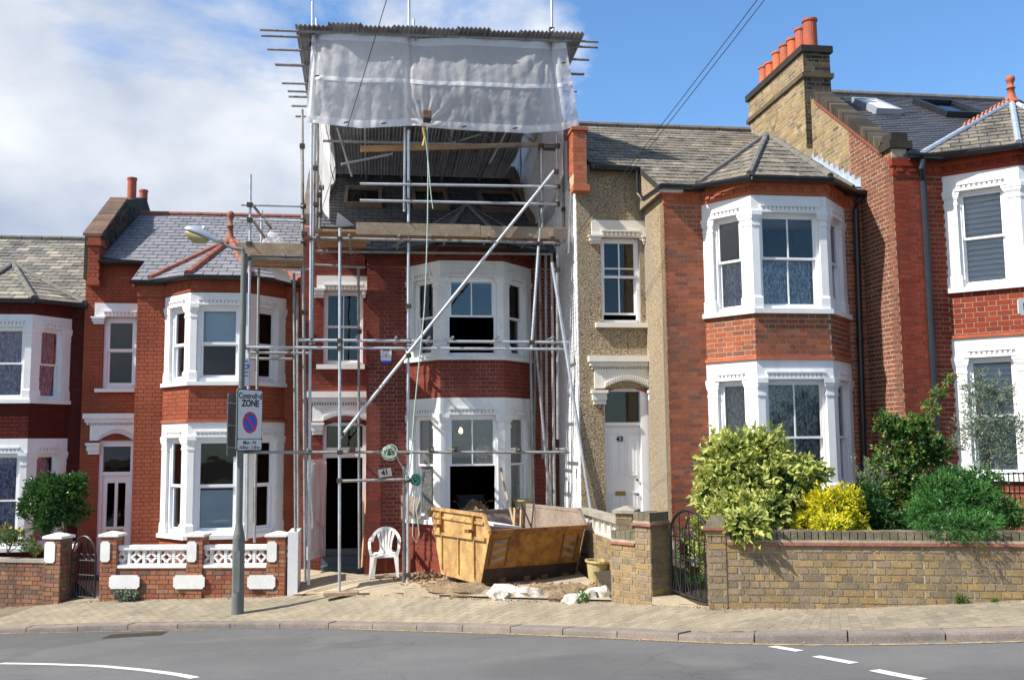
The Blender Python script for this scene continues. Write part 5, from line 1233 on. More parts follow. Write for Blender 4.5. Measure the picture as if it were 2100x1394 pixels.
# rowlock coping stepping down the slope
k = 30
for i in range(k):
    t0, t1 = i/k, (i+.86)/k; a = (-.25, cop0[1]+.0); c = (cop1[0], cop1[1])
    u0, z0, u1, z1 = a[0]+(c[0]-a[0])*t0, a[1]+(c[1]-a[1])*t0-.1, a[0]+(c[0]-a[0])*t1, a[1]+(c[1]-a[1])*t1-.1
    MB().hexa([L5.w(u0, .05, z0), L5.w(u1, .05, z1), L5.w(u1, -.3, z1), L5.w(u0, -.3, z0), L5.w(u0, .05, z0+.16), L5.w(u1, .05, z1+.16), L5.w(u1, -.3, z1+.16), L5.w(u0, -.3, z0+.16)]).build('coping_brick', 'stockdark', h45)
MB().hexa([L5.w(-.25, .035, cop0[1]-.19), L5.w(cop1[0], .035, cop1[1]-.19), L5.w(cop1[0], -.26, cop1[1]-.19), L5.w(-.25, -.26, cop0[1]-.19), L5.w(-.25, .035, cop0[1]-.115), L5.w(cop1[0], .035, cop1[1]-.115), L5.w(cop1[0], -.26, cop1[1]-.115), L5.w(-.25, -.26, cop0[1]-.115)]).build('coping_course', 'side45', h45)
MB().box(F, -.05, .34, -.3, .05, cop0[1]-.13, cop0[1]).box(F, -.0, .28, -.28, .02, cop0[1]+.001, cop0[1]+.14).build('kneeler', 'stockdark', h45)
ns_ = F.pw(2102, 641, .83)
sg = thing('street_nameplate', 'white street nameplate cut off by the right edge showing the letter L', 'sign', ns_)
nf = face(P45[1], P45[2])[0]; uu, zz = nf.px(2099, 629, .03)
q = [(-.0, -.1), (.05, -.13), (.75, -.13), (.8, -.1), (.8, .1), (.75, .13), (.05, .13), (0, .1)]
u00 = nf.px(2088, 629, .03)[0]
MB().slab([nf.w(u00+a, .035, zz+c) for a, c in q], nf.n, .02).build('plate', 'signwhite', sg); text('L', .15, nf, u00+.075, zz, .038, sg, 'signblack', 'LEFT', bold=.004)
# ================================================================== PLOTS AND GARDEN WALLS
def bpt(x):   # boundary point below photo column x
    for (a, za), (c, zc) in zip(BPX, BPX[1:]):
        if a[0] <= x <= c[0]:
            t = (x-a[0])/(c[0]-a[0]); return onz(x, a[1]+(c[1]-a[1])*t, za+(zc-za)*t)
def plot(name, front, back, m, nc=10, bump=.0):
    n = max(len(front), len(back)); b = MB()
    A_ = resample(front, 24); B_ = resample(back, 24)
    for i in range(25):
        for j in range(nc+1):
            p = A_[i].lerp(B_[i], j/nc); b.v.append((p.x, p.y, p.z+(nr.uniform(-bump, bump) if 0 < j < nc else 0)))
    for i in range(24):
        for j in range(nc): q = i*(nc+1)+j; b.f.append((q, q+nc+1, q+nc+2, q+1))
    return b.build(name, m, kind='structure', smooth=True)
up = lambda p, d: Vector((p.x, p.y, p.z+d))
plot('garden_ground', [up(bpt(x), -.05) for x in (0, 100, 205)], [H37.w(-3, .2, -.25), H37.w(.5, -.5, -.2), H39.w(-1.7, -1.3, -.0)], 'signgrey')
plot('garden_ground', [up(bpt(x), -.03) for x in (205, 400, 600)], [H39.w(-1.8, -1.4, .03), H39.w(.5, .0, .05), H39.w(3.0, 0, .1)], 'concrete')
plot('forecourt_ground', [up(bpt(x), .035) for x in (600, 700, 800, 1000, 1150, 1258)], [H41.w(-1.8, -1.4, .33), H41.w(-.5, 0, .35), H41.w(1, 0, .39), H41.w(3.25, 0, .55)], 'concrete', 14)
plot('garden_ground', [up(bpt(x), .02) for x in (1255, 1357, 1455, 1700, 2100, 2800)], [H43.w(-1.3, -1.3, .95), H43.w(0, -.0, 1.0), H43.w(1.5, .6, 1.05), H43.w(3.5, .2, 1.1), H45.w(3, .2, 1.25), H45.w(6, 0, 1.4)], 'garden')
def poly_slab(name, F, pts, v0, v1, m, parent=None, **kw):
    b = MB(); vs = [F.w(u, v1, z) for u, z in pts]+[F.w(u, v0, z) for u, z in pts]; n = len(pts)
    b.add(vs, [tuple(range(n)), tuple(range(2*n-1, n-1, -1))]+[(i, n+i, n+(i+1) % n, (i+1) % n) for i in range(n)]); return b.build(name, m, parent, **kw)
def plaque(F, a, c, z0, z1, v, parent, r=.035):
    pts = []
    for (cx, cz, s0) in ((a, z0, 0), (c, z0, 90), (c, z1, 180), (a, z1, 270)):
        seq = []
        for k in range(5):
            th = math.radians(s0+90-k*22.5); seq.append((cx+r*math.cos(th), cz+r*math.sin(th)))
        pts += seq
    return poly_slab('plaque', F, pts, v, v+.02, 'whiteold', parent)
def pcap(F, a, c, v0, v1, z, m, parent, h=.09, o=.035):
    b = MB(); b.box(F, a-o, c+o, v0-o, v1+o, z, z+h*.45)
    q = [F.w(a-o, v1+o, 0), F.w(c+o, v1+o, 0), F.w(c+o, v0-o, 0), F.w(a-o, v0-o, 0)]; m_ = sum(q, Vector())/4
    b.prism(q, z+h*.45, z+h, [m_+(p-m_)*.15 for p in q]); return b.build('pier_cap', m, parent)
# --- front wall of 39
PA, PB = bpt(205), bpt(587); W9, L9 = face(PA, PB)
def X9(x): return W9.px(x, 1150)[0]
def Z9(x, y): return W9.px(x, y)[1]
gw = thing('garden_wall', 'low red brick garden wall with white pierced screen blocks and white plaques', 'garden wall', PA, 'front garden walls')
bw = Brickwork(gw, 'wall39brick', cap=300, proud=.008, Hh=.063, j=.012, L=.212, W_=.10); bw.mort = 'wall39mort'
zt = Z9(380, 1160)
MB().box(W9, 0, X9(586), -.2, 0, -.3, zt).build('wall_core', 'wall39mort', gw)
bw.panel(W9, 0, X9(586), -.0, zt)
for a, c in ((207, 240), (384, 416), (548, 585)):
    u0, u1 = X9(a), X9(c); z1 = Z9(a, 1100)
    MB().box(W9, u0, u1, -.26, .03, -.3, z1).build('pier', 'wall39mort', gw); bw.panel(W9, u0, u1, 0, z1, v=.03)
    pcap(W9, u0, u1, -.26, .03, z1, 'whiteold', gw); k = (u1-u0)*.2; s_ = Fr(W9.w(u1, .03, 0).x, W9.w(u1, .03, 0).y, math.degrees(W9.yaw)+90); bw.panel(s_, 0, .28, 0, z1, v=.0)
    plaque(W9, u0+.01, u0+.18, Z9(a, 1151), Z9(a, 1109), .038, gw, .028)
bw.finish()
for a, c in ((228, 290), (359, 423), (510, 567)): plaque(W9, X9(a), X9(c), Z9(a, 1206), Z9(a, 1178), .04, gw)
def screen_mesh(S_=.285, D=.09):
    b = MB(); F0 = Fr(0, 0, 0); t = .02
    b.box(F0, 0, t, -D, 0, 0, S_).box(F0, S_-t, S_, -D, 0, 0, S_).box(F0, t, S_-t, -D, -.001, 0, t).box(F0, t, S_-t, -D, -.001, S_-t, S_)
    r = S_/2
    for cx, cz, a0 in ((0, 0, 0), (S_, 0, 90), (S_, S_, 180), (0, S_, 270)):
        n = 8
        for k in range(n):
            t0, t1 = math.radians(a0+90*k/n), math.radians(a0+90*(k+1)/n); P = []
            for th in (t0, t1):
                for rr in (r-.018, r+.014): P.append((cx+rr*math.cos(th), cz+rr*math.sin(th)))
            (x0, y0), (x1, y1), (x2, y2), (x3, y3) = P
            b.hexa([(x0, .003, y0), (x1, .003, y1), (x3, .003, y3), (x2, .003, y2), (x0, D-.01, y0), (x1, D-.01, y1), (x3, D-.01, y3), (x2, D-.01, y2)])
    me = bpy.data.meshes.new('screen_block'); me.from_pydata(b.v, [], b.f); me.materials.append(M['white']); return me
zb0 = Z9(300, 1158); zb1 = Z9(300, 1127)
for a, c in ((231, 384), (402, 548)):
    u0, u1 = X9(a), X9(c); n = 5; S_ = (u1-u0)/n; me = screen_mesh(S_-.004); me2 = me
    for i in range(n):
        o = link('screen_block', me, W9.w(u0+i*S_, -.05, zb0), gw, rot=(0, 0, W9.yaw)); o.scale = (1, 1, (zb1-zb0)/S_)
    MB().box(W9, u0-.02, u1, -.17, -.02, zb1, Z9(300, 1118)).build('top_rail', 'white', gw)
    MB().box(W9, u0-.05, u1-.01, -.2, .025, zb0-.05, zb0).build('rail', 'white', gw)
MB().box(W9, X9(569), X9(590), -.15, -.05, Z9(580, 1127), Z9(580, 1118)).build('top_rail', 'white', gw); MB().box(W9, X9(569), X9(590), -.15, -.05, Z9(580, 1143), Z9(580, 1133)).build('rail', 'white', gw)
# white rendered pillar
pc = bpt(588); Wp = Fr(W9.w(X9(588), .0, 0).x, W9.w(X9(588), 0, 0).y, A)
u1 = Wp.px(611, 1150)[0]; z1 = Wp.px(600, 1090)[1]
wp = MB(); wp.box(Wp, .02, u1, -.75, .06, -.1, z1); wp = wp.build('gate_pillar', 'partywhite'); tag(wp, 'plain white painted pillar at the left edge of the building site', 'pillar')
# --- wall of 37 and its pier, gate
P0, P1 = bpt(-300), bpt(92); W7, L7 = face(P0, P1)
X7 = lambda x: W7.px(x, 1200)[0]; Z7 = lambda x, y: W7.px(x, y)[1]
g7 = thing('garden_wall', 'sooty brown brick garden wall with a capped pier and white plaque at the left edge', 'garden wall', P1, 'front garden walls')
bw = Brickwork(g7, 'wall37brick', cap=200, proud=.008, Hh=.063, j=.012)
zt = Z7(60, 1153); MB().box(W7, 0, X7(92), -.2, 0, -.9, zt).build('wall_core', 'wall39mort', g7); bw.panel(W7, 2., X7(92), -.4, zt)
MB().box(W7, 0, X7(92), -.23, .03, zt, Z7(60, 1146)).build('coping', 'stone', g7)
u0, u1, z1 = X7(91), X7(124), Z7(100, 1104)
MB().box(W7, u0, u1, -.28, .03, -.6, z1).build('pier', 'wall39mort', g7); bw.panel(W7, u0, u1, -.4, z1, v=.03)
s_ = Fr(W7.w(u1, .03, 0).x, W7.w(u1, .03, 0).y, math.degrees(W7.yaw)+90); bw.panel(s_, 0, .3, -.4, z1); bw.finish()
pcap(W7, u0, u1, -.28, .03, z1, 'whiteold', g7, .1); plaque(W7, X7(92.5), X7(114), Z7(100, 1153), Z7(100, 1110), .036, g7, .03)
# side wall running back from that pier
q0 = W7.w(u1-.1, -.28, 0); q1 = H37.w(.35, .0, 0); sw, Ls = face(q0, q1)
sw2 = thing('garden_wall', 'dark brick dividing wall with white painted coping behind the arched gate', 'garden wall', q0, 'front garden walls')
n_ = sw.n; MB().box(sw, 0, Ls, -.2, 0, -.6, .72).build('wall_core', 'wall39mort', sw2); bw = Brickwork(sw2, 'wall37brick', cap=60, proud=.006); bw.panel(sw, 0, Ls, -.3, .72); bw.finish()
MB().box(sw, 0, Ls, -.22, .03, .72, .80).build('coping', 'whiteold', sw2)
def arched_gate(label, P, Q, zb, zs, zt, bars, parent_name='iron_gate', r=.011, loops=True):
    F, L = face(P, Q); g_ = thing(parent_name, label, 'gate', F.w(0, 0, zb), 'arched iron garden gates')
    n = 16; arc = [F.w(0, 0, zb), F.w(0, 0, zs)]+[F.w(L/2-L/2*math.cos(math.pi*i/n), 0, zs+(zt-zs)*math.sin(math.pi*i/n)) for i in range(1, n)]+[F.w(L, 0, zs), F.w(L, 0, zb)]
    MB().tube(arc, r*1.7, 6).build('gate_frame', 'black', g_)
    zm = zb+(zs-zb)*.62
    for z in (zb+.06, zm, zs-.02): MB().tube([F.w(0, 0, z), F.w(L, 0, z)], r, 6).build('rail', 'black', g_)
    for i in range(1, bars):
        u = L*i/bars; ztop = zs-.02 if i % 2 else zs+(zt-zs)*math.sin(math.acos(abs(1-2*u/L)))-.01
        MB().tube([F.w(u, 0, zb+.06), F.w(u, 0, ztop)], r*.8, 6).build('bar', 'black', g_)
    if loops:
        for i in range(bars//2):
            u = L*(2*i+1)/bars; w_ = L/bars*.8
            MB().tube([F.w(u-w_, 0, zb+.06), F.w(u, 0, zb+(zm-zb)*.7), F.w(u+w_, 0, zb+.06)], r*.7, 6).build('scroll', 'black', g_)
            c = F.w(u, 0, zs+.05); MB().tube([c+F.t*.05*math.cos(t)+Vector((0, 0, .05*math.sin(t))) for t in [k*.7 for k in range(9)]], r*.7, 6).build('scroll', 'black', g_)
    MB().tube([F.w(L/2-.12, 0, zs), F.w(L/2, 0, zt-.04), F.w(L/2+.12, 0, zs)], r*.8, 6).build('spear', 'black', g_)
    return g_, F, L
ga = W7.w(X7(124)+.06, -.2, 0); gb_ = Vector((W9.w(-.25, -.3, 0).x, W9.w(-.25, -.3, 0).y, 0)); gf, gl = face(ga, gb_)
arched_gate('black arched iron gate between the two red brick piers on the left', ga, gb_, -.02, gf.px(150, 1145)[1], gf.px(150, 1098)[1], 8)
MB().box(gf, -.1, gl+.2, -.4, .3, -.4, -.07).build('threshold', 'stone', kind='structure')
# --- 43: angled piers, side screen wall, front wall, gate
Pq, Pr = bpt(1255), bpt(1357)
Wq, Lq = face(Pq, Pr); Xq = lambda x, y=1150: Wq.px(x, y)[0]; Zq = lambda x, y: Wq.px(x, y)[1]
gp = thing('garden_wall', 'short yellow brick gate pier with red tile courses, angled beside the plot of 43', 'garden wall', Pq, 'front garden walls')
bw = Brickwork(gp, 'wallbrick', cap=200, proud=.008, j=.014, L=.211, W_=.0985, Hh=.061)
um, ue = Xq(1304), Xq(1335); zl_ = Zq(1280, 1116); zh_ = Zq(1320, 1078); dq = .36
MB().box(Wq, 0, um, -dq, 0, .3, zl_).box(Wq, um, ue, -dq, 0.0, .3, zh_).build('wall_core', 'wallmort', gp)
bw.panel(Wq, 0, um, .66, zl_); bw.panel(Wq, um, ue, .66, zh_)
sr = Fr(Wq.w(ue, 0, 0).x, Wq.w(ue, 0, 0).y, math.degrees(Wq.yaw)+90); bw.panel(sr, 0, dq, .66, zh_)
s2 = Fr(Wq.w(0, -dq, 0).x, Wq.w(0, -dq, 0).y, math.degrees(Wq.yaw)-90); bw.panel(s2, 0, dq, .5, zl_); bw.finish()
for a, c, z_, o in ((0, um, zl_, .03), (um-.04, ue, zh_, .04)):
    MB().box(Wq, a-(.0 if a == 0 else 0), c+o*(c == ue), -dq-.02, o, z_, z_+.03).build('tile_course', 'tilered', gp)
    MB().box(Wq, a+.01, c+.0, -dq, .01, z_+.03, z_+.06).build('mortar_fillet', 'wallmort', gp)
    n = int((c-a)/.075)
    for i in range(n): u = a+.01+(c-a-.01)*i/n; MB().box(Wq, u, u+(c-a)/n-.01, -dq+.01, -.0, z_+.06, z_+.165+rnd.uniform(-.006, .004)).build('coping_brick', 'mossy', gp)
# inner pier with cap and screen wall back to the house
farp = H43.w(-1.216-.1, -REC+.02, 0); nearp = Wq.w(.16, -dq-.08, 0)
Ws, Lw = face(farp, nearp)
gs = thing('garden_wall', 'dividing wall with narrow cream screen blocks on brick running back from the pier', 'garden wall', nearp, 'front garden walls')
zc = Ws.px(1240, 1056)[1]; bw = Brickwork(gs, 'wallbrick', cap=120, proud=.008)
MB().box(Ws, 0, Lw, -.18, 0, .2, zc-.33).build('wall_core', 'wallmort', gs); bw.panel(Ws, 0, Lw, .45, zc-.33)
nb = 11; me = None
for i in range(nb):
    s_ = Lw/nb; b = MB(); u = i*s_; z0 = zc-.325; h_ = .25; t = .02; b.box(Ws, u, u+t, -.12, -.02, z0, z0+h_).box(Ws, u+s_-t-.004, u+s_-.004, -.12, -.02, z0, z0+h_).box(Ws, u+t, u+s_-t-.004, -.12, -.021, z0, z0+t).box(Ws, u+t, u+s_-t-.004, -.12, -.021, z0+h_-t, z0+h_)
    n = 12; P = [Ws.w(u+s_/2+.09*math.cos(2*math.pi*k/n)*(s_/.34), -.06, z0+h_/2+.09*math.sin(2*math.pi*k/n)) for k in range(n+1)]; b.tube(P, .016, 6)
    b.tube([Ws.w(u+.03, -.06, z0+.02), Ws.w(u+s_-.03, -.06, z0+h_-.02)], .013, 6); b.tube([Ws.w(u+.03, -.06, z0+h_-.02), Ws.w(u+s_-.03, -.06, z0+.02)], .013, 6)
    b.build('screen_block', 'cream', gs)
n = 8
for i in range(n): MB().box(Ws, Lw*i/n, Lw*(i+.985)/n, -.2, .03, zc-.07, zc).build('coping_stone', 'stone', gs)
ip = Ws.w(Lw-.02, 0, 0); Fi = Fr(ip.x, ip.y, -20); a0 = Fi.px(1264, 1090)[0]; a1 = Fi.px(1297, 1090)[0]; zi = Fi.px(1280, 1052)[1]
MB().box(Fi, a0, a1, -.28, .02, .3, zi).build('pier', 'wallmort', gs); bw.panel(Fi, a0, a1, .5, zi, v=.02); bw.finish(); pcap(Fi, a0, a1, -.28, .02, zi, 'stone', gs, .09, .04)
# front wall of 43 and 45
XS = [1455, 1520, 1600, 1700, 1800, 1900, 2000, 2100, 2300, 2700]
PW_ = [bpt(x) for x in XS]
gf3 = thing('garden_wall', 'long curved yellow stock brick garden wall with red tile course below the shrubs', 'garden wall', PW_[0], 'front garden walls')
bw = Brickwork(gf3, 'wallbrick', cap=300, proud=.008, j=.014, L=.211, W_=.0985, Hh=.061); bw.mort = 'wallmort'
ztop = []
for (a, b_), (xa, xb) in zip(zip(PW_, PW_[1:]), zip(XS, XS[1:])):
    F_, L_ = face(a, b_); zc_ = F_.px((xa+xb)/2, 1119 if xa < 2000 else 1116)[1]; ztop.append(zc_)
zcv = sum(ztop[:7])/7
first = True
for k, ((a, b_), xa) in enumerate(zip(zip(PW_, PW_[1:]), XS)):
    F_, L_ = face(a, b_); MB().box(F_, -.0, L_, -.22, 0, .4, zcv+.0).build('wall_core', 'wallmort', gf3)
    bw.panel(F_, 0, L_, .70, zcv, bond='flemish' if k == 0 else 'header')
    MB().box(F_, 0 if k else .22, L_+.004, -.2, .035, zcv+.001, zcv+.033).build('tile_course', 'tilered', gf3)
    MB().box(F_, 0 if k else .22, L_+.003, -.2, .02, zcv+.034, zcv+.062).build('mortar_fillet', 'wallmort', gf3)
    n = int(L_/.0765)
    for i in range(n):
        u = L_*i/n; MB().box(F_, u, u+L_/n-.011, -.2, .012, zcv+.062, zcv+.165+rnd.uniform(-.008, .006)).build('coping_brick', 'mossy', gf3)
F_, L_ = face(PW_[0], PW_[1]); uz = F_.px(1488, 1120)[0]; zp = F_.px(1470, 1086)[1]
MB().box(F_, -.0, uz, -.26, .012, .4, zp).build('pier', 'wallmort', gf3); bw.panel(F_, 0, uz, .70, zp, v=.012); s_ = Fr(F_.w(0, -.26, 0).x, F_.w(0, -.26, 0).y, math.degrees(F_.yaw)-90); bw.panel(s_, 0, .27, .7, zp); bw.finish()
MB().box(F_, -.04, uz, -.28, .05, zp, zp+.03).build('tile_course', 'tilered', gf3); MB().prism([F_.w(-.03, .04, 0), F_.w(uz, .04, 0), F_.w(uz, -.28, 0), F_.w(-.03, -.28, 0)], zp+.03, zp+.16, [F_.w(.06, -.05, 0), F_.w(uz, -.05, 0), F_.w(uz, -.2, 0), F_.w(.06, -.2, 0)]).build('pier_cap', 'mossy', gf3)
ga = sr.w(dq-.02, -.05, 0); gb_ = Vector(F_.w(.02, -.02, 0)); ga = Vector((ga.x, ga.y, 0)); gf_, gl_ = face(ga, gb_)
# frame positions taken on the line between the two piers
gA = ga.lerp(gb_, .12); g43, GF, GL = arched_gate('black arched iron garden gate with thin bars beside the yellow brick pier', gA, gb_, .80, gf_.px(1415, 1100)[1], gf_.px(1415, 1047)[1], 8)
st = MB(); pts = [bpt(1340), bpt(1400), bpt(1456), up(gb_, .8)+Vector((.1, 1.2, 0)), up(ga, .8)+Vector((.1, 1.0, 0)), up(ga, .7)]
pts = [Vector((p.x, p.y, 0)) for p in pts]; pts[0] = Vector((sr.w(0, 0, 0).x, sr.w(0, 0, 0).y-.02, 0))
st.prism(pts, .5, .80); st.build('entrance_slab', 'concrete', kind='structure')
# broken edge of the building plot: concrete lip, white stones
lip = [bpt(x) for x in (630, 690, 760, 830, 905)]
for a, b_ in zip(lip, lip[1:]):
    F_, L_ = face(a, b_); MB().box(F_, .01, L_-.01, -.25, .03, a.z-.2, a.z+.075+rnd.uniform(-.01, .02)).build('edging_slab', 'concrete', kind='structure')
def blob(loc, r, m, name, label=None, cat=None, group=None, seed=0, sub=3, amp=.25, kind=None, parent=None):
    bm = bmesh.new(); bmesh.ops.create_icosphere(bm, subdivisions=sub, radius=1.0); R_ = random.Random(seed)
    from mathutils import noise as nz_
    o = Vector((R_.uniform(0, 50),)*3)
    for v in bm.verts:
        d = nz_.noise(v.co*1.3+o)*amp*1.6+nz_.noise(v.co*3.5+o)*amp*.5+(R_.uniform(-.16, .16) if sub == 2 else 0); c = v.co*(1+d); v.co = Vector((c.x*r[0], c.y*r[1], max(c.z, -.45)*r[2]))
    me = bpy.data.meshes.new(name); bm.to_mesh(me); bm.free(); me.materials.append(M[m])
    ob = link(name, me, loc, parent, kind)
    if label: tag(ob, label, cat, group)
    return ob
stones = [(1045, 1221, .40, .20, .14, 'largest lump of white painted rubble below the skip'), (1085, 1223, .26, .16, .12, 'white painted rubble lump right of the largest one'), (1028, 1226, .2, .12, .10, 'small white rubble lump left of the largest one'), (1172, 1233, .17, .10, .08, 'low white rubble lump in the gap before the brick pier'), (1232, 1224, .22, .15, .17, 'white painted rubble lump against the yellow brick pier'), (1204, 1229, .15, .10, .11, 'white rubble lump left of the one against the pier')]
for i, (x, y, a, c, d, lb) in enumerate(stones):
    p = bpt(x); t = (y-bpt(x).z); q = onz(x, y, bpt(x).z+.02); ob = blob(q+Vector((0, .08, .0)), (a, c, d), 'rubblewhite', 'rubble_lump', lb, 'rubble', 'white painted rubble along the plot edge', seed=i+3, amp=.38, sub=2)
    ob.rotation_euler = (0, 0, math.radians(-35))
for i, (x, y, a, c, d) in enumerate([(960, 1214, .55, .35, .10), (1130, 1216, .45, .25, .14), (900, 1206, .4, .2, .07), (1190, 1214, .25, .15, .10), (1150, 1228, .2, .12, .09)]):
    q = onz(x, y, bpt(x).z+.03); blob(q+Vector((0, .12, -.02)), (a, c, d), 'soil', 'soil_mound', kind='stuff', seed=20+i, sub=4, amp=.4).rotation_euler = (0, 0, math.radians(-35))
def hitplot(x, y, z=None):
    # where the picture ray meets the forecourt
    best = None
    for k in range(60):
        zz = .25+k*.01; p = onz(x, y, zz)
        pass
    return best
def plot_z(X, Y):
    # forecourt height at a plan point, from the same corners as the sheet
    t = min(max((X+3.6)/(1.25+3.6), 0), 1); zf = .17+t*.52; zb_ = .34+t*.2
    yf = 17.1-t*4.25; yb = 17.9+t*.9; s = min(max((Y-yf)/max(yb-yf, .1), 0), 1); return zf+(zb_-zf)*s
def onplot(x, y):
    z = .4
    for _ in range(12): p = onz(x, y, z); z = z*.4+.6*plot_z(p.x, p.y)
    return onz(x, y, z)
# ================================================================== SCAFFOLD
foot = onplot(838, 1196)
SP = Fr(foot.x, foot.y, A)
scf = thing('scaffolding', 'steel tube scaffolding with timber platforms and corrugated temporary roof around the middle house', 'scaffolding', foot)
def tb(p, q, off=0., off2=None, m='steel', r=.0245, name='scaffold_tube'):
    a = SP.pw(*p, off); b_ = SP.pw(*q, off if off2 is None else off2)
    return MB().tube([a, b_], r, 8).build(name, m, scf)
def coup(x, y, off=0., s=.045):
    c = SP.pw(x, y, off); u, z = SP.px(x, y, off); b = MB(); b.box(SP, u-s, u+s, off-s, off+s*1.1, z-s*.8, z+s*.8); b.tube([SP.w(u+s*.6, off+s*.9, z), SP.w(u+s*.6, off+s*2.1, z)], .012, 6); b.build('coupler', 'coupler', scf)
# standards
for (p, q, off, m) in [
    ((641, 4), (633, 1198), 0, 'steel'), ((839, -40), (836, 1196), 0, 'steel'), ((831, 262), (829, 434), -.12, 'steel'), ((829, 955), (828, 1196), -.06, 'steelworn'),
    ((697, 468), (696, 1212), .25, 'steel'), ((735, 545), (737, 1165), -1.5, 'steelworn'),
    ((1131, -40), (1132, 120), 0, 'steel'), ((1142, 275), (1144, 900), 0, 'steelworn'), ((1110, 272), (1112, 466), -.1, 'steelworn'), ((1107, 468), (1090, 715), .05, 'steel'),
    ((1119, 520), (1123, 1130), -1.0, 'steelworn'), ((1106, 520), (1113, 940), -1.3, 'steelworn'), ((1128, 930), (1130, 1100), -1.0, 'steelworn'), ((1100, 720), (1135, 1110), -.6, 'steelworn'),
    ((620, 225), (626, 1192), -.5, 'steelworn'), ((618, 300), (630, 1120), -1.2, 'steelworn'), ((655, 265), (650, 480), -.6, 'steelworn'), ((648, 255), (656, 395), -1.0, 'steelworn'),
    ((514, 358), (506, 1108), -.4, 'steel'), ((537, 432), (535, 520), -1.4, 'steel'), ((531, 548), (522, 1112), -1.2, 'steelworn'),
    ((610, 600), (612, 1100), -1.6, 'steelworn'), ((646, 255), (640, 700), -.25, 'steelworn'), ((603, 560), (606, 1100), -.9, 'steelworn'), ((659, 300), (655, 480), -.9, 'steelworn'),
    ((1152, 275), (1157, 500), -.7, 'steelworn'), ((1099, 520), (1096, 930), -1.5, 'steelworn'), ((1104, 275), (1106, 466), -.9, 'steelworn'), ((1131, 520), (1138, 1120), -.35, 'steelworn'), ((1088, 722), (1096, 1120), -1.2, 'steelworn')]:
    tb(p, q, off, m=m)
# ledgers and guard rails
for (p, q, off, m) in [
    ((612, 697), (1166, 702), .05, 'steel'), ((505, 712), (1158, 716), .10, 'steel'), ((508, 723), (640, 724), -.9, 'steelworn'), ((512, 735), (600, 736), -1.3, 'steelworn'),
    ((498, 927), (1168, 927), .05, 'steelworn'), ((693, 986), (852, 982), .05, 'steelworn'),
    ((738, 377), (1142, 383), .05, 'steel'), ((738, 411), (1142, 419), .05, 'steel'), ((651, 289), (1138, 301), -.6, 'steelworn'),
    ((495, 420), (622, 423), -.36, 'steel'), ((492, 450), (622, 454), -.36, 'steel'), ((636, 488), (1164, 499), .05, 'steelworn'), ((640, 515), (1130, 521), -.7, 'steelworn'), ((640, 543), (750, 548), -1.2, 'steelworn'), ((512, 529), (622, 533), -.36, 'steelworn'), ((505, 548), (640, 552), -1.2, 'steel')]:
    tb(p, q, off, m=m)
# braces
tb((1138, 349), (697, 898), .12, m='steel', r=.0275); tb((1132, 538), (1236, 1197), .15, .35, m='steel', r=.0275)
tb((1128, 180), (1135, 60), .05, .05); tb((848, 40), (849, 118), .08, .08); tb((649, 38), (650, 95), .1, .1); tb((1124, 118), (1132, 62), .12, .12)
tb((514, 415), (556, 468), -.36, -1.5, 'steelworn'); tb((516, 448), (546, 492), -.36, -1.5, 'steelworn'); 
tb((692, 262), (722, 362), -1.6, -1.9, 'steelworn'); tb((700, 337), (805, 316), -.9, -1.2, 'steel'); tb((905, 300), (985, 276), -2, -2, 'steelworn'); tb((1040, 268), (1005, 335), -2, -2.4, 'steelworn')
# transoms: short tubes running back under the platforms and stubs at the lifts
for x in (716, 818, 882, 916, 1002, 1088, 1130, 650): 
    u, z = SP.px(x, 483, .12); MB().tube([SP.w(u, .18, z-.0), SP.w(u, -1.45 if x < 760 else -1.0, z)], .0245, 8).build('transom', 'steelworn', scf)
for x in (512, 582): u, z = SP.px(x, 525, -.3); MB().tube([SP.w(u, -.2, z), SP.w(u, -1.5, z)], .0245, 8).build('transom', 'steelworn', scf)
for x in (637, 732, 812, 880, 928, 1020, 1133): u, z = SP.px(x, 692, .1); MB().tube([SP.w(u, .17, z), SP.w(u, -.85, z)], .0245, 8).build('transom', 'steelworn', scf)
for x in (517, 584): u, z = SP.px(x, 712, -.2); MB().tube([SP.w(u, -.1, z), SP.w(u, -1.2, z)], .0245, 8).build('transom', 'steelworn', scf)
for x in (631, 713, 798, 886, 929, 1062, 1158): u, z = SP.px(x, 921, .1); MB().tube([SP.w(u, .17, z), SP.w(u, -.8, z)], .0245, 8).build('transom', 'steelworn', scf)
for x, y, o in [(636, 489, 0), (636, 697, 0), (634, 712, 0), (634, 927, 0), (838, 262, 0), (838, 377, 0), (838, 411, 0), (838, 460, 0), (838, 493, 0), (838, 628, 0), (838, 699, 0), (838, 714, 0), (838, 729, .1), (838, 927, 0), (836, 984, 0), (697, 490, .25), (697, 699, .25), (697, 714, .25), (697, 927, .25), (696, 985, .25), (700, 890, .12),
                (1143, 300, 0), (1143, 383, 0), (1143, 419, 0), (1143, 500, 0), (1143, 553, 0), (1143, 702, 0), (1112, 717, 0), (1143, 927, 0), (620, 300, -.5), (622, 500, -.5), (624, 640, -.5), (646, 345, -.25), (648, 420, -.25), (659, 385, -.9), (1110, 300, -.1), (1110, 383, -.1), (1110, 419, -.1), (1107, 500, .05), (1119, 702, -1), (1157, 430, -.7), (1090, 702, .05), (618, 697, -.5), (620, 927, -.5), (1140, 352, .1), (512, 420, -.36), (512, 451, -.36), (511, 500, -.36), (509, 529, -.36), (506, 712, -.36), (622, 423, -.4), (622, 453, -.4), (624, 480, -.4), (655, 400, -.4), (655, 440, -.4), (737, 680, -1.4), (640, 92, 0), (838, 60, 0), (1131, 62, 0), (836, 1178, 0), (884, 920, .1), (932, 920, .1), (723, 921, .1), (1063, 920, .1)]:
    coup(x, y, o)
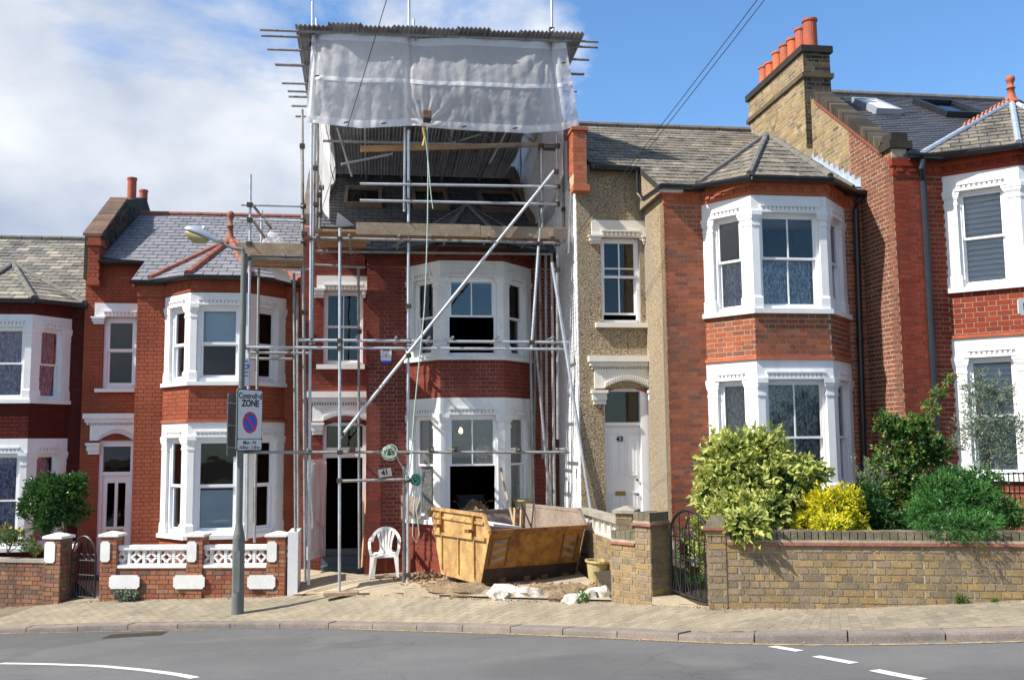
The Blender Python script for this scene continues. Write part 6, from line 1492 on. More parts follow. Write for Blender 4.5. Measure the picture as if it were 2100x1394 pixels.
# sole boards
for x, y, o in ((696, 1213, .25), (832, 1198, 0.0)):
    u, z = SP.px(x, y, o); MB().box(SP, u-.25, u+.3, o-.12, o+.12, z-.05, z+.005).build('sole_board', 'plank', scf)
# platforms: boards side by side, and toe boards
def board(u0, u1, v0, v1, z0, z1, m='plankbrown', name='scaffold_board', sag=.0):
    MB().box(SP, u0, u1, v0, v1, z0+rnd.uniform(-.004, .004), z1+rnd.uniform(-.004, .004)).build(name, m, scf)
uA = SP.px(645, 480)[0]; uM = SP.px(772, 480)[0]; uB = SP.px(1162, 480)[0]; zp_ = SP.px(900, 478, .0)[1]
for k in range(3): board(uA, uB-rnd.uniform(0, .2), -.02-.235*(k+1), -.02-.235*k-.01, zp_, zp_+.038)
for k in range(3, 6): board(uA, uM-rnd.uniform(0, .3), -.02-.235*(k+1), -.02-.235*k-.01, zp_-.002, zp_+.036)
t0 = SP.px(730, 459, .03); t1 = SP.px(1162, 486, .03); za = SP.px(900, 485, .03)[1]; zt_ = SP.px(900, 462, .03)[1]
board(t0[0], SP.px(985, 470, .03)[0]-.01, .03, .068, za, zt_+.015, 'plank', 'toe_board'); board(SP.px(985, 470, .03)[0], t1[0], .032, .07, za-.01, zt_, 'plank', 'toe_board')
MB().box(SP, SP.px(1134, 478, .08)[0], SP.px(1162, 478, .08)[0], .071, .10, za-.03, zt_-.03).build('board_end', 'darktimber', scf)
uC = SP.px(488, 510, -.36)[0]; uD = SP.px(622, 510, -.36)[0]; z2 = SP.px(550, 523, -.36)[1]; z3 = SP.px(550, 499, -.36)[1]
board(uC, uD, -.36, -.32, z2, z3, 'plank', 'toe_board')
for k in range(5): board(uC+rnd.uniform(0, .1), uD, -.38-.235*(k+1), -.38-.235*k-.01, z2-.045, z2-.005)
# loose timber beam across the top lift and painted brace
a = SP.pw(738, 311, -.7); b_ = SP.pw(1106, 300, -.7); a2 = SP.pw(738, 299, -.7); b2_ = SP.pw(1106, 292, -.7)
MB().hexa([a, b_, b_-SP.n*.06, a-SP.n*.06, a2, b2_, b2_-SP.n*.06, a2-SP.n*.06]).build('timber_beam', 'timber', scf)
MB().box(SP, SP.px(1106, 300, -.6)[0], SP.px(1140, 300, -.6)[0], -.7, -.64, SP.px(1120, 306, -.6)[1], SP.px(1120, 294, -.6)[1]).build('timber_beam', 'darktimber', scf)
# leaning timber at the doorway
lt = MB(); p0 = H41.pw(743, 1163, -.6); p1 = H41.pw(752, 1010, -1.1); lt.tube([p0, p1], .028, 4); tag(lt.build('timber_length', 'timber'), 'pale timber length leaning on the right side of the open doorway', 'timber')
# temporary roof -----------------------------------------------------
rzf = SP.px(900, 66, .25)[1]
uL_, uR_ = SP.px(606, 58, .25)[0], SP.px(1190, 80, .25)[0]
zL, zR = SP.px(606, 59, .25)[1], SP.px(1190, 80, .25)[1]
depth = 8.6; drop = .10
def rz_(u, v): return zL+(zR-zL)*(u-uL_)/(uR_-uL_)-drop*(.25-v)/depth*4
ns = 9; rows = 3
def corr(u0, u1, v0, v1, lift, name='roof_sheet'):
    b = MB(); wv = .076; n = int((u1-u0)/wv*6); P = []
    for i in range(n+1):
        u = u0+(u1-u0)*i/n; w_ = .018*math.sin(2*math.pi*(u-u0)/wv)
        P.append((u, w_))
    top = []
    for v in (v0, v1):
        for t in (0, -.012): top += [SP.w(u, v, rz_(u, v)+w_+lift+t) for u, w_ in P]
    k = n+1; fs = []
    for i in range(n): fs += [(i, i+1, 2*k+i+1, 2*k+i), (k+i+1, k+i, 3*k+i, 3*k+i+1), (i, k+i, k+i+1, i+1)]
    b.add(top, fs); b.build(name, 'tin', scf)
for r_ in range(rows):
    v0 = .35-r_*2.9
    for i in range(ns):
        u0 = uL_+(uR_-uL_)*i/ns; corr(u0, u0+(uR_-uL_)/ns+.04, v0+(rnd.uniform(0, .1) if r_ == 0 else 0), v0-3.0, .03+.02*(i % 2)+.02*(r_ % 2))
for k, (xl, yl, xr, yr) in enumerate([(533, 60, 1227, 82), (536, 68, 1226, 88), (548, 102, 1208, 121), (564, 127, 1198, 141), (566, 133, 1197, 150), (578, 165, 1183, 178), (590, 187, 1160, 200), (592, 193, 1160, 205), (598, 217, 1150, 228), (606, 235, 1140, 240)]):
    # each purlin sits just under the sheets, at the depth where its end is seen
    best = min(((abs(SP.px(xl, yl, -i*.05)[1]-(rz_(uL_, -i*.05)-.05)), -i*.05) for i in range(-8, 180)), key=lambda t: t[0])[1]
    if k % 2: best -= .12
    ua = SP.px(xl, yl, best)[0]; ub = max(SP.px(xr, yr, best)[0], uR_+.25)
    MB().tube([SP.w(ua, best, rz_(ua, best)-.045), SP.w(ub, best, rz_(ub, best)-.045)], .0245, 8).build('purlin', 'steelworn', scf)
for u in np.linspace(uL_+.3, uR_-.3, 6):
    MB().tube([SP.w(u, .2, rz_(u, .2)-.10), SP.w(u, -8.2, rz_(u, -8.2)-.10)], .0245, 8).build('rafter', 'steelworn', scf)
    MB().tube([SP.w(u, -.4, rz_(u, -.4)-.75), SP.w(u, -8.2, rz_(u, -8.2)-.75)], .0245, 8).build('rafter', 'steelworn', scf)
    for k in range(6):
        va, vb = -.4-k*1.3, -.4-(k+1)*1.3; z0, z1 = (-.10, -.75) if k % 2 else (-.75, -.10); MB().tube([SP.w(u, va, rz_(u, va)+z0), SP.w(u, vb, rz_(u, vb)+z1)], .02, 6).build('lattice_bar', 'steelworn', scf)
for v in (-4.6, -8.2):
    for u in (uL_+.35, uR_-.35): MB().tube([SP.w(u, v, 6.2), SP.w(u, v, rz_(u, v)-.05)], .0245, 8).build('scaffold_tube', 'steelworn', scf)
# sheeting: things hung on the scaffold ------------------------------
from mathutils import noise as _nz
def cloth_grid(name, pts_fn, nu, nv, m, label=None, cat=None, parent=None, thick=.0):
    b = MB()
    for j in range(nv+1):
        for i in range(nu+1): b.v.append(tuple(pts_fn(i/nu, j/nv)))
    for j in range(nv):
        for i in range(nu): q = j*(nu+1)+i; b.f.append((q, q+1, q+nu+2, q+nu+1))
    o = b.build(name, m, parent, smooth=True)
    if label: tag(o, label, cat)
    return o
TL, TR, BL, BR = (640, 66), (1160, 84), (628, 258), (1188, 262)
tops = [(0, 640, 72), (.06, 662, 66), (.3, 800, 68), (.38, 836, 74), (.42, 852, 80), (.6, 950, 78), (.85, 1095, 84), (.93, 1130, 86), (1, 1160, 84)]
bots = [(0, 626, 252), (.06, 645, 252), (.22, 740, 262), (.42, 856, 257), (.46, 880, 262), (.6, 960, 268), (.8, 1080, 274), (.93, 1150, 268), (1, 1188, 256)]
def lerp_tab(T, t):
    for a, c in zip(T, T[1:]):
        if t <= c[0]+1e-9: k = (t-a[0])/(c[0]-a[0]); return a[1]+(c[1]-a[1])*k, a[2]+(c[2]-a[2])*k
    return T[-1][1:]
def bulge(t, s):
    q = Vector((t*6.0, s*2.2, 0))
    v = .12+.10*math.sin(math.pi*s)+.03*_nz.noise(q)+.010*_nz.noise(q*2.7+Vector((5, 0, 0)))+.02*_nz.noise(Vector((t*34, s*3, 2)))
    v += .012*math.sin(t*52+math.sin(s*5)*2+3*_nz.noise(Vector((t*9, s*2, 3))))*max(0, 1-s)**1.3+.006*math.sin(t*120+2*_nz.noise(Vector((t*20, s*4, 8))))*(.3+.7*(1-s))
    v += .009*abs(_nz.noise(Vector((t*55+s*9, s*7-t*12, 4))))-.008*abs(_nz.noise(Vector((t*16-s*5, s*6, 9))))
    for tc, sc2 in ((.03, 0), (.385, 0), (.925, 0), (.44, 1)):
        dx, dy = (t-tc)*4.2, (s-sc2); dd = math.hypot(dx, dy); v += .020*math.sin(math.atan2(dy, dx)*15+tc*40)*math.exp(-dd*2.2)*min(1, dd*6)
    for tc in (.03, .385, .925): v -= .13*math.exp(-((t-tc)/.012)**2)*(.35+.65*(1-s))+.05*math.exp(-((t-tc)/.05)**2)
    return v
def sheet_pt(t, s, dv=0.):
    a = lerp_tab(tops, t); c = lerp_tab(bots, t); x, y = a[0]+(c[0]-a[0])*s, a[1]+(c[1]-a[1])*s+5*math.sin(math.pi*s)*0
    off = .10+bulge(t, s)+dv; return SP.pw(x, y, off)
sheet = cloth_grid('debris_sheet', lambda t, s: sheet_pt(t, s), 220, 60, 'netting', 'translucent white debris sheet hung across the front of the top scaffold lift', 'sheeting')
for s0, s1 in ((0, .085), (.475, .52), (.92, 1.0)):
    cloth_grid('hem_band', lambda t, s, s0=s0, s1=s1: sheet_pt(t, s0+(s1-s0)*s+.006*math.sin(t*7), .012), 160, 5, 'netband', parent=sheet)
for x, y in ((705, 252), (782, 254), (947, 261), (1052, 264), (645, 157), (1152, 130)):
    a = SP.pw(x, y, .34); MB().tube([a, a+SP.t*.08+Vector((0, 0, .02))], .012, 6).build('tie', 'signblack', sheet)
sL = cloth_grid('side_sheet', lambda t, s: SP.w(uL_+.42+.05*_nz.noise(Vector((t*5, s*5, 1)))+.03*math.sin(t*20), .1-t*7.9, rz_(uL_, .1-t*7.9)-.1-s*(2.4+.15*math.sin(t*9))), 60, 30, 'netside', 'white sheeting down the left side of the scaffold roof', 'sheeting')
sR = cloth_grid('side_sheet', lambda t, s: SP.w(uR_-.32+.05*_nz.noise(Vector((t*5, s*5, 7)))+.03*math.sin(t*20), .1-t*7.9, rz_(uR_, .1-t*7.9)-.1-s*(2.35+.15*math.sin(t*7))), 60, 30, 'netside', 'white sheeting down the right side of the scaffold roof', 'sheeting')
# plastic dome: bundle of clear sheeting lying on the left platform
pd = SP.pw(560, 500, -.75); blob(pd+Vector((0, 0, -.05)), (.20, .16, .22), 'plastic', 'plastic_bundle', 'crumpled bundle of clear plastic on the left scaffold platform', 'plastic sheet', seed=4, amp=.35)
for pts_, lb in (([(552, 550), (590, 556), (598, 580), (566, 572)], 'torn white polythene scrap hanging below the left platform'),):
    vs = [SP.pw(x, y, -1.25-.05*i) for i, (x, y) in enumerate(pts_)]; b = MB(); b.add(vs+[v-SP.n*.006 for v in vs], [(0, 1, 2, 3), (7, 6, 5, 4), (0, 4, 5, 1), (1, 5, 6, 2), (2, 6, 7, 3), (3, 7, 4, 0)]); tag(b.build('polythene_scrap', 'netband'), lb, 'sheeting')
q = [rz41(-1.0)]; fpts = [(688, 466), (692, 435), (727, 462)]; vs = [H41.pw(x, y, -.93) for x, y in fpts]
b = MB(); b.add(vs+[v-H41.n*.006 for v in vs], [(0, 1, 2), (5, 4, 3), (0, 3, 4, 1), (1, 4, 5, 2), (2, 5, 3, 0)]); tag(b.build('polythene_scrap', 'plastic'), 'pale triangular polythene scrap on the dark slates left of the boards', 'sheeting')
# ropes
pul = SP.pw(875, 244, .42)
pw_ = thing('rope_pulley', 'rusty pulley wheel clamped at the lower edge of the white sheet', 'pulley', pul)
MB().tube([pul+SP.t*-.06, pul+SP.t*.06], .07, 12).build('wheel', 'coupler', pw_); MB().box(SP, *(lambda c: (c[0]-.06, c[0]+.08, .38, .46, c[1]-.03, c[1]+.14))(SP.px(875, 244, .42))).build('clamp', 'rust', pw_)
MB().tube([SP.pw(868, 262, .40), SP.pw(872, 282, .41), SP.pw(868, 300, .40)], .03, 8).build('hook', 'brass', pw_)
r1 = [SP.pw(x, y, .40) for x, y in ((876, 262), (878, 350), (877, 450), (874, 560), (870, 640), (862, 720), (850, 840), (842, 950), (838, 975))]
tag(MB().tube(r1, .012, 6).build('rope', 'rope'), 'long pale green hoist rope hanging from the pulley down past the bay', 'rope', 'ropes on the scaffold')
tag(MB().tube([SP.pw(x, y, .43) for x, y in ((873, 285), (879, 340), (884, 400), (888, 428))], .010, 6).build('rope', 'rope'), 'short loose end of green rope beside the hoist rope', 'rope', 'ropes on the scaffold')
def coil(cx, cy, off, r, n, m, label, name='rope_coil', flat=False):
    c = SP.pw(cx, cy, off); P = []
    for i in range(n*16):
        a = 2*math.pi*i/16; rr = r*(1+.30*math.sin(a*.37)+.12*math.sin(a*1.13)); P.append(c+SP.t*(rr*math.cos(a)*(1 if not flat else .7)+.03*math.sin(a*.53))+Vector((0, 0, rr*math.sin(a)-.02*math.sin(a*.29)))+SP.n*(.07*math.sin(a*.21)))
    return tag(MB().tube(P, .011, 6).build(name, m), label, 'rope', 'rope coils on the scaffold')
coil(799, 928, .15, .085, 8, 'rope', 'coil of pale green rope looped round the lower ledger')
tag(MB().tube([SP.pw(x, y, .15) for x, y in ((808, 922), (818, 945), (830, 965), (834, 985))], .011, 6).build('rope', 'rope'), 'green rope running from the coil on the ledger to the middle pole', 'rope', 'ropes on the scaffold')
coil(853, 983, .08, .062, 16, 'ropeteal', 'thick bundle of dark teal rope wound at the end of the short rail', flat=True)
tag(MB().tube([SP.pw(x, y, .14) for x, y in ((856, 996), (862, 1020), (854, 1045), (857, 1070), (860, 1095), (853, 1112), (846, 1098), (848, 1050), (852, 1005))], .010, 6).build('rope', 'rope'), 'pale rope loop hanging below the teal rope bundle', 'rope', 'ropes on the scaffold')
# ================================================================== THINGS
# skip -------------------------------------------------------------
phi = math.radians(28); O_ = Vector((-.35, 14.9, .56)); Lx = Vector((-math.sin(phi), math.cos(phi), 0)); Ax = Vector((math.cos(phi), math.sin(phi), 0)); Zx = Vector((0, 0, 1))
SKL, SKW, SKH, SKE = 2.25, 1.68, 1.06, .82
def sk(x, a, z): return O_+Lx*x+Ax*a+Zx*z
skp = thing('skip', 'rusty yellow waste skip standing in front of the open bay window', 'skip', O_+Lx*.9+Ax*.8)
def plate(pts, nrm, th, name, m, parent=None): return MB().slab(pts, nrm, th).build(name, m, parent or skp)
prof_ = [(.34, 0), (0, SKE), (.20, SKH), (SKL-.1, SKH), (SKL, SKH-.1), (SKL-.42, 0)]
s1 = plate([sk(x, 0, z) for x, z in prof_], -Ax, -.012, 'side_panel', 'skiplight'); s2 = plate([sk(x, SKW, z) for x, z in prof_], Ax, -.012, 'side_panel', 'skipin')
nE = Vector((sk(0, 0, SKE)-sk(.34, 0, 0))).cross(Ax).normalized()
e1 = plate([sk(.34, .013, 0), sk(.34, SKW-.013, 0), sk(0, SKW-.013, SKE), sk(0, .013, SKE)], (-Lx*.9-Zx*.38).normalized(), .012, 'end_panel', 'skip')
e2 = plate([sk(SKL-.42, .013, 0), sk(SKL-.42, SKW-.013, 0), sk(SKL, SKW-.013, SKH-.1), sk(SKL, .013, SKH-.1)], Lx, .012, 'end_panel', 'skipin')
plate([sk(.36, .014, .012), sk(SKL-.43, .014, .012), sk(SKL-.43, SKW-.014, .012), sk(.36, SKW-.014, .012)], Zx, .02, 'floor_panel', 'skipdark')
def beam(p, q, w, h, name, m, parent=None):
    d = (q-p).normalized(); s_ = d.cross(Zx).normalized() if abs(d.z) < .95 else Ax; u_ = s_.cross(d)
    c = []
    for P_ in (p, q): c += [P_-s_*w/2-u_*h/2, P_+s_*w/2-u_*h/2, P_+s_*w/2+u_*h/2, P_-s_*w/2+u_*h/2]
    return MB().add(c, [(3, 2, 1, 0), (4, 5, 6, 7), (0, 1, 5, 4), (1, 2, 6, 5), (2, 3, 7, 6), (3, 0, 4, 7)]).build(name, m, parent or skp)
beam(sk(-.03, -.03, SKE), sk(-.03, SKW+.03, SKE), .07, .06, 'rim', 'skip')
for a_, m_ in ((-.02, 'skiplight'), (SKW+.02, 'skipin')):
    beam(sk(.20, a_, SKH), sk(SKL-.08, a_, SKH), .055, .05, 'rim', m_); beam(sk(-.0, a_, SKE), sk(.20, a_, SKH), .05, .04, 'rim', m_); beam(sk(SKL-.1, a_, SKH), sk(SKL+.04, a_, SKH-.14), .05, .05, 'rim', m_)
beam(sk(SKL, 0, SKH-.1), sk(SKL, SKW, SKH-.1), .06, .05, 'rim', 'skipin')
beam(sk(.12, -.03, .70), sk(SKL-.16, -.03, .66), .05, .05, 'side_rail', 'skiplight'); beam(sk(.2, -.025, .93), sk(SKL-.12, -.025, .93), .03, .035, 'side_rail', 'skiplight')
for x in (.52, 1.1, 1.75): beam(sk(x, -.02, .08), sk(x, -.02, .68), .045, .03, 'rib', 'skiplight')
for x in (.52, 1.75):
    beam(sk(x, -.03, .70), sk(x, -.03, 1.03), .06, .06, 'post', 'skip'); MB().tube([sk(x, -.02, .80), sk(x, -.14, .80)], .03, 10).build('lifting_lug', 'rust', skp); beam(sk(x-.05, -.12, .80), sk(x+.05, -.15, .80), .05, .05, 'lug_cap', 'rust')
def onend(a, t, d=.0):   # point on the sloping end: a across, t up 0..1
    p = sk(.34, a, 0).lerp(sk(0, a, SKE), t); return p+nE2*d
nE2 = (Ax.cross(sk(0, 0, SKE)-sk(.34, 0, 0))).normalized()
if nE2.dot(Lx) > 0: nE2 = -nE2
# dark lower band of the end, marker plates with slanting stripes, feet
plate([onend(.02, .02, .004), onend(SKW-.02, .02, .004), onend(SKW-.02, .30, .004), onend(.02, .30, .004)], nE2, .003, 'scorched_band', 'skipdark', e1)
for a0, a1, sgn in ((.07, .33, 1), (SKW-.36, SKW-.12, -1)):
    plate([onend(a0, .36, .008), onend(a1, .36, .008), onend(a1, .86, .008), onend(a0, .86, .008)], nE2, .006, 'marker_plate', 'skip')
    for k in range(3):
        t = .40+k*.16
        plate([onend(a0+.02, t+(0 if sgn > 0 else .08), .011), onend(a1-.02, t+(.08 if sgn > 0 else 0), .011), onend(a1-.02, t+(.08 if sgn > 0 else 0)+.07, .011), onend(a0+.02, t+(0 if sgn > 0 else .08)+.07, .011)], nE2, .002, 'stripe', 'skipin')
    for a in (a0-.012, a1+.012): beam(onend(a, .34, .012), onend(a, .88, .012), .02, .02, 'marker_edge', 'rust')
for a in (.35, .78, 1.10, 1.48): beam(sk(.30, a, .04), sk(.42, a, .04), .11, .12, 'foot', 'rust')
beam(sk(.30, .3, -.02), sk(.30, 1.55, -.02), .1, .05, 'skid', 'skipin')
# load in the skip
ld = MB(); 
rb_ = MB()
def chunk(mb, c, s, R_):
    u_ = Vector((R_.uniform(-1, 1), R_.uniform(-1, 1), R_.uniform(-1, 1))).normalized(); v_ = u_.cross(Vector((R_.uniform(-1, 1), R_.uniform(-1, 1), .3))).normalized(); w_ = u_.cross(v_)
    a, b_, c_ = s*R_.uniform(.5, 1.3), s*R_.uniform(.4, .9), s*R_.uniform(.25, .6)
    mb.add([c+u_*a*i+v_*b_*j+w_*c_*k for k in (-1, 1) for i, j in ((-1, -1), (1, -1), (.8, 1), (-.9, .8))], [(3, 2, 1, 0), (4, 5, 6, 7), (0, 1, 5, 4), (1, 2, 6, 5), (2, 3, 7, 6), (3, 0, 4, 7)])
R2 = random.Random(5)
for i in range(900):
    x, a = R2.uniform(.25, SKL-.2), R2.uniform(.05, SKW-.05); h = .50+.28*math.exp(-((x-1.9)/.8)**2-((a-.3)/.6)**2)
    chunk(rb_, sk(x, a, h+R2.uniform(-.03, .04)), R2.uniform(.02, .06), R2)
o = rb_.build('rubble_load', 'rubble', kind='stuff')
MB().add([sk(x, a, .5) for x, a in ((.2, .02), (SKL-.2, .02), (SKL-.2, SKW-.02), (.2, SKW-.02))], [(0, 1, 2, 3)]).build('rubble_bed', 'rubble', kind='stuff')
b = MB(); b.slab([sk(.9, .5, .86), sk(1.35, .45, .90), sk(1.4, 1.0, .80), sk(.95, 1.05, .78)], Zx, .04); tag(b.build('broken_slab', 'whiteold'), 'broken pale slab lying on the rubble inside the skip', 'slab')
for i, (a, c) in enumerate(((.62, .03), (.80, .02), (.74, .05))):
    tag(MB().tube([sk(1.0+i*.1, a+.3, .6), sk(1.05+i*.12, a+.36, 1.02+c)], .022, 4).build('timber_offcut', 'timber'), ['left one of the three timber offcuts sticking up in the skip', 'middle one of the three timber offcuts sticking up in the skip', 'right one of the three timber offcuts sticking up in the skip'][i], 'timber', 'offcuts in the skip')
# ground debris ----------------------------------------------------
rb_ = MB()
for i in range(420):
    x = R2.gauss(900, 70); y = R2.uniform(1180, 1212)
    if not 770 < x < 1250: continue
    p = onplot(x, y); chunk(rb_, p+Vector((0, 0, .01)), R2.uniform(.008, .045), R2)
for i in range(260):
    x = R2.uniform(1000, 1250); y = 1205+R2.uniform(-8, 18); p = onplot(x, y); chunk(rb_, p+Vector((0, 0, .02)), R2.uniform(.008, .03), R2)
for i in range(160):
    x = R2.uniform(850, 985); y = R2.uniform(1168, 1192); p = onplot(x, y); chunk(rb_, p+Vector((0, 0, .03)), R2.uniform(.015, .05), R2)
rb_.build('rubble', 'rubble', kind='stuff')
blob(Vector((-.1, 15.9, .33)), (1.15, .85, .17), 'soil', 'soil_mound', kind='stuff', seed=41, sub=4, amp=.2)
for i, ((x0, y0), (x1, y1), lb) in enumerate([((770, 1186), (860, 1180), 'thin plank lying on the slabs behind the plastic chair'), ((900, 1204), (975, 1200), 'grey plank on the soil left of the skip corner'), ((895, 1194), (960, 1188), 'short plank under the left side of the skip')]):
    a, c = onplot(x0, y0), onplot(x1, y1); d = (c-a).normalized(); s_ = Vector((-d.y, d.x, 0))*.06
    tag(MB().hexa([a+s_*-1+Zx*.02, c-s_+Zx*.02, c+s_+Zx*.02, a+s_+Zx*.02, a-s_+Zx*.05, c-s_+Zx*.05, c+s_+Zx*.05, a+s_+Zx*.05]).build('loose_plank', 'plank'), lb, 'plank', 'loose planks on the forecourt')
# chair ------------------------------------------------------------
cp = onplot(786, 1186); CF = Fr(cp.x, cp.y+.22, 4)   # u right, v to the viewer
ch = thing('plastic_chair', 'white moulded plastic garden chair beside the scaffold pole', 'chair', cp)
def cw(u, v, z): return CF.w(u, v, cp.z+z)
def ribbon(path, w, th, name, wdir=None):
    # flat strip along a path, w across, th thick
    b = MB(); n = len(path)
    for i, p in enumerate(path):
        d = (path[min(i+1, n-1)]-path[max(i-1, 0)]).normalized(); s_ = (wdir if wdir else d.cross(CF.n)).normalized()
        ww = w[i] if isinstance(w, (list, tuple)) else w
        t_ = s_.cross(d).normalized()*th/2
        b.v += [tuple(p-s_*ww/2-t_), tuple(p+s_*ww/2-t_), tuple(p+s_*ww/2+t_), tuple(p-s_*ww/2+t_)]
    for i in range(n-1):
        for j in range(4): b.f.append((i*4+j, i*4+(j+1) % 4, i*4+4+(j+1) % 4, i*4+4+j))
    b.f += [(3, 2, 1, 0), ((n-1)*4, (n-1)*4+1, (n-1)*4+2, (n-1)*4+3)]
    return b.build(name, 'chairwhite', ch)
sb = MB(); nn_ = 10; grid = []
for j in range(nn_+1):
    for i in range(nn_+1):
        u = -.215+.43*i/nn_; v = -.2+.43*j/nn_; uu = u*(1-.12*(1-j/nn_)); z = .42-.022*math.cos(u*7)*math.sin(math.pi*j/nn_)-.035*max(0, (j/nn_-.8)/.2)**2
        grid.append((uu, v, z))
for z_ in (0, -.03): sb.v += [tuple(cw(u, v, z+z_)) for u, v, z in grid]
k = nn_+1; m_ = k*k
for j in range(nn_):
    for i in range(nn_): q = j*k+i; sb.f += [(q, q+k, q+k+1, q+1), (m_+q, m_+q+1, m_+q+k+1, m_+q+k)]
for i in range(nn_):
    sb.f += [(i, i+1, m_+i+1, m_+i), (nn_*k+i+1, nn_*k+i, m_+nn_*k+i, m_+nn_*k+i+1), (i*k+k, i*k, m_+i*k, m_+i*k+k), (i*k+nn_, i*k+k+nn_, m_+i*k+k+nn_, m_+i*k+nn_)]
sb.build('seat', 'chairwhite', ch, smooth=True)
for s_ in (-1, 1):
    ribbon([cw(s_*.205, .21, .41), cw(s_*.225, .235, .2), cw(s_*.245, .255, 0)], [.085, .06, .042], .035, 'leg')
    ribbon([cw(s_*.18, -.18, .41), cw(s_*.20, -.22, .2), cw(s_*.22, -.25, 0)], [.075, .06, .045], .035, 'leg')
    ribbon([cw(s_*.225, .225, .40), cw(s_*.255, .23, .52), cw(s_*.262, .20, .62), cw(s_*.262, .10, .655), cw(s_*.25, -.08, .67), cw(s_*.225, -.2, .70)], .05, .022, 'arm')
arch = [cw(.245*math.cos(t)*1.0, -.2-.07*math.sin(t), .60+.235*math.sin(t)) for t in [math.pi*i/14 for i in range(15)]]
ribbon(arch, .055, .02, 'back_rim')
for i in range(-2, 3):
    b0 = cw(i*.040, -.185, .42); tpu = i*.072; b1 = cw(i*.05, -.215, .60); b2_ = cw(tpu, -.262, .60+.235*math.sqrt(max(0, 1-(tpu/.245)**2))-.02)
    ribbon([b0, b1, b2_], [.036, .038, .056], .012, 'back_slat')
ribbon([cw(-.12, -.188, .43), cw(.12, -.188, .43)], .05, .014, 'back_base')
# lamp post with parking sign ---------------------------------------
lb_ = onpave(487, 1258); LF_ = Fr(lb_.x, lb_.y, 0)
lp = thing('street_lamp', 'tall grey street lamp post on the pavement with a yellowed lantern', 'street lamp', lb_)
def LZ(y): return LF_.px(490, y)[1]
zA, zB = LZ(1103), LZ(1086); zT = LZ(520)
MB().lathe(lb_, [(.098, -.05), (.095, zA-lb_.z), (.088, zA-lb_.z+.06), (.06, zB-lb_.z+.06), (.056, zB-lb_.z+.1)], 24).build('post_base', 'lamppost', lp, smooth=False)
MB().lathe(lb_, [(.052, zB-lb_.z), (.050, zT-lb_.z)], 20).build('post', 'lamppost', lp)
MB().box(LF_, -.05, .05, .090, .098, lb_.z+.35, lb_.z+1.0).build('access_door', 'lamppost', lp)
hd = LF_.pw(452, 497); tp = LF_.w(0, 0, zT-.05)
arm = [tp, tp+Vector((-.03, 0, .12)), tp.lerp(hd, .45)+Vector((0, 0, .03)), hd]
MB().tube(arm, .036, 10, .026).build('arm', 'lamppost', lp)
MB().tube([LF_.pw(478, 512)+Vector((0, 0, -.02)), LF_.pw(474, 518), LF_.pw(477, 523)], .006, 6).build('hook', 'black', lp)
# lantern: swept body
p0, p1 = LF_.pw(455, 499), LF_.pw(378, 474); ax_ = (p1-p0).normalized(); up_ = Vector((0, 1, 0)).cross(ax_); up_ = up_ if up_.z > 0 else -up_; sd_ = Vector((0, 1, 0)); Lh = (p1-p0).length
def sweep(secs, name, m, zlo=-1., zhi=1., n=16):
    b = MB()
    for t, w_, h_, dz in secs:
        c = p0+ax_*(Lh*t)+up_*dz
        for j in range(n):
            a = 2*math.pi*j/n; s_, c_ = math.sin(a), math.cos(a)
            hh = h_*(zhi if s_ > 0 else -zlo)*s_; b.v.append(tuple(c+sd_*w_*c_+up_*hh))
    k = len(secs)
    for i in range(k-1):
        for j in range(n): b.f.append((i*n+j, i*n+(j+1) % n, (i+1)*n+(j+1) % n, (i+1)*n+j))
    b.f += [tuple(range(n-1, -1, -1)), tuple((k-1)*n+j for j in range(n))]; return b.build(name, m, lp, smooth=True)
sweep([(-.02, .035, .04, 0), (.1, .06, .055, .0), (.35, .10, .085, .01), (.55, .135, .115, .025), (.8, .14, .115, .03), (.95, .12, .08, .02), (1.0, .07, .035, .01)], 'lantern_housing', 'lamphead', zlo=-.25)
sweep([(.36, .08, .04, -.0), (.45, .11, .10, -.005), (.6, .125, .13, -.01), (.8, .125, .115, -.0), (.93, .10, .06, .0), (.97, .06, .03, .005)], 'lantern_lens', 'lampglass', zhi=.1)
MB().lathe(p0+ax_*(Lh*.55)+up_*.14, [(.035, 0), (.035, .03), (.025, .045)], 12).build('photocell', 'white', lp)
def P_at(x, y, Y): return ony(x, y, Y)
Ys = lb_.y
sa, sb_ = P_at(486, 860, Ys-.22), P_at(538, 860, Ys+.32); FS, LS = face(sa, sb_)
z1 = FS.px(486, 796)[1]; z0 = FS.px(486, 925)[1]
zs = thing('parking_sign', 'white controlled zone sign with a blue and red disc on the lamp post', 'sign', FS.w(LS/2, -.03, z0))
def rrect(a, c, z0, z1, r=.04):
    pts = []
    for cx, cz, s0 in ((a+r, z0+r, 180), (c-r, z0+r, 270), (c-r, z1-r, 0), (a+r, z1-r, 90)):
        for k in range(5): t = math.radians(s0+k*22.5); pts.append((cx+r*math.cos(t), cz+r*math.sin(t)))
    return pts
poly_slab('sign_plate', FS, rrect(0, LS, z0, z1), -.022, -.002, 'signgrey', zs)
zm = z0+(z1-z0)*.195
poly_slab('border', FS, rrect(.004, LS-.004, z0+.004, z1-.004), -.002, .002, 'signblack', zs)
poly_slab('sign_face', FS, rrect(.018, LS-.018, zm+.006, z1-.018, .03), .002, .005, 'signwhite', zs)
poly_slab('sign_face', FS, rrect(.018, LS-.018, z0+.018, zm-.006, .03), .002, .005, 'signwhite', zs)
H_ = z1-z0; uc_ = LS/2
text('Controlled', LS*.215, FS, uc_, z0+H_*.885, .0065, zs, 'signblack', bold=.0035, sx=.95); text('ZONE', LS*.245, FS, uc_, z0+H_*.765, .0065, zs, 'signblack', bold=.006)
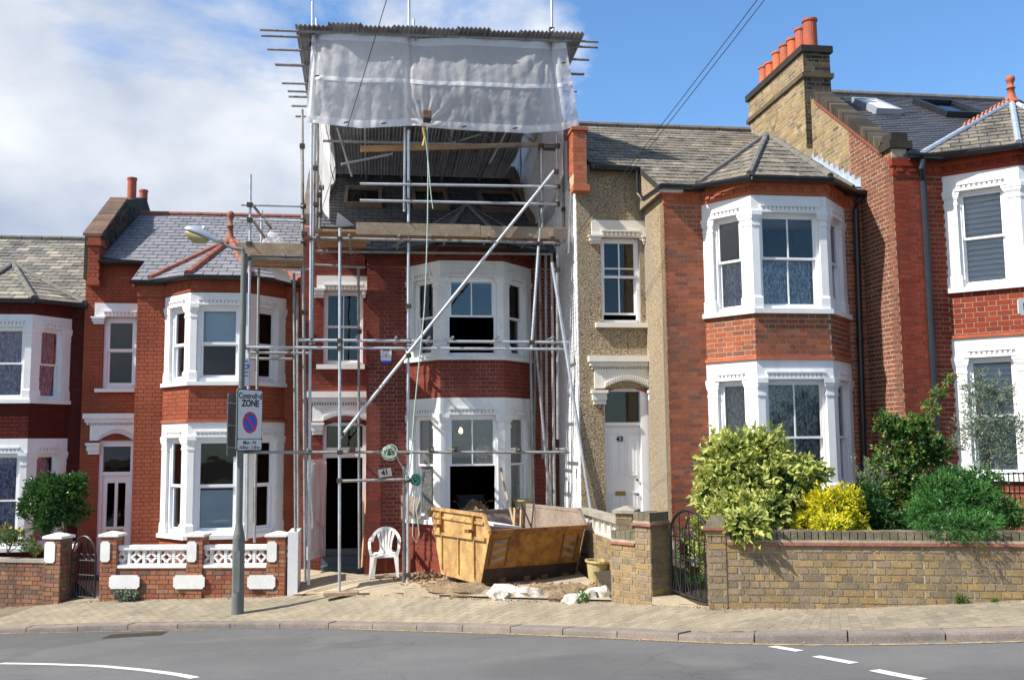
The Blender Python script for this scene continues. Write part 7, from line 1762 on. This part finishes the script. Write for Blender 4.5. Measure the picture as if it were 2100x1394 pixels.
text('Mon - Fri', LS*.135, FS, uc_, z0+H_*.135, .0065, zs, 'signblack', bold=.002); text('10.30 am - 11.30 am', LS*.115, FS, uc_, z0+H_*.058, .0065, zs, 'signblack', bold=.0018, sx=.86)
cz = z0+H_*.46; R_ = LS*.29
circ = lambda r, n=40: [(uc_+r*math.cos(2*math.pi*i/n), cz+r*math.sin(2*math.pi*i/n)) for i in range(n)]
poly_slab('disc', FS, circ(R_), .005, .0075, 'signred', zs); poly_slab('disc_centre', FS, circ(R_*.80), .0076, .0095, 'signblue', zs)
d_ = R_*.74; w_ = R_*.12; poly_slab('disc_bar', FS, [(uc_-d_-w_*.5, cz+d_-w_*.7+.0), (uc_-d_+w_*1.1, cz+d_+w_*.4), (uc_+d_+w_*.5, cz-d_+w_*.7), (uc_+d_-w_*1.1, cz-d_-w_*.4)], .0096, .0112, 'signred', zs)
for z in (z0+.2, z1-.12): MB().box(LF_, -.07, .07, -.07, .07, z, z+.03).build('clamp', 'lamphead', zs)
sa, sb_ = P_at(467, 870, Ys-.20), P_at(486, 870, Ys+.30); FB_, LB_ = face(sa, sb_)
z1 = FB_.px(467, 806)[1]; z0 = FB_.px(467, 937)[1]
bs_ = thing('parking_sign', 'dark grey back of a second sign left of the white zone sign', 'sign', FB_.w(LB_/2, 0, z0))
poly_slab('sign_plate', FB_, rrect(0, LB_, z0, z1), -.012, .002, 'signgrey', bs_)
for t in (.15, .5, .85): MB().box(FB_, .03, LB_-.02, .002, .02, z0+(z1-z0)*t-.012, z0+(z1-z0)*t+.012).build('channel', 'lamphead', bs_)
for k, (xa, xb, ya, yb) in enumerate(((498, 509, 734, 792), )):
    F1 = Fr(LF_.w(.06, .0, 0).x, LF_.w(.06, 0, 0).y, 45); a, zt_ = F1.px(xa, ya); c, zb_ = F1.px(xb, yb)
    nt_ = thing('notice', 'narrow white notice strapped to the right of the lamp post above the sign', 'notice', F1.w(a, 0, zb_)); MB().box(F1, a, c, -.006, 0, zb_, zt_).build('card', 'signwhite', nt_)
    for i in range(5): MB().box(F1, a+.01, c-.01, .001, .002, zt_-.06-i*.06, zt_-.04-i*.06).build('text_line', 'signgrey', nt_)
    MB().box(F1, c-.02, c+.01, .001, .006, zt_-.16, zt_-.10).build('cable_tie', 'signblue', nt_)
# wall fittings on 41 ------------------------------------------------
def wallthing(name, label, cat, F, x0, x1, y0, y1, off):
    a, zt_ = F.px(x0, y0, off); c, zb_ = F.px(x1, y1, off); t = thing(name, label, cat, F.w((a+c)/2, off, zb_)); return t, a, c, zb_, zt_
t, a, c, zb_, zt_ = wallthing('alarm_box', 'white burglar alarm box with a blue lower edge on the oxblood wall', 'alarm box', H41, 780, 803, 716, 745, .01)
poly_slab('alarm_cover', H41, [(a+.01, zb_+.045), (c-.01, zb_+.045), (c, zt_-.03), (c-.03, zt_), (a+.03, zt_), (a, zt_-.03)], .01, .07, 'white', t)
poly_slab('alarm_base', H41, [(a+.0, zb_+.044), (a+.02, zb_+.01), ((a+c)/2, zb_-.01), (c-.02, zb_+.01), (c, zb_+.044)], .01, .072, 'signblue', t)
MB().box(H41, a+.04, c-.04, .071, .074, zt_-.035, zt_-.012).build('vent', 'signblack', t)
for i in range(5): u = a+.04+(c-a-.08)*i/4; MB().box(H41, u-.006, u+.006, .0705, .073, zb_+.115, zb_+.135).build('logo_mark', 'signblue', t)
MB().box(H41, (a+c)/2-.012, (a+c)/2+.012, .0705, .073, zb_+.14, zb_+.165).build('logo_mark', 'signblue', t)
t, a, c, zb_, zt_ = wallthing('house_number_plate', 'tilted white plate with the number 41 painted on it', 'number plate', H41, 776, 803, 961, 977, .01)
ccx, ccz = (a+c)/2, (zb_+zt_)/2; w2, h2, th = (c-a)/2, .075, math.radians(9)
poly_slab('plate', H41, [(ccx+u*math.cos(th)-v*math.sin(th), ccz+u*math.sin(th)+v*math.cos(th)) for u, v in ((-w2, -h2), (w2, -h2), (w2, h2), (-w2, h2))], .0, .02, 'cream', t)
text('41', .13, H41, ccx, ccz, .022, t, 'signblack', rot=th, bold=.006)
t, a, c, zb_, zt_ = wallthing('small_door_plate', 'small pale blue plate with a figure 1 left of the open door', 'number plate', H41, 637.5, 647, 962, 977, -REC+.01)
MB().box(H41, a, c, -REC, -REC+.015, zb_, zt_).build('plate', 'signwhite', t); text('1', .09, H41, (a+c)/2, (zb_+zt_)/2, -REC+.017, t, 'signblack', bold=.003)
# light bulb in the bay, wheelbarrow, tubs, tools ---------------------
bc = H41.pw(945, 883, -.25); bl = thing('light_bulb', 'lit bare bulb hanging inside the open bay window', 'light bulb', bc)
MB().lathe(bc, [(.0, -.055), (.03, -.045), (.04, -.01), (.034, .02), (.018, .05), (.016, .06)], 14, False).build('glass_bulb', 'lampbulb', bl, smooth=True); MB().tube([bc+Zx*.06, bc+Zx*.09], .02, 10).build('holder', 'white', bl); MB().tube([bc+Zx*.09, bc+Zx*.62], .004, 6).build('flex', 'black', bl)
wz = 1.40; wb = H41.w(1.45, .15, wz)
wbr = thing('wheelbarrow', 'dark wheelbarrow tipped forward in the open bay window', 'wheelbarrow', wb)
tr_ = []
def wp_(u, v, z): return H41.w(u, v, z)
ctr = H41.px(972, 1030, .3)
cu_, cz_ = ctr
b = MB(); top = [wp_(cu_-.27, -.25, cz_+.10), wp_(cu_+.24, -.25, cz_+.10), wp_(cu_+.20, .42, cz_-.08), wp_(cu_-.23, .42, cz_-.08)]; bot = [wp_(cu_-.18, -.15, cz_-.22), wp_(cu_+.15, -.15, cz_-.22), wp_(cu_+.12, .2, cz_-.26), wp_(cu_-.15, .2, cz_-.26)]
b.add(top+bot, [(0, 1, 5, 4), (1, 2, 6, 5), (2, 3, 7, 6), (3, 0, 4, 7), (4, 5, 6, 7)]); b.build('tray', 'signblack', wbr); MB().tube(top+[top[0]], .016, 8).build('rim', 'coupler', wbr)
for s_ in (-1, 1): MB().tube([wp_(cu_+s_*.17, .1, cz_-.25), wp_(cu_+s_*.27, -.1, cz_-.02), wp_(cu_+s_*.36, .12, cz_+.02)], .018, 8).build('handle', 'steelworn', wbr)
MB().tube([wp_(cu_-.04, .35, cz_-.28), wp_(cu_+.04, .35, cz_-.28)], .10, 14).build('wheel', 'black', wbr)
rb_ = MB()
for i in range(260):
    t = R2.random(); u = cu_-.02+R2.gauss(0, .09+.16*t); v = .35+.65*t; z = cz_+.02-t*.32+R2.uniform(-.03, .05)-abs(u-cu_)*.35
    chunk(rb_, wp_(u, v, z), R2.uniform(.015, .05), R2)
b = rb_.build('rubble_heap', 'rubble', kind='stuff')
def tub(name, label, c, r0, r1, h, m, tilt=(0, 0), cat='bucket'):
    t = thing(name, label, cat, c); b = MB(); b.lathe((0, 0, 0), [(.0, 0), (r0, 0), (r1, h), (r1+.02, h+.005), (r1+.02, h-.025), (r1-.005, h-.03), (r0-.01, .02), (0, .02)], 20, False)
    Rm = Matrix.Rotation(tilt[0], 4, 'X') @ Matrix.Rotation(tilt[1], 4, 'Y'); b.v = [tuple(Vector(c)+(Rm @ Vector(v))) for v in b.v]; o = b.build('tub', m, t, smooth=False)
    hb = MB(); P = [Vector(c)+(Rm @ Vector(((r1+.015)*math.cos(a), -.02+.03*math.sin(a), h+.0+.0-(r1*.25)*math.sin(a)))) for a in [math.pi*i/10 for i in range(11)]]; hb.tube(P, .006, 6); hb.build('handle', 'steelworn', t); return t
tub('bucket', 'dirty cream bucket standing on the ground right of the skip', onplot(1226, 1192)+Zx*.0, .135, .185, .31, 'bucketcream', (0, .06))
tub('builders_tub', 'muddy yellow tub standing on the right of the bay sill', H41.w(H41.px(1073, 1064, .55)[0], .55, 1.35), .13, .17, .33, 'bucketcream')
a_, c_ = H41.pw(1028, 968, .85), sk(1.3, 1.1, .75); sh_ = thing('shovel', 'worn wooden shovel handle leaning against the right pillar of the bay', 'shovel', c_); MB().tube([a_, a_.lerp(c_, .5)+Vector((0, 0, -.02)), c_], .02, 8).build('shaft', 'plank', sh_); MB().tube([a_, a_+Vector((-.02, 0, .08))], .026, 8).build('grip', 'darktimber', sh_)
u, z = H41.px(840, 1064, .5); b = MB()
for k, (du, w_, h_) in enumerate(((-.15, .12, .42), (-.01, .10, .40), (.10, .10, .38))):
    tag(MB().hexa([H41.w(u+du, .42+k*.03, z), H41.w(u+du+w_, .45+k*.03, z), H41.w(u+du+w_, .42+k*.03, z), H41.w(u+du, .39+k*.03, z), H41.w(u+du, .32+k*.03, z+h_), H41.w(u+du+w_, .35+k*.03, z+h_), H41.w(u+du+w_, .32+k*.03, z+h_), H41.w(u+du, .29+k*.03, z+h_)]).build('board_offcut', 'skipin'), ['leftmost and tallest of the three board offcuts on the left end of the bay sill', 'middle one of the three board offcuts on the left end of the bay sill', 'rightmost of the three board offcuts on the left end of the bay sill'][k], 'board', 'board offcuts on the bay sill')
# cloth on the open door of 41
cF = Fr(hinge.x, hinge.y, A+(-180+70)); cb_ = cloth_grid('door_cloth', lambda t, s: cF.w(.02+t*.72, -.055-.02*math.sin(t*16)-.015*math.sin(s*6+t*9), dtop-.04-s*(1.18+.06*math.sin(t*8))), 30, 20, 'cloth', 'white cloth draped over the upper half of the open front door', 'cloth')
# overhead wires -----------------------------------------------------
def wire(p, q, sag, label):
    P = [p.lerp(q, i/24)-Zx*sag*4*(i/24)*(1-i/24) for i in range(25)]; tag(MB().tube(P, .0055, 5).build('overhead_wire', 'wire'), label, 'wire', 'telephone wires')
wire(ony(1636, -109, 10), H43.pw(1187, 474, -REC+.05), .02, 'upper left one of the two wires crossing the blue sky to the pebbledash wall')
wire(ony(1652, -109, 10), H43.pw(1196, 474, -REC+.05), .02, 'lower right one of the two wires crossing the blue sky to the pebbledash wall')
wire(ony(826, -110, 10), H41.pw(652, 455, -.9), .03, 'single dark wire passing in front of the white debris sheet')
# ================================================================== PLANTS
def leaves(P, D, L, Wd, fold=.25):
    """P base points, D directions, per-leaf length and width arrays -> arrays of verts and faces"""
    n = len(P); D = D/np.linalg.norm(D, axis=1)[:, None]; R_ = nr.normal(size=(n, 3)); S_ = np.cross(D, R_); S_ /= np.linalg.norm(S_, axis=1)[:, None]; N_ = np.cross(S_, D)
    L = np.asarray(L)[:, None]; Wd = np.asarray(Wd)[:, None]
    tip = P+D*L-N_*L*.18; mid = P+D*L*.5
    a = mid+S_*Wd*.5+N_*Wd*fold; b = mid-S_*Wd*.5+N_*Wd*fold
    V = np.stack([P, a, tip, b, mid], 1).reshape(-1, 3); i = np.arange(n)*5
    Fc = np.concatenate([np.stack([i, i+1, i+4], 1), np.stack([i+1, i+2, i+4], 1), np.stack([i+4, i+2, i+3], 1), np.stack([i, i+4, i+3], 1)])
    return V, Fc
def crown(name, m, parent, lobes, n, L, Wd, up=.1, shell=.55, jit=.35, lvar=.35, sprig=5, spread=.5):
    """leaves in sprigs spread through the lobes (centre, rx, ry, rz, weight)"""
    tot = sum(l[4] for l in lobes); Ps, Ds = [], []
    for c, rx, ry, rz, w_ in lobes:
        k = max(1, int(n*w_/tot/sprig)); d = nr.normal(size=(k, 3)); d /= np.linalg.norm(d, axis=1)[:, None]
        r = shell+(1-shell)*nr.rand(k)**.5; bump = 1+.22*np.sin(d[:, 0]*5+d[:, 2]*4+c.x*3)*np.cos(d[:, 1]*4-d[:, 2]*6+c.y)+.08*nr.normal(size=k)
        r = r*bump
        Q = np.array(c)+d*r[:, None]*np.array([rx, ry, rz])
        dir_ = d*1.0+nr.normal(size=(k, 3))*jit; dir_[:, 2] += up
        for s_ in range(sprig):
            Ps.append(Q+nr.normal(size=(k, 3))*L*.35); Ds.append(dir_+nr.normal(size=(k, 3))*spread)
    P = np.concatenate(Ps); D = np.concatenate(Ds); k = len(P)
    V, Fc = leaves(P, D, L*(1+lvar*nr.uniform(-1, 1, k)), Wd*(1+lvar*nr.uniform(-1, 1, k)))
    me = bpy.data.meshes.new(name); o0 = V.mean(0); me.from_pydata((V-o0).tolist(), [], Fc.tolist()); me.materials.append(M[m])
    return link(name, me, Vector(o0), parent)
def stems(parent, base, tips, r=.012, m='bark', name='stem'):
    for t_ in tips:
        a, c = Vector(base), Vector(t_); mid = a.lerp(c, .5)+Vector((rnd.uniform(-.08, .08), rnd.uniform(-.05, .05), .05)); MB().tube([a, mid, c], r*1.5, 6, r*.5).build(name, m, parent)
def lobe(x, y, Y, rx, rz, w_=1., ry=None): return (ony(x, y, Y), rx, ry or rx*.8, rz, w_)
# variegated shrub
base = Vector((2.95, 12.5, .95)); t = thing('variegated_shrub', 'large round shrub with cream and green variegated leaves spilling over the wall', 'shrub', base)
LB1 = [lobe(1530, 985, 12.4, .52, .52, 3), lobe(1495, 940, 12.4, .34, .30, 1), lobe(1565, 930, 12.4, .30, .26, 1), lobe(1472, 1010, 12.2, .26, .36, 1.2), lobe(1590, 1000, 12.2, .40, .36, 1.5), lobe(1640, 968, 12.3, .26, .15, .5), lobe(1672, 972, 12.2, .12, .08, .2), lobe(1510, 1050, 11.9, .30, .24, 1.1), lobe(1570, 1050, 11.9, .30, .22, .9), lobe(1530, 1078, 11.5, .24, .15, .7), lobe(1480, 1060, 12.0, .16, .16, .3)]
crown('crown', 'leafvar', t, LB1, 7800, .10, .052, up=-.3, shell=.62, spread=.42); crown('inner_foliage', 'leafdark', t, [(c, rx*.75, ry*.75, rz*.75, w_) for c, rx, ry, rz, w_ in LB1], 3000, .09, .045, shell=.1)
stems(t, base, [l[0] for l in LB1])
# trailing variegated sprigs at the gate
t2 = thing('variegated_plant', 'narrow trail of variegated leaves hanging behind the iron gate', 'plant', Vector((2.25, 12.35, .95)))
crown('foliage', 'leafvar', t2, [lobe(1437, 1080, 12.3, .10, .12, 1), lobe(1440, 1120, 12.3, .09, .12, 1), lobe(1442, 1150, 12.3, .08, .1, .6)], 420, .085, .035, shell=.2)
# golden shrub
base = Vector((3.9, 12.0, .95)); t = thing('golden_shrub', 'bright yellow leaved shrub in the middle of the garden wall', 'shrub', base)
LB2 = [lobe(1705, 1050, 11.9, .34, .27, 2), lobe(1735, 1020, 11.9, .16, .12, .5), lobe(1690, 1030, 11.9, .18, .14, .5), lobe(1660, 1075, 11.9, .24, .16, 1), lobe(1745, 1075, 11.85, .20, .14, .6), lobe(1705, 1080, 11.5, .22, .12, .7)]
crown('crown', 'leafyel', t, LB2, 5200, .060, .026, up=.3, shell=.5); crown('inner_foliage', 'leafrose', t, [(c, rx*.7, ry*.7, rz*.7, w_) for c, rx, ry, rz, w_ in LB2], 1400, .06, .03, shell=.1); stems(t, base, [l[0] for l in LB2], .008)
t = thing('green_shrub', 'low mid green shrub between the variegated and the yellow shrubs', 'shrub', Vector((3.5, 12.3, .95)))
crown('foliage', 'leafrose', t, [lobe(1640, 1030, 12.3, .24, .22, 1), lobe(1650, 1070, 12.2, .3, .2, 1)], 2200, .055, .028, shell=.4)
# rose and dark shrubs
base = Vector((4.85, 12.8, 1.0)); t = thing('climbing_rose', 'tall dark green rose bush with reddish tips reaching up to the drainpipe', 'shrub', base)
LB3 = [lobe(1835, 985, 12.8, .42, .50, 2.2), lobe(1865, 900, 12.8, .32, .28, 1.2), lobe(1820, 870, 12.8, .16, .14, .35), lobe(1905, 930, 12.8, .26, .26, .8), lobe(1800, 1040, 12.6, .34, .34, 1.3), lobe(1880, 870, 12.9, .18, .13, .4), lobe(1912, 835, 13.1, .10, .08, .15), lobe(1925, 805, 13.2, .09, .07, .12), lobe(1946, 778, 13.3, .08, .05, .1), lobe(1850, 1070, 12.5, .4, .2, 1)]
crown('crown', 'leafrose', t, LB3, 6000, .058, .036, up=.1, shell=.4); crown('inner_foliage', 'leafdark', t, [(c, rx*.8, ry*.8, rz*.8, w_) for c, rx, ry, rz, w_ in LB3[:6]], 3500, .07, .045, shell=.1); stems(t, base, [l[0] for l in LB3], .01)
t = thing('dark_shrub', 'low blackish green shrub between the yellow shrub and the rose', 'shrub', Vector((4.55, 12.2, .95)))
crown('foliage', 'leafdark', t, [lobe(1790, 1060, 12.1, .26, .22, 1), lobe(1830, 1080, 12.1, .3, .16, 1), lobe(1770, 1020, 12.3, .16, .2, .5)], 2600, .07, .035, shell=.3)
def spray(parent, m, base, n, h, spread_, L, Wd, name='foliage', per=26):
    Ps, Ds = [], []
    for i in range(n):
        a = nr.uniform(0, 2*math.pi); lean = nr.uniform(.05, 1)*spread_; top = np.array(base)+np.array([math.cos(a)*lean, math.sin(a)*lean*.7, h*nr.uniform(.6, 1.)]); b0 = np.array(base)
        tt = np.linspace(.25, 1, per)[:, None]; cur = b0+(top-b0)*tt+np.array([math.cos(a), math.sin(a)*.7, 0])*lean*.3*tt**2+nr.normal(size=(per, 3))*.015
        MB().tube([Vector(cur[0]*1.0), Vector(cur[per//2]), Vector(cur[-1])], .006, 5, .002).build('stem', 'bark', parent)
        d = (top-b0)[None, :]/h+nr.normal(size=(per, 3))*.75; Ps.append(cur); Ds.append(d)
    P = np.concatenate(Ps); D = np.concatenate(Ds); k = len(P); V, Fc = leaves(P, D, L*(1+.3*nr.uniform(-1, 1, k)), np.full(k, Wd)); me = bpy.data.meshes.new(name); o0 = V.mean(0); me.from_pydata((V-o0).tolist(), [], Fc.tolist()); me.materials.append(M[m]); link(name, me, Vector(o0), parent)
base = ony(1795, 1080, 12.6); t = thing('olive_shrub', 'thin grey green olive shoots rising behind the yellow shrub', 'shrub', base); spray(t, 'leafolive', base, 16, .95, .24, .06, .013, per=40)
base = Vector((6.05, 13.0, 1.1)); top = ony(2030, 880, 13.0); t = thing('olive_tree', 'young silver leaved olive tree in front of the right hand bay', 'tree', base)
MB().tube([base, base.lerp(top, .5)+Vector((.05, 0, 0)), top], .03, 8, .015).build('trunk', 'bark', t)
LB4 = [lobe(2030, 850, 13.0, .34, .36, 2), lobe(2000, 800, 13.0, .18, .16, .6), lobe(2050, 800, 13.0, .2, .2, .7), lobe(1990, 890, 13.0, .26, .22, .9), lobe(2075, 890, 12.9, .26, .28, 1), lobe(2040, 940, 12.9, .3, .2, .8), lobe(2010, 770, 13.0, .06, .1, .12)]
crown('crown', 'leafolive', t, LB4, 5200, .062, .014, up=.4, shell=.15, spread=.6, jit=.8)
for l in LB4: MB().tube([base.lerp(top, .7), l[0]+Vector((0, 0, .1))], .009, 5, .003).build('branch', 'bark', t)
base = Vector((5.2, 11.75, 1.05)); t = thing('feathery_shrub', 'rounded bright green fine needled shrub overhanging the right end of the wall', 'shrub', base)
LB5 = [lobe(1965, 1040, 11.8, .52, .34, 3), lobe(1930, 1010, 11.8, .3, .24, 1), lobe(2010, 1000, 11.9, .3, .24, 1), lobe(2045, 1050, 11.8, .3, .24, 1), lobe(1905, 1060, 11.7, .26, .22, .9), lobe(1965, 1080, 11.2, .46, .17, 1.5), lobe(1960, 985, 11.9, .25, .15, .6)]
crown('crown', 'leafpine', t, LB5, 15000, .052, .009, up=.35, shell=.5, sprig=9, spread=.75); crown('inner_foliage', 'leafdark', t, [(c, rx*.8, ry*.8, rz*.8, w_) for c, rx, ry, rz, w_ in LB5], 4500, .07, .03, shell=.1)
t = thing('variegated_plant', 'small pale variegated plant at the right edge above the wall', 'plant', ony(2092, 1080, 11.8)); crown('foliage', 'leafvar', t, [lobe(2090, 1058, 11.8, .1, .14, 1)], 260, .07, .03, shell=.2)
# railing behind, right edge
ra = ony(2030, 1040, 13.2); t = thing('garden_railing', 'black iron railing standing behind the shrubs at the right edge', 'railing', ra); RF = Fr(ra.x, ra.y, 8)
zt_ = RF.px(2060, 968)[1]
for i in range(12): MB().tube([RF.w(i*.075, 0, 1.1), RF.w(i*.075, 0, zt_)], .008, 6).build('bar', 'black', t)
for z in (zt_-.02, zt_-.28, 1.3): MB().tube([RF.w(-.02, 0, z), RF.w(.9, 0, z)], .012, 6).build('rail', 'black', t)
# laurel on the left
base = ony(134, 1108, 18.35); base.z = -.1; t = thing('laurel_tree', 'small glossy green laurel standing behind the left gate pier', 'tree', base)
LB6 = [lobe(112, 1020, 18.4, .46, .40, 3), lobe(145, 1000, 18.4, .28, .26, 1), lobe(85, 1005, 18.4, .3, .22, .9), lobe(60, 1040, 18.4, .2, .18, .6), lobe(150, 1045, 18.4, .28, .26, 1), lobe(100, 1070, 18.3, .26, .18, .7), lobe(160, 985, 18.5, .14, .12, .3)]
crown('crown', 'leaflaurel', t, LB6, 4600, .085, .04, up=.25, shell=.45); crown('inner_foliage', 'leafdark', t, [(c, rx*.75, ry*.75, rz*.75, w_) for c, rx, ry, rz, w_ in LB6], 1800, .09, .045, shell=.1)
MB().tube([base, ony(135, 1090, 18.35), ony(132, 1050, 18.4)], .035, 8, .02).build('trunk', 'bark', t)
def flowers(parent, m, spots, r=.02, n=6):
    for c in spots:
        b = MB()
        for k in range(n):
            a = 2*math.pi*k/n; d = Vector((math.cos(a), -.35, math.sin(a))).normalized(); s_ = d.cross(Vector((0, 1, 0))).normalized()*r*.6
            b.add([c, c+d*r*.7+s_, c+d*r*1.25, c+d*r*.7-s_], [(0, 1, 2, 3)])
        b.build('flower', m, parent)
base = ony(15, 1135, 18.2); t = thing('rose_bush', 'low rose bush with a red and a yellow bloom at the left edge', 'shrub', base)
crown('foliage', 'leafrose', t, [lobe(10, 1100, 18.2, .22, .16, 1), lobe(40, 1100, 18.2, .14, .14, .5), lobe(62, 1118, 18.2, .16, .12, .5), lobe(75, 1128, 18.1, .1, .06, .3)], 900, .06, .034, shell=.2); stems(t, base, [ony(x, y, 18.2) for x, y in ((5, 1085), (30, 1085), (42, 1080), (70, 1112))], .007)
flowers(t, 'petred', [ony(4, 1082, 18.1)], .035); flowers(t, 'petyellow', [ony(22, 1080, 18.1), ony(41, 1085, 18.1)], .032)
base = ony(1420, 1130, 12.9); t = thing('hanging_fuchsia', 'fuchsia with drooping pink and purple flowers seen through the iron gate', 'plant', base)
crown('foliage', 'leafrose', t, [lobe(1418, 1110, 12.9, .16, .15, 1), lobe(1408, 1135, 12.9, .1, .12, .5)], 620, .045, .025, shell=.2); flowers(t, 'petpink', [ony(x, y, 12.75) for x, y in ((1410, 1100), (1398, 1118), (1402, 1128), (1425, 1125), (1394, 1108), (1416, 1090), (1432, 1108))], .022)
base = ony(1424, 1180, 12.7); t = thing('flower_pot', 'terracotta pot of purple and white petunias behind the iron gate', 'plant pot', base)
MB().lathe(base, [(.05, -.02), (.075, .12), (.085, .12), (.085, .145), (.065, .145)], 16, False).build('pot', 'terracotta', t); crown('foliage', 'leafrose', t, [lobe(1422, 1152, 12.7, .17, .07, 1)], 380, .04, .022, shell=.1)
flowers(t, 'petpurple', [ony(x, y, 12.55) for x, y in ((1421, 1136), (1425, 1142), (1418, 1146), (1443, 1146), (1447, 1142), (1440, 1150))], .032); flowers(t, 'petwhite', [ony(x, y, 12.55) for x, y in ((1420, 1154), (1424, 1149))], .03)
# grass behind the gate, weeds
def tuft(name, label, cat, c, n, h, rad, m='grass', broad=.006):
    P = np.array(c)+np.c_[nr.normal(size=n)*rad, nr.normal(size=n)*rad*.6, np.zeros(n)]; D = nr.normal(size=(n, 3))*.35; D[:, 2] = 1
    V, Fc = leaves(P, D, h*(.6+.5*nr.rand(n)), np.full(n, broad)); me = bpy.data.meshes.new(name); me.from_pydata((V-np.array(c)).tolist(), [], Fc.tolist()); me.materials.append(M[m]); o = link(name, me, Vector(c)); 
    if cat: tag(o, label, cat)
    else: o['kind'] = 'stuff'
    return o
for x, y in ((1395, 1185), (1410, 1190), (1430, 1190), (1445, 1185)): tuft('grass', None, None, ony(x, y+8, 12.6), 160, .16, .09)
p = bpt(263); w = thing('weed', 'leafy grey green weed growing at the foot of the wall with white plaques', 'weed', p+Vector((0, -.08, 0))); crown('foliage', 'leafolive', w, [(p+Vector((-.03, -.12, .09)), .18, .08, .07, 1), (p+Vector((.1, -.1, .06)), .1, .06, .05, .5)], 420, .06, .04, shell=.1)
for x, y, s_, lb in ((1967, 1236, .05, 'tiny weed at the foot of the long yellow brick wall'), (1193, 1213, .07, 'small green weed between the white rubble lumps'), (2037, 1231, .03, 'second smaller weed at the foot of the yellow wall near the right edge')):
    p = bpt(x)+Vector((0, -.05, .0)); w = thing('weed', lb, 'weed', p); crown('foliage', 'grass', w, [(p+Vector((0, 0, s_*.7)), s_, s_*.7, s_*.6, 1)], 60, s_*.8, s_*.5, shell=.1)
# fallen leaves along the kerb
for x, y in ((1505, 1316), (1560, 1313), (1885, 1317), (1890, 1312), (1950, 1317), (1935, 1240), (2045, 1238)):
    p = onroad(x, y) if y > 1300 else onpave(x, y); 
    b = MB(); a = rnd.uniform(0, 3); d = Vector((math.cos(a), math.sin(a), .2)).normalized()*.035; s_ = Vector((-d.y, d.x, .004))*.5; b.add([p+Zx*.008-d, p+Zx*.012+s_, p+Zx*.012+d, p+Zx*.008-s_], [(0, 1, 2, 3)]); o = b.build('fallen_leaf', 'rubble'); tag(o, 'small dry brown leaf fallen by the kerb', 'leaf', 'fallen leaves')

# grit in the gutter and along the wall foot
gr = MB(); R3 = random.Random(8)
for i in range(1500):
    x = R3.uniform(0, 2100); k = R3.random()
    if k < .5: p = bpt(x)+Vector((0, -.02-abs(R3.gauss(0, .06)), .004))
    else:
        j = R3.randrange(10, len(Kf)-10); p = Kf[j]-koff(Kf, j, 1)*(.015+abs(R3.gauss(0, .07))); p.z = gz1(p.x, p.y)+.003
        if not 0 < proj(p)[0] < 2100: continue
    chunk(gr, p, R3.uniform(.003, .011), R3)
gr.build('gutter_grit', 'rubble', kind='stuff')
# lettering becomes plain mesh
bpy.context.view_layer.update(); _dg = bpy.context.evaluated_depsgraph_get()
for o in [o for o in bpy.data.objects if o.type == 'FONT']:
    me = bpy.data.meshes.new_from_object(o.evaluated_get(_dg)); nm = o.name; nw = bpy.data.objects.new('tmp', me); COL.objects.link(nw)
    if not me.materials: me.materials.append(o.data.materials[0])
    nw.parent = o.parent; nw.location = o.location; nw.rotation_euler = o.rotation_euler; nw.scale = o.scale
    bpy.data.objects.remove(o); nw.name = nm
